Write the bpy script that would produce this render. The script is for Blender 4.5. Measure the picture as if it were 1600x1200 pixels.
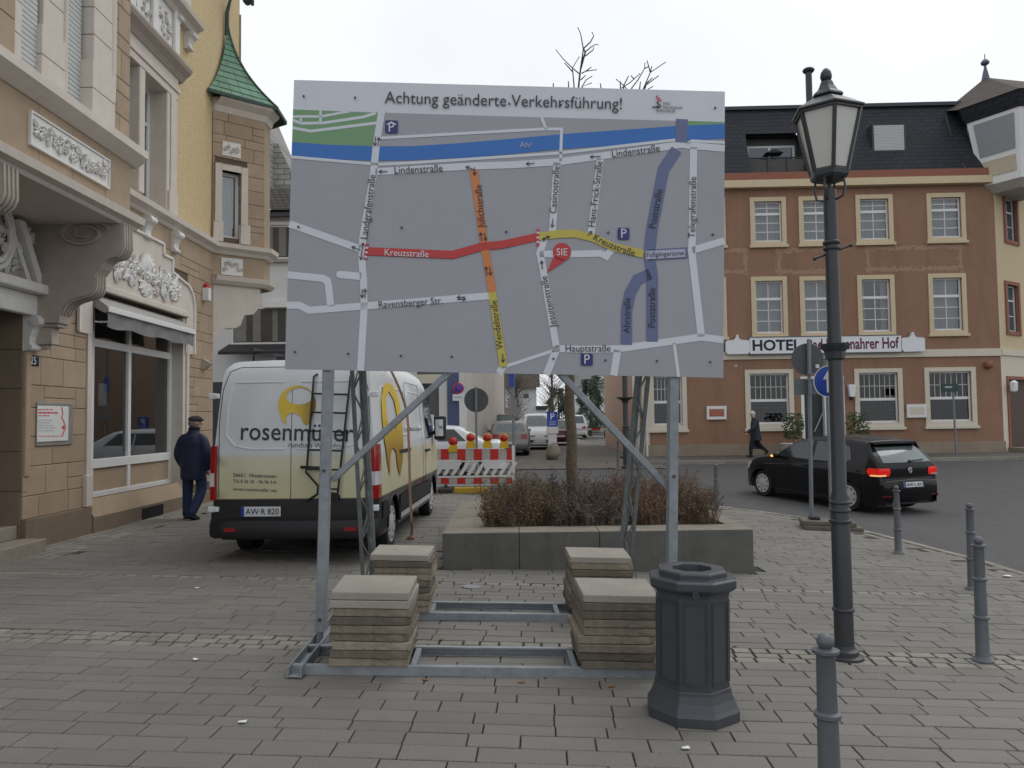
import bpy, math, random
from mathutils import Vector, Matrix
from mathutils.geometry import tessellate_polygon
R = math.radians
rnd = random.Random(11)
scene = bpy.context.scene
for o in list(bpy.data.objects): bpy.data.objects.remove(o)
col = scene.collection

# ------------------------------------------------------------------ camera
EYE = Vector((0, 0, 1.75)); FPX = 1200.0
PITCH = math.atan(55 / 1200.0); ROLL = 0.013
_F = Vector((0, math.cos(PITCH), math.sin(PITCH)))
_U0 = Vector((0, -math.sin(PITCH), math.cos(PITCH))); _R0 = Vector((1, 0, 0))
_R = _R0 * math.cos(ROLL) - _U0 * math.sin(ROLL)
_U = _U0 * math.cos(ROLL) + _R0 * math.sin(ROLL)
cam = bpy.data.cameras.new('camera'); cam.sensor_width = 36; cam.lens = 36 * FPX / 1600
cam.clip_start = 0.05; cam.clip_end = 3000
camo = bpy.data.objects.new('camera', cam); col.objects.link(camo)
M = Matrix((( _R.x, _U.x, -_F.x, EYE.x), (_R.y, _U.y, -_F.y, EYE.y), (_R.z, _U.z, -_F.z, EYE.z), (0, 0, 0, 1)))
camo.matrix_world = M
scene.camera = camo

# ------------------------------------------------------------------ sky and sun (overcast)
SUN_EL, SUN_AZ = R(55), R(50)
w = bpy.data.worlds.new('World'); scene.world = w; w.use_nodes = True
nt = w.node_tree; nt.nodes.clear()
sk = nt.nodes.new('ShaderNodeTexSky'); sk.sky_type = 'NISHITA'; sk.sun_disc = False
sk.sun_elevation = SUN_EL; sk.sun_rotation = SUN_AZ; sk.dust_density = 6; sk.air_density = 1.2
hs = nt.nodes.new('ShaderNodeHueSaturation'); hs.inputs['Saturation'].default_value = 0.25
mx = nt.nodes.new('ShaderNodeMix'); mx.data_type = 'RGBA'; mx.inputs[0].default_value = 0.9
mx.inputs[7].default_value = (7.9, 8.15, 8.6, 1)      # even cloud cover over the clear sky
tcw = nt.nodes.new('ShaderNodeTexCoord'); cn_ = nt.nodes.new('ShaderNodeTexNoise'); cn_.inputs['Scale'].default_value = 2.2; cn_.inputs['Detail'].default_value = 5; cn_.inputs['Roughness'].default_value = .5
cmr = nt.nodes.new('ShaderNodeMapRange'); cmr.inputs[1].default_value = .3; cmr.inputs[2].default_value = .7; cmr.inputs[3].default_value = .86; cmr.inputs[4].default_value = 1.03
cvm = nt.nodes.new('ShaderNodeVectorMath'); cvm.operation = 'SCALE'; cvm.inputs[0].default_value = (7.5, 7.72, 8.05)
nt.links.new(tcw.outputs['Generated'], cn_.inputs['Vector']); nt.links.new(cn_.outputs[0], cmr.inputs[0]); nt.links.new(cmr.outputs[0], cvm.inputs['Scale']); nt.links.new(cvm.outputs[0], mx.inputs[7])
bg = nt.nodes.new('ShaderNodeBackground'); bg.inputs['Strength'].default_value = 0.105
wo = nt.nodes.new('ShaderNodeOutputWorld')
nt.links.new(sk.outputs[0], hs.inputs['Color']); nt.links.new(hs.outputs[0], mx.inputs[6])
nt.links.new(mx.outputs[2], bg.inputs['Color']); nt.links.new(bg.outputs[0], wo.inputs[0])
sl = bpy.data.lights.new('sun', 'SUN'); sl.energy = 0.6; sl.angle = R(40); sl.color = (1, .97, .93)
so = bpy.data.objects.new('sun', sl); col.objects.link(so)
sd = Vector((math.sin(SUN_AZ) * math.cos(SUN_EL), math.cos(SUN_AZ) * math.cos(SUN_EL), math.sin(SUN_EL)))
so.rotation_euler = sd.to_track_quat('Z', 'Y').to_euler(); so.location = (0, 0, 30)
vs = scene.view_settings
vs.view_transform = 'Standard'; vs.look = 'None'; vs.exposure = 0.36; vs.gamma = 1; vs.use_curve_mapping = False

# ------------------------------------------------------------------ pixel -> place
def ray(px, py): return (_F + _R * ((px - 800) / FPX) - _U * ((py - 600) / FPX)).normalized()
def smooth(a, b, t):
    t = min(1, max(0, (t - a) / (b - a))); return t * t * (3 - 2 * t)
CS = -0.028
def gz(x, y):
    s = smooth(15, 28, y)
    return CS * min(8, max(-9, x)) * (1 - s) + 0.2 * s
def gp(px, py, dz=0.0):
    d = ray(px, py); t = 5.0
    for _ in range(60):
        p = EYE + d * t
        t2 = (gz(p.x, p.y) + dz - EYE.z) / d.z if d.z < -1e-4 else 60
        t = t * .5 + t2 * .5
    p = EYE + d * t
    return Vector((p.x, p.y, gz(p.x, p.y) + dz))
def onp(px, py, p0, n):
    d = ray(px, py); n = Vector(n); t = (Vector(p0) - EYE).dot(n) / d.dot(n); return EYE + d * t
def atY(px, py, Y): return onp(px, py, (0, Y, 0), (0, 1, 0))
def atX(px, py, X): return onp(px, py, (X, 0, 0), (1, 0, 0))

# ------------------------------------------------------------------ materials
MT = {}
def mat(name, c, rough=.75, metal=0, var=.12, scale=6, bump=0, bscale=60, spec=.4, isl=0, obr=0, coat=0,
        emit=None, dirt=0, dirtc=(.05, .045, .035), dscale=1.6, alpha=1, streak=1.0, speck=0):
    if name in MT: return MT[name]
    m = bpy.data.materials.new(name); m.use_nodes = True; t = m.node_tree; N = t.nodes; L = t.links
    b = N['Principled BSDF']; b.inputs['Roughness'].default_value = rough; b.inputs['Metallic'].default_value = metal
    b.inputs['Specular IOR Level'].default_value = spec; b.inputs['Coat Weight'].default_value = coat
    b.inputs['Coat Roughness'].default_value = .06
    tc = N.new('ShaderNodeTexCoord')
    cur = None
    nz = N.new('ShaderNodeTexNoise'); nz.inputs['Scale'].default_value = scale; nz.inputs['Detail'].default_value = 6
    nz.inputs['Roughness'].default_value = .65
    L.new(tc.outputs['Object'], nz.inputs['Vector'])
    mr = N.new('ShaderNodeMapRange'); mr.inputs[1].default_value = .25; mr.inputs[2].default_value = .75
    mr.inputs[3].default_value = 1 - var; mr.inputs[4].default_value = 1 + var
    L.new(nz.outputs[0], mr.inputs[0]); fac = mr.outputs[0]
    def rand_mul(sock, amt):
        nonlocal fac
        r = N.new('ShaderNodeMapRange'); r.inputs[3].default_value = 1 - amt; r.inputs[4].default_value = 1 + amt
        L.new(sock, r.inputs[0]); mm = N.new('ShaderNodeMath'); mm.operation = 'MULTIPLY'
        L.new(fac, mm.inputs[0]); L.new(r.outputs[0], mm.inputs[1]); fac = mm.outputs[0]
    if isl: g = N.new('ShaderNodeNewGeometry'); rand_mul(g.outputs['Random Per Island'], isl)
    if obr: oi = N.new('ShaderNodeObjectInfo'); rand_mul(oi.outputs['Random'], obr)
    if speck:
        sn = N.new('ShaderNodeTexNoise'); sn.inputs['Scale'].default_value = 230; sn.inputs['Detail'].default_value = 2; L.new(tc.outputs['Object'], sn.inputs['Vector'])
        sr = N.new('ShaderNodeMapRange'); sr.inputs[1].default_value = .35; sr.inputs[2].default_value = .65; L.new(sn.outputs[0], sr.inputs[0]); rand_mul(sr.outputs[0], speck)
    vm = N.new('ShaderNodeVectorMath'); vm.operation = 'SCALE'; vm.inputs[0].default_value = c[:3]
    L.new(fac, vm.inputs['Scale']); cur = vm.outputs[0]
    if dirt:
        n2 = N.new('ShaderNodeTexNoise'); n2.inputs['Scale'].default_value = dscale; n2.inputs['Detail'].default_value = 8
        n2.inputs['Roughness'].default_value = .7
        mp = N.new('ShaderNodeMapping'); mp.inputs['Scale'].default_value = (1, 1, streak); L.new(tc.outputs['Object'], mp.inputs[0]); L.new(mp.outputs[0], n2.inputs['Vector'])
        cr = N.new('ShaderNodeMapRange'); cr.inputs[1].default_value = .48; cr.inputs[2].default_value = .75
        cr.inputs[3].default_value = 0; cr.inputs[4].default_value = dirt; L.new(n2.outputs[0], cr.inputs[0])
        x = N.new('ShaderNodeMix'); x.data_type = 'RGBA'; L.new(cr.outputs[0], x.inputs[0]); L.new(cur, x.inputs[6])
        x.inputs[7].default_value = (*dirtc, 1); cur = x.outputs[2]
    L.new(cur, b.inputs['Base Color'])
    if bump:
        n3 = N.new('ShaderNodeTexNoise'); n3.inputs['Scale'].default_value = bscale; n3.inputs['Detail'].default_value = 4
        L.new(tc.outputs['Object'], n3.inputs['Vector'])
        bp = N.new('ShaderNodeBump'); bp.inputs['Strength'].default_value = bump; bp.inputs['Distance'].default_value = .02
        L.new(n3.outputs[0], bp.inputs['Height']); L.new(bp.outputs[0], b.inputs['Normal'])
    if emit: b.inputs['Emission Color'].default_value = (*emit[:3], 1); b.inputs['Emission Strength'].default_value = emit[3]
    m.diffuse_color = (*c[:3], 1); MT[name] = m
    return m
def glass(name, tint=(.7, .74, .76), gl=.35, rough=.02):
    if name in MT: return MT[name]
    m = bpy.data.materials.new(name); m.use_nodes = True; t = m.node_tree; N = t.nodes; L = t.links; N.clear()
    o = N.new('ShaderNodeOutputMaterial'); mixs = N.new('ShaderNodeMixShader')
    tr = N.new('ShaderNodeBsdfTransparent'); tr.inputs[0].default_value = (*tint, 1)
    g = N.new('ShaderNodeBsdfGlossy'); g.inputs['Roughness'].default_value = rough; g.inputs['Color'].default_value = (.9, .93, .95, 1)
    fr = N.new('ShaderNodeFresnel'); fr.inputs[0].default_value = 1.5
    ma = N.new('ShaderNodeMath'); ma.operation = 'MULTIPLY_ADD'; ma.inputs[1].default_value = 1.0; ma.inputs[2].default_value = gl * .25
    L.new(fr.outputs[0], ma.inputs[0]); L.new(ma.outputs[0], mixs.inputs[0]); L.new(tr.outputs[0], mixs.inputs[1]); L.new(g.outputs[0], mixs.inputs[2])
    L.new(mixs.outputs[0], o.inputs[0]); MT[name] = m; return m
def brickmat(name, c1, c2, cm, sx, sy, axis='YZ', rough=.8, mortar=.02, bump=.4):
    """fine courses on far surfaces, in metres"""
    if name in MT: return MT[name]
    m = bpy.data.materials.new(name); m.use_nodes = True; t = m.node_tree; N = t.nodes; L = t.links
    b = N['Principled BSDF']; b.inputs['Roughness'].default_value = rough; b.inputs['Specular IOR Level'].default_value = .3
    tc = N.new('ShaderNodeTexCoord'); sp = N.new('ShaderNodeSeparateXYZ'); cb = N.new('ShaderNodeCombineXYZ')
    L.new(tc.outputs['Object'], sp.inputs[0]); L.new(sp.outputs['XYZ'.index(axis[0])], cb.inputs[0]); L.new(sp.outputs['XYZ'.index(axis[1])], cb.inputs[1])
    bt = N.new('ShaderNodeTexBrick'); bt.inputs['Scale'].default_value = 1; bt.inputs['Brick Width'].default_value = sx; bt.inputs['Row Height'].default_value = sy
    bt.inputs['Mortar Size'].default_value = mortar * sy; bt.inputs['Color1'].default_value = (*c1, 1); bt.inputs['Color2'].default_value = (*c2, 1); bt.inputs['Mortar'].default_value = (*cm, 1)
    L.new(cb.outputs[0], bt.inputs[0]); L.new(bt.outputs[0], b.inputs['Base Color'])
    bp = N.new('ShaderNodeBump'); bp.inputs['Strength'].default_value = bump; bp.inputs['Distance'].default_value = .02; bp.invert = True
    L.new(bt.outputs['Fac'], bp.inputs['Height']); L.new(bp.outputs[0], b.inputs['Normal']); MT[name] = m; return m

# ------------------------------------------------------------------ mesh builder
class MB:
    def __init__(s): s.v = []; s.f = []; s.m = []; s.cur = 0
    def add(s, vs, fs):
        o = len(s.v); s.v += [tuple(v) for v in vs]; s.f += [tuple(i + o for i in f) for f in fs]; s.m += [s.cur] * len(fs); return s
    def box(s, lo, hi, T=None):
        x0, y0, z0 = [min(a, b) for a, b in zip(lo, hi)]; x1, y1, z1 = [max(a, b) for a, b in zip(lo, hi)]
        vs = [Vector(p) for p in ((x0,y0,z0),(x1,y0,z0),(x1,y1,z0),(x0,y1,z0),(x0,y0,z1),(x1,y0,z1),(x1,y1,z1),(x0,y1,z1))]
        if T: vs = [T @ p for p in vs]
        return s.add(vs, [(0,3,2,1),(4,5,6,7),(0,1,5,4),(1,2,6,5),(2,3,7,6),(3,0,4,7)])
    def bar(s, a, b, w, h=None, up=(0, 0, 1)):
        a, b = Vector(a), Vector(b); h = h or w; d = (b - a).normalized(); u = Vector(up)
        if abs(d.dot(u)) > .98: u = Vector((0, 1, 0))
        x = d.cross(u).normalized(); y = x.cross(d)
        c = [x*w/2+y*h/2, -x*w/2+y*h/2, -x*w/2-y*h/2, x*w/2-y*h/2]
        return s.add([a+k for k in c] + [b+k for k in c], [(0,1,2,3),(7,6,5,4),(0,4,5,1),(1,5,6,2),(2,6,7,3),(3,7,4,0)])
    def tube(s, pts, r, n=8, cap=True):
        pts = [Vector(p) for p in pts]; rs = r if isinstance(r, (list, tuple)) else [r] * len(pts); rings = []; pu = None
        for i, p in enumerate(pts):
            d = (pts[min(i+1, len(pts)-1)] - pts[max(i-1, 0)])
            d = d.normalized() if d.length > 1e-9 else Vector((0, 0, 1))
            u = pu if pu else (Vector((1, 0, 0)) if abs(d.x) < .8 else Vector((0, 1, 0)))
            x = (u - d * u.dot(d)); x = x.normalized() if x.length > 1e-6 else d.orthogonal().normalized()
            y = d.cross(x); pu = x
            rings.append([p + (x * math.cos(2*math.pi*k/n) + y * math.sin(2*math.pi*k/n)) * rs[i] for k in range(n)])
        vs = [q for rg in rings for q in rg]; fs = []
        for i in range(len(pts) - 1):
            for k in range(n): a = i*n+k; b = i*n+(k+1) % n; fs.append((a, b, b+n, a+n))
        if cap: fs.append(tuple(range(n-1, -1, -1))); fs.append(tuple(range((len(pts)-1)*n, len(pts)*n)))
        return s.add(vs, fs)
    def lathe(s, prof, n=24, T=None, off=0.0, cap=True):
        vs = []; fs = []
        for r, z in prof:
            for k in range(n):
                a = 2*math.pi*(k+off)/n; p = Vector((r*math.cos(a), r*math.sin(a), z)); vs.append(T @ p if T else p)
        for i in range(len(prof)-1):
            for k in range(n): a = i*n+k; b = i*n+(k+1) % n; fs.append((a, b, b+n, a+n))
        if cap: fs.append(tuple(range(n-1, -1, -1))); fs.append(tuple(range((len(prof)-1)*n, len(prof)*n)))
        return s.add(vs, fs)
    def sphere(s, c, r, n=12, m=8, sc=(1, 1, 1), T=None):
        c = Vector(c); vs = []; fs = []
        for i in range(m+1):
            t = math.pi * i / m
            for k in range(n):
                a = 2*math.pi*k/n; p = c + Vector((r*sc[0]*math.sin(t)*math.cos(a), r*sc[1]*math.sin(t)*math.sin(a), r*sc[2]*math.cos(t))); vs.append(T @ p if T else p)
        for i in range(m):
            for k in range(n): a = i*n+k; b = i*n+(k+1) % n; fs.append((a, a+n, b+n, b))
        return s.add(vs, fs)
    def prism(s, poly, fn, d0, d1):
        """poly: 2D outline, fn(u, v, d) -> 3D; a solid between depths d0 and d1"""
        n = len(poly); tri = tessellate_polygon([[Vector((u, v, 0)) for u, v in poly]])
        vs = [fn(u, v, d0) for u, v in poly] + [fn(u, v, d1) for u, v in poly]
        fs = [tuple(t) for t in tri] + [tuple(i + n for i in reversed(t)) for t in tri]
        fs += [(i, (i+1) % n, (i+1) % n + n, i + n) for i in range(n)]
        return s.add(vs, fs)
    def flat(s, loops, fn):
        """flat tessellated shape with holes; fn(u,v)->3D"""
        allp = [p for l in loops for p in l]
        tri = tessellate_polygon([[Vector((u, v, 0)) for u, v in l] for l in loops])
        return s.add([fn(u, v) for u, v in allp], [tuple(t) for t in tri])
    def chbox(s, lo, hi, ch=.006, T=None, face=2):
        """box whose top (+axis 'face') has a small chamfer; no bottom"""
        x0, y0, z0 = lo; x1, y1, z1 = hi; c = ch
        vs = [(x0,y0,z0),(x1,y0,z0),(x1,y1,z0),(x0,y1,z0),(x0,y0,z1-c),(x1,y0,z1-c),(x1,y1,z1-c),(x0,y1,z1-c),(x0+c,y0+c,z1),(x1-c,y0+c,z1),(x1-c,y1-c,z1),(x0+c,y1-c,z1)]
        vs = [Vector(p) for p in vs]
        if T: vs = [T @ p for p in vs]
        return s.add(vs, [(0,1,5,4),(1,2,6,5),(2,3,7,6),(3,0,4,7),(4,5,9,8),(5,6,10,9),(6,7,11,10),(7,4,8,11),(8,9,10,11)])
    def grid(s, rows):
        n = len(rows[0]); vs = [p for r in rows for p in r]; fs = []
        for i in range(len(rows)-1):
            for k in range(n-1): a = i*n+k; fs.append((a, a+1, a+n+1, a+n))
        return s.add(vs, fs)
    def mesh(s, name):
        me = bpy.data.meshes.new(name); me.from_pydata(s.v, [], s.f); me.update(); return me
    def build(s, name, m, parent=None, smooth=None, bevel=0, fixn=False, seg=2):
        me = s.mesh(name)
        ms = m if isinstance(m, (list, tuple)) else [m]
        for q in ms: me.materials.append(q)
        if len(ms) > 1: me.polygons.foreach_set('material_index', s.m)
        if fixn:
            import bmesh
            bm = bmesh.new(); bm.from_mesh(me); bmesh.ops.remove_doubles(bm, verts=bm.verts, dist=1e-5); bmesh.ops.recalc_face_normals(bm, faces=bm.faces); bm.to_mesh(me); bm.free()
        if smooth is not None:
            me.polygons.foreach_set('use_smooth', [True] * len(me.polygons)); me.set_sharp_from_angle(angle=R(smooth))
        o = bpy.data.objects.new(name, me); col.objects.link(o)
        if bevel:
            md = o.modifiers.new('bevel', 'BEVEL'); md.width = bevel; md.segments = seg; md.limit_method = 'ANGLE'; md.angle_limit = R(40)
        if parent: attach(o, parent)
        return o
WORLD = set()      # things whose parts are written in world coordinates
def attach(o, parent):
    o.parent = parent
    root = parent
    while root.parent: root = root.parent
    if root.name in WORLD and parent == root: o.matrix_parent_inverse = Matrix.Translation(-parent.location)
def tag(o, label=None, cat=None, group=None, kind=None):
    if label: o['label'] = label
    if cat: o['category'] = cat
    if group: o['group'] = group
    if kind: o['kind'] = kind
    return o
def thing(name, label, cat, loc=(0, 0, 0), rz=0, group=None, world=False, rot=None):
    o = bpy.data.objects.new(name, None); col.objects.link(o); o.location = loc
    o.rotation_euler = rot if rot else (0, 0, rz); o.empty_display_size = .2
    if world: WORLD.add(o.name)
    return tag(o, label, cat, group)
def dup(root, loc, rz=None, label=None, group=None):
    r = root.copy(); col.objects.link(r); r.location = loc
    if rz is not None: r.rotation_euler = (0, 0, rz)
    if label: r['label'] = label
    if group: r['group'] = group
    for ch in list(root.children):
        c = ch.copy(); col.objects.link(c); c.parent = r
        for g in list(ch.children): d = g.copy(); col.objects.link(d); d.parent = c
    return r
def text_mesh(txt, font_ofs=0.0, shear=0, spacing=1.0):
    cu = bpy.data.curves.new('t', 'FONT'); cu.body = txt; cu.size = 1; cu.offset = font_ofs; cu.shear = shear; cu.space_character = spacing
    cu.resolution_u = 3
    ob = bpy.data.objects.new('t', cu); col.objects.link(ob)
    dg = bpy.context.evaluated_depsgraph_get(); me = bpy.data.meshes.new_from_object(ob.evaluated_get(dg))
    bpy.data.objects.remove(ob); bpy.data.curves.remove(cu)
    vs = [tuple(v.co) for v in me.vertices]; fs = [tuple(p.vertices) for p in me.polygons]; bpy.data.meshes.remove(me)
    x0 = min(v[0] for v in vs); x1 = max(v[0] for v in vs)
    return [(x - x0, y) for x, y, _ in vs], fs, x1 - x0
def text_on(mb, txt, a, b, fn, font_ofs=0.0, hs=1.0, shear=0):
    """text whose baseline runs from 2D point a to b; fn(u,v)->3D; hs: height stretch"""
    vs, fs, wd = text_mesh(txt, font_ofs, shear)
    a = Vector(a[:2]); b = Vector(b[:2]); d = (b - a); k = d.length / wd; d.normalize(); n = Vector((-d.y, d.x))
    mb.add([fn(*(a + d * x * k + n * y * k * hs)) for x, y in vs], fs)
def ribbon(mb, pts, wd, fn, rounded=False):
    """flat strip of constant width along 2D points"""
    P = [Vector(p) for p in pts]; L = []; Rr = []
    for i, p in enumerate(P):
        d0 = (P[i] - P[i-1]).normalized() if i else None; d1 = (P[i+1] - P[i]).normalized() if i < len(P)-1 else None
        d = ((d0 or d1) + (d1 or d0)).normalized(); n = Vector((-d.y, d.x)); c = max(.5, n.dot(Vector((-(d0 or d1).y, (d0 or d1).x))))
        L.append(p + n*wd/2/c); Rr.append(p - n*wd/2/c)
    vs = [fn(*q) for q in L] + [fn(*q) for q in Rr]; n = len(P)
    mb.add(vs, [(i, i+n, i+1+n, i+1) for i in range(n-1)])
def disc(mb, c, r, fn, n=20, sy=1): mb.add([fn(c[0]+r*math.cos(2*math.pi*k/n), c[1]+sy*r*math.sin(2*math.pi*k/n)) for k in range(n)], [tuple(range(n))])
# ------------------------------------------------------------------ ground, road, pavements
asph = mat('asphalt', (.076, .075, .077), .8, speck=.3, var=.16, scale=3, bump=.35, bscale=220, dirt=.35, dirtc=(.05, .049, .049), dscale=.5)
def sheet(name, xs, ys, dz, m, kind='structure', inside=None):
    mb = MB(); idx = {}
    for y in ys:
        for x in xs: idx[(x, y)] = len(mb.v); mb.v.append((x, y, gz(x, y) + dz))
    for j in range(len(ys)-1):
        for i in range(len(xs)-1):
            if inside and not inside((xs[i]+xs[i+1])/2, (ys[j]+ys[j+1])/2): continue
            mb.f.append((idx[(xs[i], ys[j])], idx[(xs[i+1], ys[j])], idx[(xs[i+1], ys[j+1])], idx[(xs[i], ys[j+1])])); mb.m.append(0)
    return tag(mb.build(name, m), kind=kind)
def fr(a, b, st):
    n = max(1, round((b-a)/st)); return [a + (b-a)*i/n for i in range(n+1)]
sheet('ground', [-600, -150, -60, -20, -9] + fr(-8, 8, 1)+[9, 20, 60, 150, 600], [-150, -30, -5, 0, 10] + fr(14, 29, 1) + [34, 60, 120, 300, 1200], -.09,
      mat('earth', (.09, .085, .075), .95, var=.2, scale=2))
sheet('road', [-60, -30, -15, -9] + fr(-8, 8, .5) + [9, 15, 30, 60], [-10, 0, 8] + fr(10, 29, .5) + [33], -.035, asph)

KERB = [gp(1760, 965), gp(1600, 899), gp(1512, 872), gp(1355, 832), gp(1285, 814), gp(1190, 800), gp(1092, 788), gp(980, 779), gp(800, 772), gp(640, 773)]
KERB = [Vector((7.6, -4, gz(7.6, -4))), Vector((7.0, 2.5, gz(7, 2.5))), Vector((6.6, 5.5, gz(6.6, 5.5)))] + [k for k in KERB if k.y > 6.5] + [Vector((-9.5, 17.6, 0))]
POLY = [(k.x, k.y) for k in KERB] + [(-9.5, -4)]
def inpoly(x, y, P):
    c = False; n = len(P)
    for i in range(n):
        x0, y0 = P[i]; x1, y1 = P[i-1]
        if (y0 > y) != (y1 > y) and x < (x1-x0)*(y-y0)/(y1-y0)+x0: c = not c
    return c
PL_FRONT = 9.05
PLANTER = (-.84, 2.80, PL_FRONT, 12.6)
plaza = sheet('plaza_pavement', fr(-9.5, 8, .25), fr(-4, 20, .25), -.016, mat('joint_sand', (.045, .042, .034), .95, var=.3, scale=8, dirt=.5, dirtc=(.045, .055, .026), dscale=1.5),
              inside=lambda x, y: inpoly(x, y, POLY))
pav = mat('paver', (.186, .177, .160), .8, speck=.3, var=.1, scale=45, bump=.3, bscale=160, isl=.08, obr=.08, dirt=.4, dirtc=(.125, .116, .10), dscale=.9, spec=.3)
sett = mat('sett', (.225, .213, .185), .8, speck=.25, var=.14, scale=30, bump=.35, bscale=90, isl=.15, obr=.12, dirt=.5, dirtc=(.08, .085, .05), dscale=1.2)
PY = R(-2.2); pu = Vector((math.cos(PY), math.sin(PY))); pv = Vector((-math.sin(PY), math.cos(PY)))
def pmat(u, v, dz=0, yaw=0, tilt=0):
    p = pu * u + pv * v; cy, sy = math.cos(PY + yaw), math.sin(PY + yaw); e = .05
    gx = (gz(p.x+e, p.y)-gz(p.x-e, p.y))/(2*e); gy = (gz(p.x, p.y+e)-gz(p.x, p.y-e))/(2*e)
    a = Vector((cy, sy, gx*cy+gy*sy + tilt)); b = Vector((-sy, cy, -gx*sy+gy*cy)); n = a.cross(b).normalized(); a.normalize(); b = n.cross(a)
    return Matrix(((a.x, b.x, n.x, p.x), (a.y, b.y, n.y, p.y), (a.z, b.z, n.z, gz(p.x, p.y)+dz), (0, 0, 0, 1)))
def vcoord(px, py): g = gp(px, py); return g.x*pv.x + g.y*pv.y
band1 = vcoord(250, 1013); band2 = vcoord(300, 903)
rows = []; v = 2.9; k = 0
HS = [.14, .17, .15, .13, .16]
done1 = done2 = False
while v < 20:
    if not done1 and v >= band1 - .05:
        for _ in range(3): rows.append((v, .1, 's')); v += .12
        done1 = True; continue
    if not done2 and v >= band2 - .05:
        rows.append((v, .10, 's')); v += .112; done2 = True; continue
    h = HS[rnd.randrange(5)] if v < 12 else .2
    rows.append((v, h, 'p')); v += h + .0085
pieces = []
def clear_of(x, y, m=0):
    return not (PLANTER[0]-m < x < PLANTER[1]+m and PLANTER[2]-m < y < PLANTER[3]+m)
for (v0, h, t) in rows:
    u = -9.6 + rnd.random()*.4
    while u < 8:
        l = rnd.choice([.11, .12, .13, .17]) if t == 's' else rnd.choice([.28, .34, .34, .40, .40, .46])
        if v0 > 12 and t == 'p': l *= 1.3
        c = pu*(u+l/2) + pv*(v0+h/2)
        if inpoly(c.x, c.y, POLY) and inpoly(c.x+.15, c.y+.12, POLY) and clear_of(c.x, c.y, .02) and (c.x > -5.62 or c.y < 9.3 or c.y > 16) :
            d = c.y; sx = 800 + c.x/max(.5, d)*1200
            if d > 2.6 and -260 < sx < 1860: pieces.append((d*d + c.x*c.x*.3, u+l/2, v0+h/2, l, h, t, -80 < sx < 1680 and d > 3.75))
        u += l + (.0085 if t == 'p' else .02)
# edging setts beside the house front
for j in range(7):
    y = 9.3
    while y < 15.9:
        l = rnd.choice([.16, .2, .24]); x = -5.5 - .1 - j*.125
        if x > -6.16: pieces.append((999, None, (x, y+l/2), l, .11, 'e', False))
        y += l + .012
near = sorted([p for p in pieces if p[6]], key=lambda p: p[0])[:300]; nearset = set(id(p) for p in near)
cache = {}
for p in near:
    _, u, v, l, h, t, _ = p; key = (round(l, 3), h, t)
    if key not in cache:
        mb = MB(); mb.chbox((-l/2, -h/2, -.05), (l/2, h/2, 0), .0035); me = mb.mesh('paver'); me.materials.append(sett if t == 's' else pav); cache[key] = me
    o = bpy.data.objects.new('paving_stone' if t == 'p' else 'sett', cache[key]); col.objects.link(o); o.parent = plaza
    o.matrix_local = pmat(u, v, rnd.uniform(-.002, .002), R(rnd.uniform(-.5, .5)), rnd.uniform(-.004, .004))
rest = MB(); rs = MB()
for p in pieces:
    if id(p) in nearset: continue
    _, u, v, l, h, t, _ = p
    if t == 'e':
        x, y = v; T = Matrix.Translation((x, y, gz(x, y)+rnd.uniform(-.003, .003))) @ Matrix.Rotation(math.pi/2, 4, 'Z') @ Matrix.Rotation(0, 4, 'Y')
    else: T = pmat(u, v, rnd.uniform(-.003, .003), R(rnd.uniform(-.6, .6)), rnd.uniform(-.005, .005))
    (rest if t == 'p' else rs).chbox((-l/2, -h/2, -.05), (l/2, h/2, 0), .0035, T)
tag(rest.build('paving_stones', pav, plaza), kind='stuff'); tag(rs.build('setts', sett, plaza), kind='stuff')
# kerb line of light stones at the road edge
kerb = tag(thing('kerb', None, None), kind='structure')
km = MB(); km.chbox((-.17, -.055, -.12), (.17, .055, 0), .008); kme = km.mesh('kerb_stone'); kst = mat('kerb_stone', (.23, .215, .185), .85, var=.2, scale=25, bump=.3, obr=.16, isl=.2, dirt=.4, dirtc=(.09, .085, .07)); kme.materials.append(kst)
for off in (.06, -.07):
    acc = .2
    for i in range(len(KERB)-1):
        a, b = KERB[i].to_2d(), KERB[i+1].to_2d(); d = (b-a); L = d.length; d.normalize(); n = Vector((d.y, -d.x))
        while acc < L:
            p = a + d*acc + n*off
            if p.y > 7.5 and p.x > -7:
                o = bpy.data.objects.new('kerb_stone', kme); col.objects.link(o); o.parent = kerb
                o.location = (p.x, p.y, gz(p.x, p.y) + (.006 if off > 0 else -.012) + rnd.uniform(-.004, .004)); o.rotation_euler = (0, -math.atan(CS*d.x)*0, math.atan2(d.y, d.x)+rnd.uniform(-.02, .02))
            acc += .352
        acc -= L
# far pavement in front of the hotel with its kerb
HK = 26.2
far = sheet('far_pavement', fr(4.2, 20, 1), [HK, 27, 28, 29, 31], .07, brickmat('far_slab', (.12, .112, .1), (.1, .095, .085), (.05, .047, .042), .3, .2, 'XY'))
fk = MB(); 
for x in fr(4.2, 40, 1.0)[:-1]:
    fk.box((x+.004, HK-.14, gz(x, HK)-.05), (x+.996, HK-.003, gz(x, HK)+.085))
tag(fk.build('far_kerb', kst, None, bevel=.012), kind='structure')
sheet('far_pavement_east', fr(20, 60, 5), [HK, 28, 31, 40], .07, MT['far_slab'])
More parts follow.
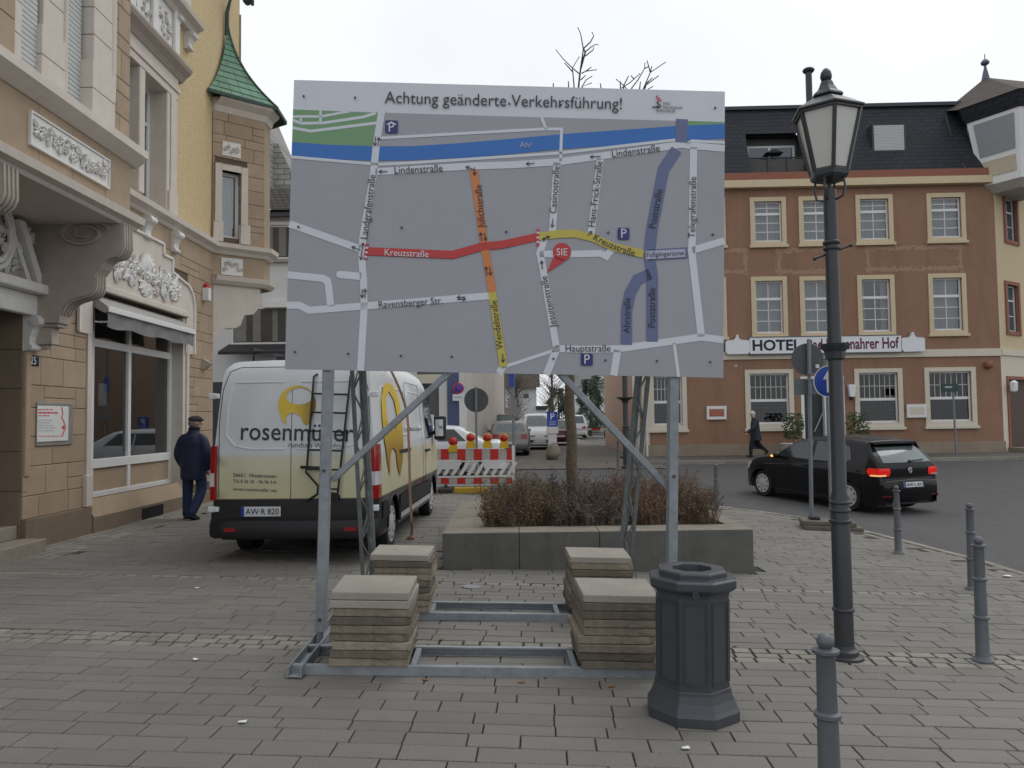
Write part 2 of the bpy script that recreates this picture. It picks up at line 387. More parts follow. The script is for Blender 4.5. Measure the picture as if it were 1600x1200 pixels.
# lane to the car park
lane = sheet('lane', fr(-4.5, 5, .5), [24.6, 26, 28, 30, 36, 45, 60, 75], -.012, mat('lane_paving', (.12, .108, .09), .85, var=.2, scale=1.2, bump=.2, bscale=20, dirt=.6, dirtc=(.07, .065, .058), dscale=.4))
sheet('car_park', fr(-20, 30, 5), [75, 90, 120], -.02, asph)
sheet('west_pavement', fr(-30, -4.6, 1), [24.4, 26, 27, 30], .05, MT['far_slab'])
# ------------------------------------------------------------------ information board on its steel frame
galv = mat('galvanised', (.27, .295, .32), .55, .4, var=.2, scale=14, bump=.05, dirt=.5, dirtc=(.17, .185, .2), dscale=5)
galv2 = mat('galvanised_dull', (.22, .24, .245), .6, .45, var=.2, scale=14, dirt=.4, dirtc=(.13, .14, .14), dscale=5)
SY = 6.0; SO = Vector((-.13, SY, gz(-.13, SY)))
ax = Vector((1, .022, -.031)).normalized(); az = Vector((.031, 0, 1)); az = (az - ax*az.dot(ax)).normalized(); ay = az.cross(ax)
SM = Matrix(((ax.x, ay.x, az.x, SO.x), (ax.y, ay.y, az.y, SO.y), (ax.z, ay.z, az.z, SO.z), (0, 0, 0, 1))); SI = SM.inverted()
def sl(px, py, yl): p = SI @ onp(px, py, SM @ Vector((0, yl, 0)), ay); return (p.x, p.z)
def sground(px, py):
    p = onp(px, py, SO, az); return SI @ p
sign = thing('information_board', 'large detour map board on galvanised steel posts in front of the van', 'information board')
sign.matrix_world = SM
BF = -.075
q = [sl(*c, BF) for c in ((457.5, 124.5), (1133, 143), (1130, 590), (447, 577))]
bx0 = (q[0][0]+q[3][0])/2; bx1 = (q[1][0]+q[2][0])/2; bz1 = (q[0][1]+q[1][1])/2; bz0 = (q[2][1]+q[3][1])/2
def bw(px, py):
    x, z = sl(px, py, BF); t = (z-bz0)/(bz1-bz0); s = .5
    for _ in range(4):
        xl = q[3][0]+(q[0][0]-q[3][0])*t; xr = q[2][0]+(q[1][0]-q[2][0])*t; s = (x-xl)/(xr-xl)
        zb = q[3][1]+(q[2][1]-q[3][1])*s; zt = q[0][1]+(q[1][1]-q[0][1])*s; t = (z-zb)/(zt-zb)
    s = min(1, max(0, s)); t = min(1, max(0, t))
    return (bx0+(bx1-bx0)*s, bz0+(bz1-bz0)*t)
def printmat(n, c): return mat(n, c, .38, var=.03, scale=3, spec=.45, dirt=.12, dirtc=(c[0]*.75, c[1]*.75, c[2]*.75), dscale=1.2)
pw = printmat('print_white', (.63, .665, .72)); pg = printmat('print_grey', (.345, .347, .385)); pb = printmat('print_blue', (.03, .16, .5))
pgr = printmat('print_green', (.17, .33, .17)); pr = printmat('print_red', (.5, .04, .04)); po = printmat('print_orange', (.6, .21, .065))
pyw = printmat('print_yellow', (.53, .45, .075)); pp = printmat('print_purple', (.125, .15, .28)); pk = printmat('print_black', (.03, .03, .045)); pi = printmat('print_indigo', (.025, .03, .16))
px_ = printmat('print_lilac', (.42, .42, .56))
edge = mat('board_edge', (.35, .36, .38), .5)
b = MB(); b.box((bx0, BF, bz0), (bx1, BF+.012, bz1)); board = b.build('map_panel', pw, sign, bevel=.001, seg=1)
LAY = [0]
def lay(): LAY[0] += 1; y = BF - .0007*LAY[0]; return lambda u, v: Vector((u, y, v))
MPX = (bx1-bx0)/678.0
def strips(name, m, lines):
    mb = MB(); f = lay()
    for pts, wd in lines: ribbon(mb, [bw(*p) for p in pts], wd*MPX, f)
    return mb.build(name, m, board)
def areas(name, m, polys):
    mb = MB(); f = lay()
    for P in polys: mb.flat([[bw(*p) for p in P]], f)
    return mb.build(name, m, board)
areas('map_ground', pg, [[(440, 170.5), (601, 176), (780, 181.5), (1056, 188.8), (1150, 191.5), (1150, 600), (440, 600)]])
areas('map_park', pgr, [[(440, 170.5), (589.6, 176.8), (580.6, 229), (507.5, 227), (440, 222.5)]]); areas('map_park', pgr, [[(1074, 189), (1150, 191.5), (1150, 197), (1074, 198)]])
strips('map_park_path', pw, [([(450, 182), (500.8, 182), (545.8, 173.7)], 4), ([(499.6, 173), (499.6, 191)], 4), ([(450, 187.5), (470, 192.8), (505, 192), (566, 183), (586, 176.8)], 4.5), ([(469, 183), (469, 192)], 3.5), ([(450, 199.5), (485, 205), (588, 192)], 4.5)])
areas('map_river', pb, [[(440, 220.8), (454.6, 221.8), (507.5, 226), (584, 228.6), (642.5, 228.6), (721, 223.6), (790, 217.8), (874.5, 210), (1055.6, 197.3), (1150, 194.6), (1150, 217), (1055.6, 221.4), (874.5, 233.3), (790, 241.8), (721, 246.8), (642.5, 250.6), (584, 251.3), (507.5, 248.4), (440, 243)]])
strips('map_street', pw, [
  ([(596, 170), (595, 176), (587, 229), (583, 274), (567, 373), (566, 405), (569, 441), (570, 480), (565, 580)], 11),
  ([(440, 245), (578, 256), (593, 257), (642, 254.7), (790, 245), (874.5, 239.4), (1058, 218.6)], 4.5), ([(1072, 225), (1081.5, 220.4), (1140, 223.4)], 4.5),
  ([(586, 268.6), (739, 259.6), (800, 257.8), (874.5, 252.9), (933, 245), (1005, 234.9), (1063.5, 226), (1081.5, 228), (1140, 232.5)], 11),
  ([(595, 215.8), (790, 205), (851, 201.8), (877, 202), (875.6, 252)], 4.6), ([(845, 182), (853, 202)], 4.6),
  ([(1083.7, 230), (1081.5, 372), (1080.5, 391.7), (1095.5, 526)], 11.5), ([(1081.5, 391.3), (1140, 376.6)], 11),
  ([(868, 544.7), (915, 546), (966.7, 545), (1095, 526.7), (1140, 531.5)], 11), ([(871, 543), (854.4, 588)], 11.5), ([(965, 547), (959, 592)], 11.5), ([(1053, 536), (1060, 592)], 5),
  ([(868, 547), (784.7, 574.5)], 5), ([(788, 571), (780, 590)], 11),
  ([(851, 372), (843.5, 396), (847.5, 414), (870, 544)], 11), ([(843, 397), (897, 397), (937.5, 396), (947.6, 400.7), (958, 387)], 10.5),
  ([(870, 254), (863, 364)], 11), ([(937.8, 248), (923.5, 366)], 11),
  ([(440, 349.5), (563, 389)], 11), ([(440, 429.3), (505, 435), (512, 438.5), (514, 445), (518, 479)], 11), ([(532, 429), (565, 432.2)], 11.5),
  ([(440, 477), (469, 477), (484, 485), (573, 478), (770, 462)], 11)])
mb = MB(); f = lay(); disc(mb, bw(532, 429), 5.75*MPX, f); mb.build('map_street_end', pw, board)
strips('map_pedestrian_street', pp, [([(1065.5, 186.5), (1064, 223)], 18.5), ([(1057, 234), (1036.5, 265), (1018.5, 357.5), (1014, 398.5), (1018.8, 430), (1018.8, 534)], 18), ([(1016, 428), (996, 437), (984, 459), (979, 486), (978.7, 539)], 17.5), ([(1012, 399), (1074, 395)], 17.5)])
strips('map_closed_street', pr, [([(573, 393), (707.7, 398.5), (752.7, 385.7), (784, 382.7), (841, 370)], 12.5)])
strips('map_detour_street', po, [([(740, 266), (756, 378), (769.8, 457.5)], 12.5)])
strips('map_open_street', pyw, [([(769.6, 457), (787.6, 573)], 12), ([(842, 370), (870, 366), (897, 365), (926, 371.5), (960, 387), (1005, 397)], 12.5)])
strips('map_closed_street', pr, [([(573, 392.6), (707.7, 398.3), (752.7, 385.5), (784, 382.5), (800, 379.3)], 12.5), ([(574.3, 381), (571, 406)], 5), ([(840.4, 358), (840.4, 385)], 4.5)])
for q_ in [([(574.0, 386), (573.6, 389)], 4), ([(573.2, 393), (572.8, 396)], 4), ([(572.3, 400), (571.9, 403)], 4), ([(840.4, 362.5), (840.4, 365.5)], 4), ([(840.4, 370), (840.4, 373)], 4), ([(840.4, 377), (840.4, 380)], 4)]: strips('map_barrier_mark', pw, [q_]); LAY[0] -= 1
LAY[0] += 1
# "you are here" marker
mb = MB(); f = lay(); c = bw(878, 394); disc(mb, c, 14.2*MPX, f, 28); t0 = bw(854, 427); a0 = bw(866, 400); a1 = bw(884, 407); mb.add([f(*t0), f(*a1), f(*a0)], [(0, 1, 2)])
mb.build('map_marker', pr, board)
areas('map_zone_tag', px_, [[(1008.5, 392.5), (1070, 389.5), (1070, 402), (1008.5, 405.8)]])
def rsq(px, py, s):
    c = bw(px, py); h = s*MPX/2; r = h*.25; out = []
    for cx, cy, a0 in ((h-r, h-r, 0), (-h+r, h-r, 90), (-h+r, -h+r, 180), (h-r, -h+r, 270)):
        for k in range(4): a = R(a0+k*30); out.append((c[0]+cx+r*math.cos(a), c[1]+cy+r*math.sin(a)))
    return out
f = lay()
for p in ((611, 198.5, 20), (974, 365.6, 18.5), (917, 562, 18.5)): mb = MB(); mb.flat([rsq(*p)], f); mb.build('parking_sign_square', pi, board)
TXT = [('Achtung geänderte Verkehrsführung!', (600, 161.5), (971, 171.5), pk), ('Lindenstraße', (616.6, 272), (691.6, 268), pk), ('Landgrafenstraße', (574.5, 374), (587, 274), pk),
 ('Jülichstraße', (757.6, 356), (752.2, 289), pk), ('Kreuzstraße', (601.5, 399.4), (670, 402.6), pw), ('Ravensberger Str.', (593, 481.6), (692.5, 474.6), pk), ('Wendelstraße', (786.8, 545), (776, 469), pk),
 ('Ahr', (811.5, 231.5), (831, 231.0), px_), ('Lindenstraße', (956.6, 246.6), (1031, 236.8), pk), ('Casinostraße', (868.8, 334), (874.3, 260.5), pk), ('Hans-Frick-Straße', (929, 355), (941.3, 253), pk),
 ('Poststraße', (1024, 357.5), (1034.8, 297), pk), ('Telegrafenstraße', (1085.6, 372), (1087.4, 277), pk), ('Fußgängerzone', (1010.5, 402.2), (1068, 398.8), pk), ('SIE', (869.5, 399.4), (886.5, 399.6), pw),
 ('Jesuitenstraße', (870, 511), (854.6, 431), pk), ('Ahrstraße', (983.8, 520.7), (984.6, 465.3), pk), ('Poststraße', (1023.2, 511.5), (1023.5, 450.3), pk), ('Hauptstraße', (884, 549.6), (954, 549.4), pk),
 ('P', (606.8, 206.6), (615.5, 206.6), pw), ('P', (970.3, 372), (978.6, 372), pw), ('P', (913.3, 568.5), (921.6, 568.5), pw),
 ('BAD', (1036, 164.5), (1047, 164.9), pk), ('NEUENAHR', (1036, 170.5), (1066, 171.4), pk), ('AHRWEILER', (1024, 175.8), (1055, 176.7), pk)]
for t, a, bb, m in TXT:
    mb = MB(); f = lay() if t in ('Achtung geänderte Verkehrsführung!',) else (lambda u, v, y=BF-.0007*(LAY[0]+1): Vector((u, y, v)))
    text_on(mb, t, bw(*a), bw(*bb), f, hs=1.08)
    mb.build('lettering', m, board)
mb = MB(); f = (lambda u, v, y=BF-.0007*(LAY[0]+2): Vector((u, y, v)))
vs, fs, wd = text_mesh('Kreuzstraße')       # bends along the yellow street
ka, kb, kc = (926, 374.5), (958, 390.5), (990.5, 400.5)
out = []
for x, y in vs:
    t = x/wd; P = (Vector(ka)*(1-t)**2 + Vector((957, 392.0))*2*t*(1-t) + Vector(kc)*t*t); D = (Vector((957, 392.0))-Vector(ka))*2*(1-t)+(Vector(kc)-Vector((957, 392.0)))*2*t
    D.normalize(); nn = Vector((D.y, -D.x)); k = 67/wd*1.08; P = P + nn*y*k; out.append(f(*bw(P.x, P.y)))
mb.add(out, fs); mb.build('lettering', pk, board)
# little arrows, garage roof mark, town emblem
def arrow(mb, a, c, f, wdt=1.3):
    A, C = Vector(bw(*a)), Vector(bw(*c)); d = (C-A).normalized(); n = Vector((-d.y, d.x)); k = MPX
    ribbon(mb, [A, C], wdt*k, f); ribbon(mb, [C-d*4.5*k+n*2.8*k, C, C-d*4.5*k-n*2.8*k], wdt*k, f)
mb = MB(); f = lay()
for a, c in (((605, 268.4), (592, 268.8)), ((586.5, 214), (584.8, 228)), ((590, 229), (591.6, 215.5)), ((741, 266), (728, 261.2)), ((741, 262), (741.5, 274)), ((835, 255.6), (822, 256.6)), ((938, 245), (922, 245.8)),
             ((863.8, 342), (862.4, 355.5)), ((752.6, 377), (751, 364)), ((757, 364), (759, 376)), ((761, 431), (759.6, 417)), ((765, 417), (767, 430)), ((567, 452), (567, 465.5)), ((571.6, 466), (571.6, 452)), ((715, 468.4), (728, 467.6)), ((728, 464.2), (715, 465)),
             ((786, 553), (787, 566)), ((847.6, 421), (846.2, 408)), ((849, 378), (850, 372)), ((850, 373), (858.5, 370.2)), ((918, 368.5), (924.6, 362)), ((563, 391), (550.5, 386)), ((566, 392), (568, 380)), ((566, 392), (564.5, 406))): mb = MB(); arrow(mb, a, c, f); mb.build('map_arrow', pk, board)
mb = MB(); f = lay(); ribbon(mb, [bw(603.5, 195.5), bw(611, 191.6), bw(618.5, 195.5)], 1.6*MPX, f); mb.build('garage_roof_mark', pw, board)
mb = MB(); f = lay(); ribbon(mb, [bw(*p) for p in ((1034, 157), (1030, 158.5), (1026.5, 155.5), (1025, 151.8), (1028, 150.5))], 1.8*MPX, f); disc(mb, bw(1029, 154.5), 1.6*MPX, f); mb.build('emblem_head', pr, board)
mb = MB(); ribbon(mb, [bw(*p) for p in ((1028, 158.8), (1026, 162), (1030, 164.5), (1027, 167.5), (1022, 168.5), (1018.5, 168))], 1.9*MPX, f); ribbon(mb, [bw(*p) for p in ((1024, 168.3), (1029, 169.5), (1033, 166))], 1.9*MPX, f); mb.build('emblem_body', pk, board)
screw = mat('screw', (.09, .09, .1), .4, .6)
for p in ((473.5, 151), (554, 153.5), (795, 163), (876, 165), (1117, 169.5), (467, 355), (628, 356), (791, 362.5), (950, 364), (1113, 367), (463, 550), (546, 553), (628, 556), (707, 557.5), (865, 560.5), (946, 563), (1026, 564), (1109, 565.5)):
    u, v = bw(*p); mb = MB(); T = Matrix.Translation((u, BF-.001*LAY[0]*.7, v)) @ Matrix.Rotation(math.pi/2, 4, 'X'); mb.lathe([(.009, -.002), (.009, .003), (.005, .006)], 10, T); mb.build('screw', screw, board)
# steel frame
xl = (sl(500, 990, 0)[0]+sl(514, 600, 0)[0])/2; xr = (sl(1050, 860, 0)[0]+sl(1051, 605, 0)[0])/2
for x in (xl, xr):
    mb = MB(); mb.box((x-.036, -.055, .1), (x+.036, .055, bz1-.08)); p = mb.build('post', galv, sign, bevel=.008)
    mb = MB(); mb.box((x-.012, -.03, .02), (x+.012, .03, .3)); mb.tube([(x-.035, 0, .2), (x+.035, 0, .2)], .012, 8); mb.build('post_hinge', galv2, sign)
    for z in (1.33, .2): mb = MB(); mb.tube([(x, -.066, z), (x, -.05, z)], .014, 6); mb.build('bolt', screw, sign)
    mb = MB(); s = 1 if x < 0 else -1
    foot = Vector((x+s*.09, 1.72, .06)); top = Vector((x+s*.05, .1, bz1-.25)); o1 = Vector((-.055, 0, 0)); o2 = Vector((.055, .02, 0)); o3 = Vector((0, .13, .05))
    for o_ in (o1, o2, o3): mb.bar(foot+o_*1.05, top+o_*.85, .034)
    n = 17
    for i in range(n):
        a = foot.lerp(top, i/n); c = foot.lerp(top, (i+1)/n); oa, ob, oc = (o1, o2, o3) if i % 2 == 0 else (o2, o1, o3)
        mb.tube([a+oa, c+ob], .008, 6); mb.tube([a+oa, c+oc], .008, 6); mb.tube([c+ob, a+oc], .006, 5)
    mb.build('lattice_strut', galv2, sign)
    mb = MB(); mb.box((x-.05, -.78, 0), (x-.036, 1.85, .075)); mb.box((x+.036, -.78, 0), (x+.05, 1.85, .075)); mb.box((x-.036, -.775, .004), (x+.036, 1.845, .016)); mb.build('base_beam', galv, sign, bevel=.003, seg=1)
for s, (pa, pb2) in ((1, ((519, 750), (706, 580))), (-1, ((1046, 764), (868, 578)))):
    a = sl(*pa, .03); c = sl(*pb2, .03); mb = MB(); mb.bar((a[0], .045, a[1]), (c[0], -.03, c[1]), .05, .05); mb.build('brace', galv, sign, bevel=.006)
mb = MB(); mb.box((bx0+.1, -.062, bz0+.06), (bx1-.1, -.056, bz0+.12)); mb.box((bx0+.1, -.062, bz1-.14), (bx1-.1, -.056, bz1-.08)); mb.box((bx0+.1, -.062, (bz0+bz1)/2-.03), (bx1-.1, -.056, (bz0+bz1)/2+.03)); mb.build('panel_rail', galv2, sign)
RY = [sground(760, 1057).y, sground(770, 1023).y, sground(780, 970).y, sground(780, 951).y]
for i, y in enumerate(RY):
    mb = MB(); mb.box((xl-.05, y-.006, .0), (xr+.05, y+.006, .062)); mb.box((xl-.05, y+.006 if i % 2 == 0 else y-.046, .0), (xr+.05, y+.046 if i % 2 == 0 else y-.006, .008)); mb.box((xl-.05, y+.006 if i % 2 == 0 else y-.04, .05), (xr+.05, y+.04 if i % 2 == 0 else y-.006, .0625)); mb.build('base_rail', galv, sign)
XS = []
for a, c in ((518, 645), (903, 1027)): XS.append((sl(a, 930, RY[0]+.02)[0], sl(c, 930, RY[0]+.02)[0]))
for (a, c) in XS:
    for x in ((c+.012) if a < 0 else (a-.012),):
        for y0, y1 in ((RY[0], RY[1]), (RY[2], RY[3])):
            mb = MB(); mb.box((x-.02, y0+.007, .0), (x+.02, y1-.007, .055)); mb.build('base_rail', galv, sign)
# ------------------------------------------------------------------ ballast: stacked paving slabs
conc = mat('slab_concrete', (.21, .18, .138), .9, var=.35, scale=7, bump=.5, bscale=60, obr=.42, dirt=.85, dirtc=(.06, .055, .042), dscale=4)
conct = mat('slab_concrete_pale', (.31, .29, .25), .9, var=.15, scale=9, bump=.3, bscale=70, obr=.06, dirt=.6, dirtc=(.19, .17, .14), dscale=2.2)
concs = [conc, mat('slab_concrete_brown', (.085, .068, .048), .9, var=.35, scale=7, bump=.5, bscale=60, obr=.25, dirt=.8, dirtc=(.05, .043, .032), dscale=5), mat('slab_concrete_grey', (.26, .242, .205), .9, var=.35, scale=7, bump=.5, bscale=60, obr=.2, dirt=.85, dirtc=(.09, .08, .062), dscale=6)]
ORD = ['topmost', 'second', 'third', 'fourth', 'fifth', 'sixth', 'seventh', 'eighth', 'lowest']
STK = [('front left', XS[0], RY[0], RY[1]), ('front right', XS[1], RY[0], RY[1]), ('rear left', (sl(579, 930, RY[2])[0], sl(674, 930, RY[2])[0]), RY[2], RY[3]), ('rear right', (sl(889, 930, RY[2])[0], sl(989, 930, RY[2])[0]), RY[2], RY[3])]
th = .0555
smesh = []
for k in range(5):
    r2 = random.Random(k); mb = MB(); W, D = .275, .235
    P = [(-W+r2.uniform(0, .012), -D+r2.uniform(0, .012)), (W-r2.uniform(0, .015), -D), (W, D-r2.uniform(0, .012)), (-W, D)]
    if k in (1, 3): P = P[:1] + [(W-.05, -D), (W, -D+.03)] + P[2:]
    mb.prism(P, lambda u, v, d: Vector((u, v, d)), 0, th-.003); smesh.append(mb)
for nm, (a, c), y0, y1 in STK:
    for i in range(9):
        top = i == 8
        o = smesh[0 if top else rnd.randrange(5)].build('concrete_weight', conct if (top or (i == 7 and nm == 'front left')) else conc, bevel=.006, fixn=True)
        o.matrix_world = SM @ Matrix.Translation(((a+c)/2+rnd.uniform(-.022, .022), (y0+y1)/2+.01+rnd.uniform(-.012, .012), .066+i*th)) @ Matrix.Rotation(R(rnd.uniform(-1.6, 1.6)), 4, 'Z') @ Matrix.Scale((c-a)/.56, 4, (1, 0, 0)) @ Matrix.Scale((y1-y0+.1)/.47, 4, (0, 1, 0))
        tag(o, '%s%s concrete slab in the %s stack of the board frame' % (ORD[8-i], '' if i in (0, 8) else ' from top', nm), 'weight slab', 'concrete slabs weighing down the board frame')
# ------------------------------------------------------------------ litter bin
iron = mat('grey_iron', (.05, .055, .064), .42, .0, var=.12, scale=10, bump=.06, bscale=40, spec=.5, dirt=.35, dirtc=(.075, .077, .08), dscale=3)
ironl = mat('bollard_grey', (.11, .12, .132), .5, .0, var=.12, scale=8, bump=.04, spec=.45, dirt=.35, dirtc=(.075, .08, .085), dscale=3)
blk = mat('black_void', (.006, .006, .007), .9)
g = gp(1083, 1122); bc = Vector((1.063, 4.72, 0)); bc.z = gz(bc.x, bc.y)
bn = thing('litter_bin', 'dark grey octagonal cast iron litter bin beside the board', 'litter bin', bc, R(-8))
bn.rotation_euler = (0, R(1.0), R(-8)); bn.scale = (.95, .95, 1.03)
mb = MB(); mb.lathe([(.30, 0), (.30, .055), (.285, .075), (.262, .12), (.25, .16), (.247, .185)], 8, off=.5); mb.build('base', iron, bn, bevel=.006)
mb = MB(); mb.lathe([(.236, .18), (.236, .70), (.243, .72), (.262, .735)], 8, off=.5); body = mb.build('body', iron, bn, bevel=.004)
mb = MB(); mb.lathe([(.262, .73), (.285, .75), (.285, .79), (.27, .80), (.225, .80), (.225, .83), (.215, .84), (.13, .84), (.125, .78), (.05, .775)], 8, off=.5); mb.build('lid', iron, bn, bevel=.004)
mb = MB(); mb.lathe([(.124, .783), (.001, .784)], 8, off=.5); mb.build('opening', blk, bn)
for k in range(8):
    T = Matrix.Rotation(2*math.pi*(k)/8, 4, 'Z') @ Matrix.Translation((.236*math.cos(math.pi/8), 0, 0)); hw = .236*math.sin(math.pi/8)
    mb = MB()
    for ins, d in ((.014, .006), (.026, .004)):
        x0, x1, z0, z1 = -hw+ins, hw-ins, .20+ins, .69-ins; t = .006
        for lo, hi in (((0, x0, z0), (d, x0+t, z1)), ((0, x1-t, z0), (d, x1, z1)), ((0, x0+t, z0), (d, x1-t, z0+t)), ((0, x0+t, z1-t), (d, x1-t, z1))): mb.box(lo, hi, T)
    mb.build('panel_moulding', iron, body)
mb = MB(); T = Matrix.Rotation(R(-90), 4, 'Z') @ Matrix.Translation((.262, .0, .735)) @ Matrix.Rotation(math.pi/2, 4, 'Y'); mb.lathe([(.02, -.01), (.02, .012), (.01, .012), (.01, .004)], 12, T); mb.build('lock_ring', iron, bn, smooth=40)
# ------------------------------------------------------------------ street lamp in front
lampm = mat('lamp_black_grey', (.035, .038, .043), .45, 0, var=.12, scale=6, bump=.04, spec=.5, dirt=.3, dirtc=(.06, .062, .065), dscale=2)
opal = glass('lamp_glass', (.82, .82, .8), .25, .25)
lb = gp(1320, 1028)
lp = thing('street_lamp', 'tall dark grey lantern street lamp standing before the hotel', 'street lamp', lb)
lp.rotation_euler = (0, 0, R(20))
mb = MB(); mb.lathe([(.135, 0), (.135, .02), (.10, .03), (.10, .06), (.078, .075), (.072, .1)], 24); mb.build('base', lampm, lp, smooth=35)
mb = MB(); mb.lathe([(.07, .1), (.067, 1.2), (.053, 1.24), (.049, 3.375), (.05, 3.42), (.045, 3.55)], 24); mb.build('pole', lampm, lp, smooth=35)
for z, r in ((.36, .08), (1.02, .083), (1.10, .077), (1.16, .076), (3.14, .064), (3.095, .063)):
    mb = MB(); mb.lathe([(.05, z-.016), (r-.006, z-.014), (r, z-.006), (r, z+.006), (r-.006, z+.014), (.05, z+.016)], 24); mb.build('ring', lampm, lp, smooth=50)
mb = MB(); mb.lathe([(.05, 2.23), (.07, 2.25), (.075, 2.30), (.105, 2.34), (.112, 2.36), (.05, 2.362)], 8); mb.build('collar', lampm, lp)
mb = MB(); mb.tube([(-.12, .05, 3.02), (.14, -.05, 3.12)], .009, 8); mb.sphere((-.12, .05, 3.02), .016); mb.sphere((.14, -.05, 3.12), .016); mb.build('ladder_rest', lampm, lp, smooth=50)
Z0, Z1, r0, r1 = 3.68, 4.15, .135, .245
mb = MB()
for k in range(4):
    a = k*math.pi/2+.5; c, s = math.cos(a), math.sin(a); mb.tube([(.045*c, .045*s, 3.47), (.1*c, .1*s, 3.49), (.115*c, .115*s, 3.57), (.1*c, .1*s, Z0-.02)], .009, 6)
mb.tube([(0, 0, 3.5), (0, 0, Z0-.02)], .016, 8); mb.build('lantern_bracket', lampm, lp, smooth=50)
mb = MB(); mb.lathe([(.07, Z0-.07), (.13, Z0-.05), (.145, Z0-.03), (.15, Z0), (.1, Z0+.001)], 6); mb.build('lantern_floor', lampm, lp)
mb = MB()
for k in range(6):
    a = 2*math.pi*k/6; c, s = math.cos(a), math.sin(a); mb.bar((r0*c, r0*s, Z0), (r1*c, r1*s, Z1), .026, .026, (c, s, 0))
    a2 = 2*math.pi*(k+1)/6; c2, s2 = math.cos(a2), math.sin(a2); mb.bar((r0*c, r0*s, Z0+.012), (r0*c2, r0*s2, Z0+.012), .02); mb.bar((r1*c, r1*s, Z1-.01), (r1*c2, r1*s2, Z1-.01), .024)
mb.build('lantern_frame', lampm, lp)
for k in range(6):
    a = 2*math.pi*k/6; a2 = a+2*math.pi/6; i = .985
    mb = MB(); mb.add([(r0*i*math.cos(a), r0*i*math.sin(a), Z0), (r0*i*math.cos(a2), r0*i*math.sin(a2), Z0), (r1*i*math.cos(a2), r1*i*math.sin(a2), Z1), (r1*i*math.cos(a), r1*i*math.sin(a), Z1)], [(0, 1, 2, 3)]); mb.build('lantern_pane', mat('opal_glass', (.62, .62, .57), .25, var=.05, scale=5, spec=.5, alpha=1), lp)
mb = MB(); mb.lathe([(.24, Z1-.02), (.275, Z1), (.275, Z1+.012), (.12, Z1+.11), (.1, Z1+.115), (.125, Z1+.125), (.12, Z1+.14), (.085, Z1+.17), (.06, Z1+.21), (.045, Z1+.25), (.03, Z1+.255)], 6); mb.build('lantern_roof', lampm, lp)
mb = MB(); mb.lathe([(.02, Z1+.25), (.038, Z1+.265), (.045, Z1+.29), (.038, Z1+.325), (.02, Z1+.35), (.004, Z1+.36)], 12); mb.build('finial', lampm, lp, smooth=60)
# ------------------------------------------------------------------ bollards
def bollard_mesh(H=.92):
    P = [(.075, 0), (.075, .012), (.056, .03), (.048, .045), (.045, .30), (.045, .31), (.056, .318), (.056, .332), (.043, .34), (.040, .592), (.052, .60), (.052, .614), (.039, .622), (.036, .835), (.038, .84), (.052, .848), (.052, .86), (.024, .866), (.018, .868)]
    b = MB(); b.lathe([(r, z*H/.92) for r, z in P], 20); s_ = MB(); s_.lathe([(.014, .862), (.024, .868), (.033, .884), (.034, .894), (.028, .91), (.016, .92), (.002, .923)], 20); return b, s_
bm_, bs_ = bollard_mesh()
SPOT = [((1291, None), 'nearest grey bollard, its foot below the picture edge, left of the lamp'), ((1536, 1033), 'grey bollard at the right edge on the small setts'), ((1520, 921), 'grey bollard just behind the one at the right edge'),
        ((1404, 865), 'grey bollard in front of the black car'), ((1120, 798), 'small grey bollard at the kerb right of the planter'), ((957, 742), 'distant grey bollard seen over the planter shrubs')]
first = None
for (px, py), lab in SPOT:
    p = Vector((1.225, 3.08, gz(1.225, 3.08))) if py is None else gp(px, py)
    if py == 742: p = Vector((3.3, 24.2, gz(3.3, 24.2)))
    if not first:
        first = thing('bollard', lab, 'bollard', p, group='bollards along the plaza edge'); bm_.build('shaft', ironl, first, smooth=35); bs_.build('ball', ironl, first, smooth=60)
    else: dup(first, p, label=lab)
# ------------------------------------------------------------------ planter, shrubs and tree
pc = mat('planter_concrete', (.125, .127, .115), .85, streak=.2, var=.2, scale=4, bump=.25, bscale=50, dirt=.6, dirtc=(.06, .068, .055), dscale=5)
pct = mat('planter_rim', (.21, .19, .155), .9, var=.2, scale=6, bump=.3, bscale=60, dirt=.6, dirtc=(.13, .12, .09), dscale=2)
X0, X1, Y0, Y1 = PLANTER; ZT = .42
pl = thing('planter', 'large low concrete planter with shrubs behind the board', 'planter', (X0, Y0, gz(X0, Y0)), world=True)
def panel(lo, hi):
    mb = MB(); mb.box(lo, hi); mb.build('concrete_panel', pc, pl, bevel=.008)
    mb = MB(); mb.box((lo[0]+.002, lo[1]+.002, hi[2]), (hi[0]-.002, hi[1]-.002, hi[2]+.006)); mb.build('rim_slab', pct, pl)
TH = .48
xs = [X0, .06, 1.0, 1.9, X1]
for i in range(4): panel((xs[i]+.003, Y0, -.2), (xs[i+1]-.003, Y0+TH, ZT))
ys = fr(Y0+TH+.006, Y1, 1.0)
for i in range(len(ys)-1):
    panel((X0, ys[i]+.003, -.2), (X0+TH, ys[i+1]-.003, ZT)); panel((X1-.2, ys[i]+.003, -.2), (X1, ys[i+1]-.003, ZT))
panel((X0+TH+.003, Y1-.3, -.2), (X1-.203, Y1, ZT))
mb = MB(); mb.box((X0+TH+.003, Y0+TH+.003, -.1), (X1-.203, Y1-.303, ZT-.05)); mb.build('soil', mat('soil', (.05, .038, .028), .95, var=.4, scale=30, bump=.5, bscale=40), pl)
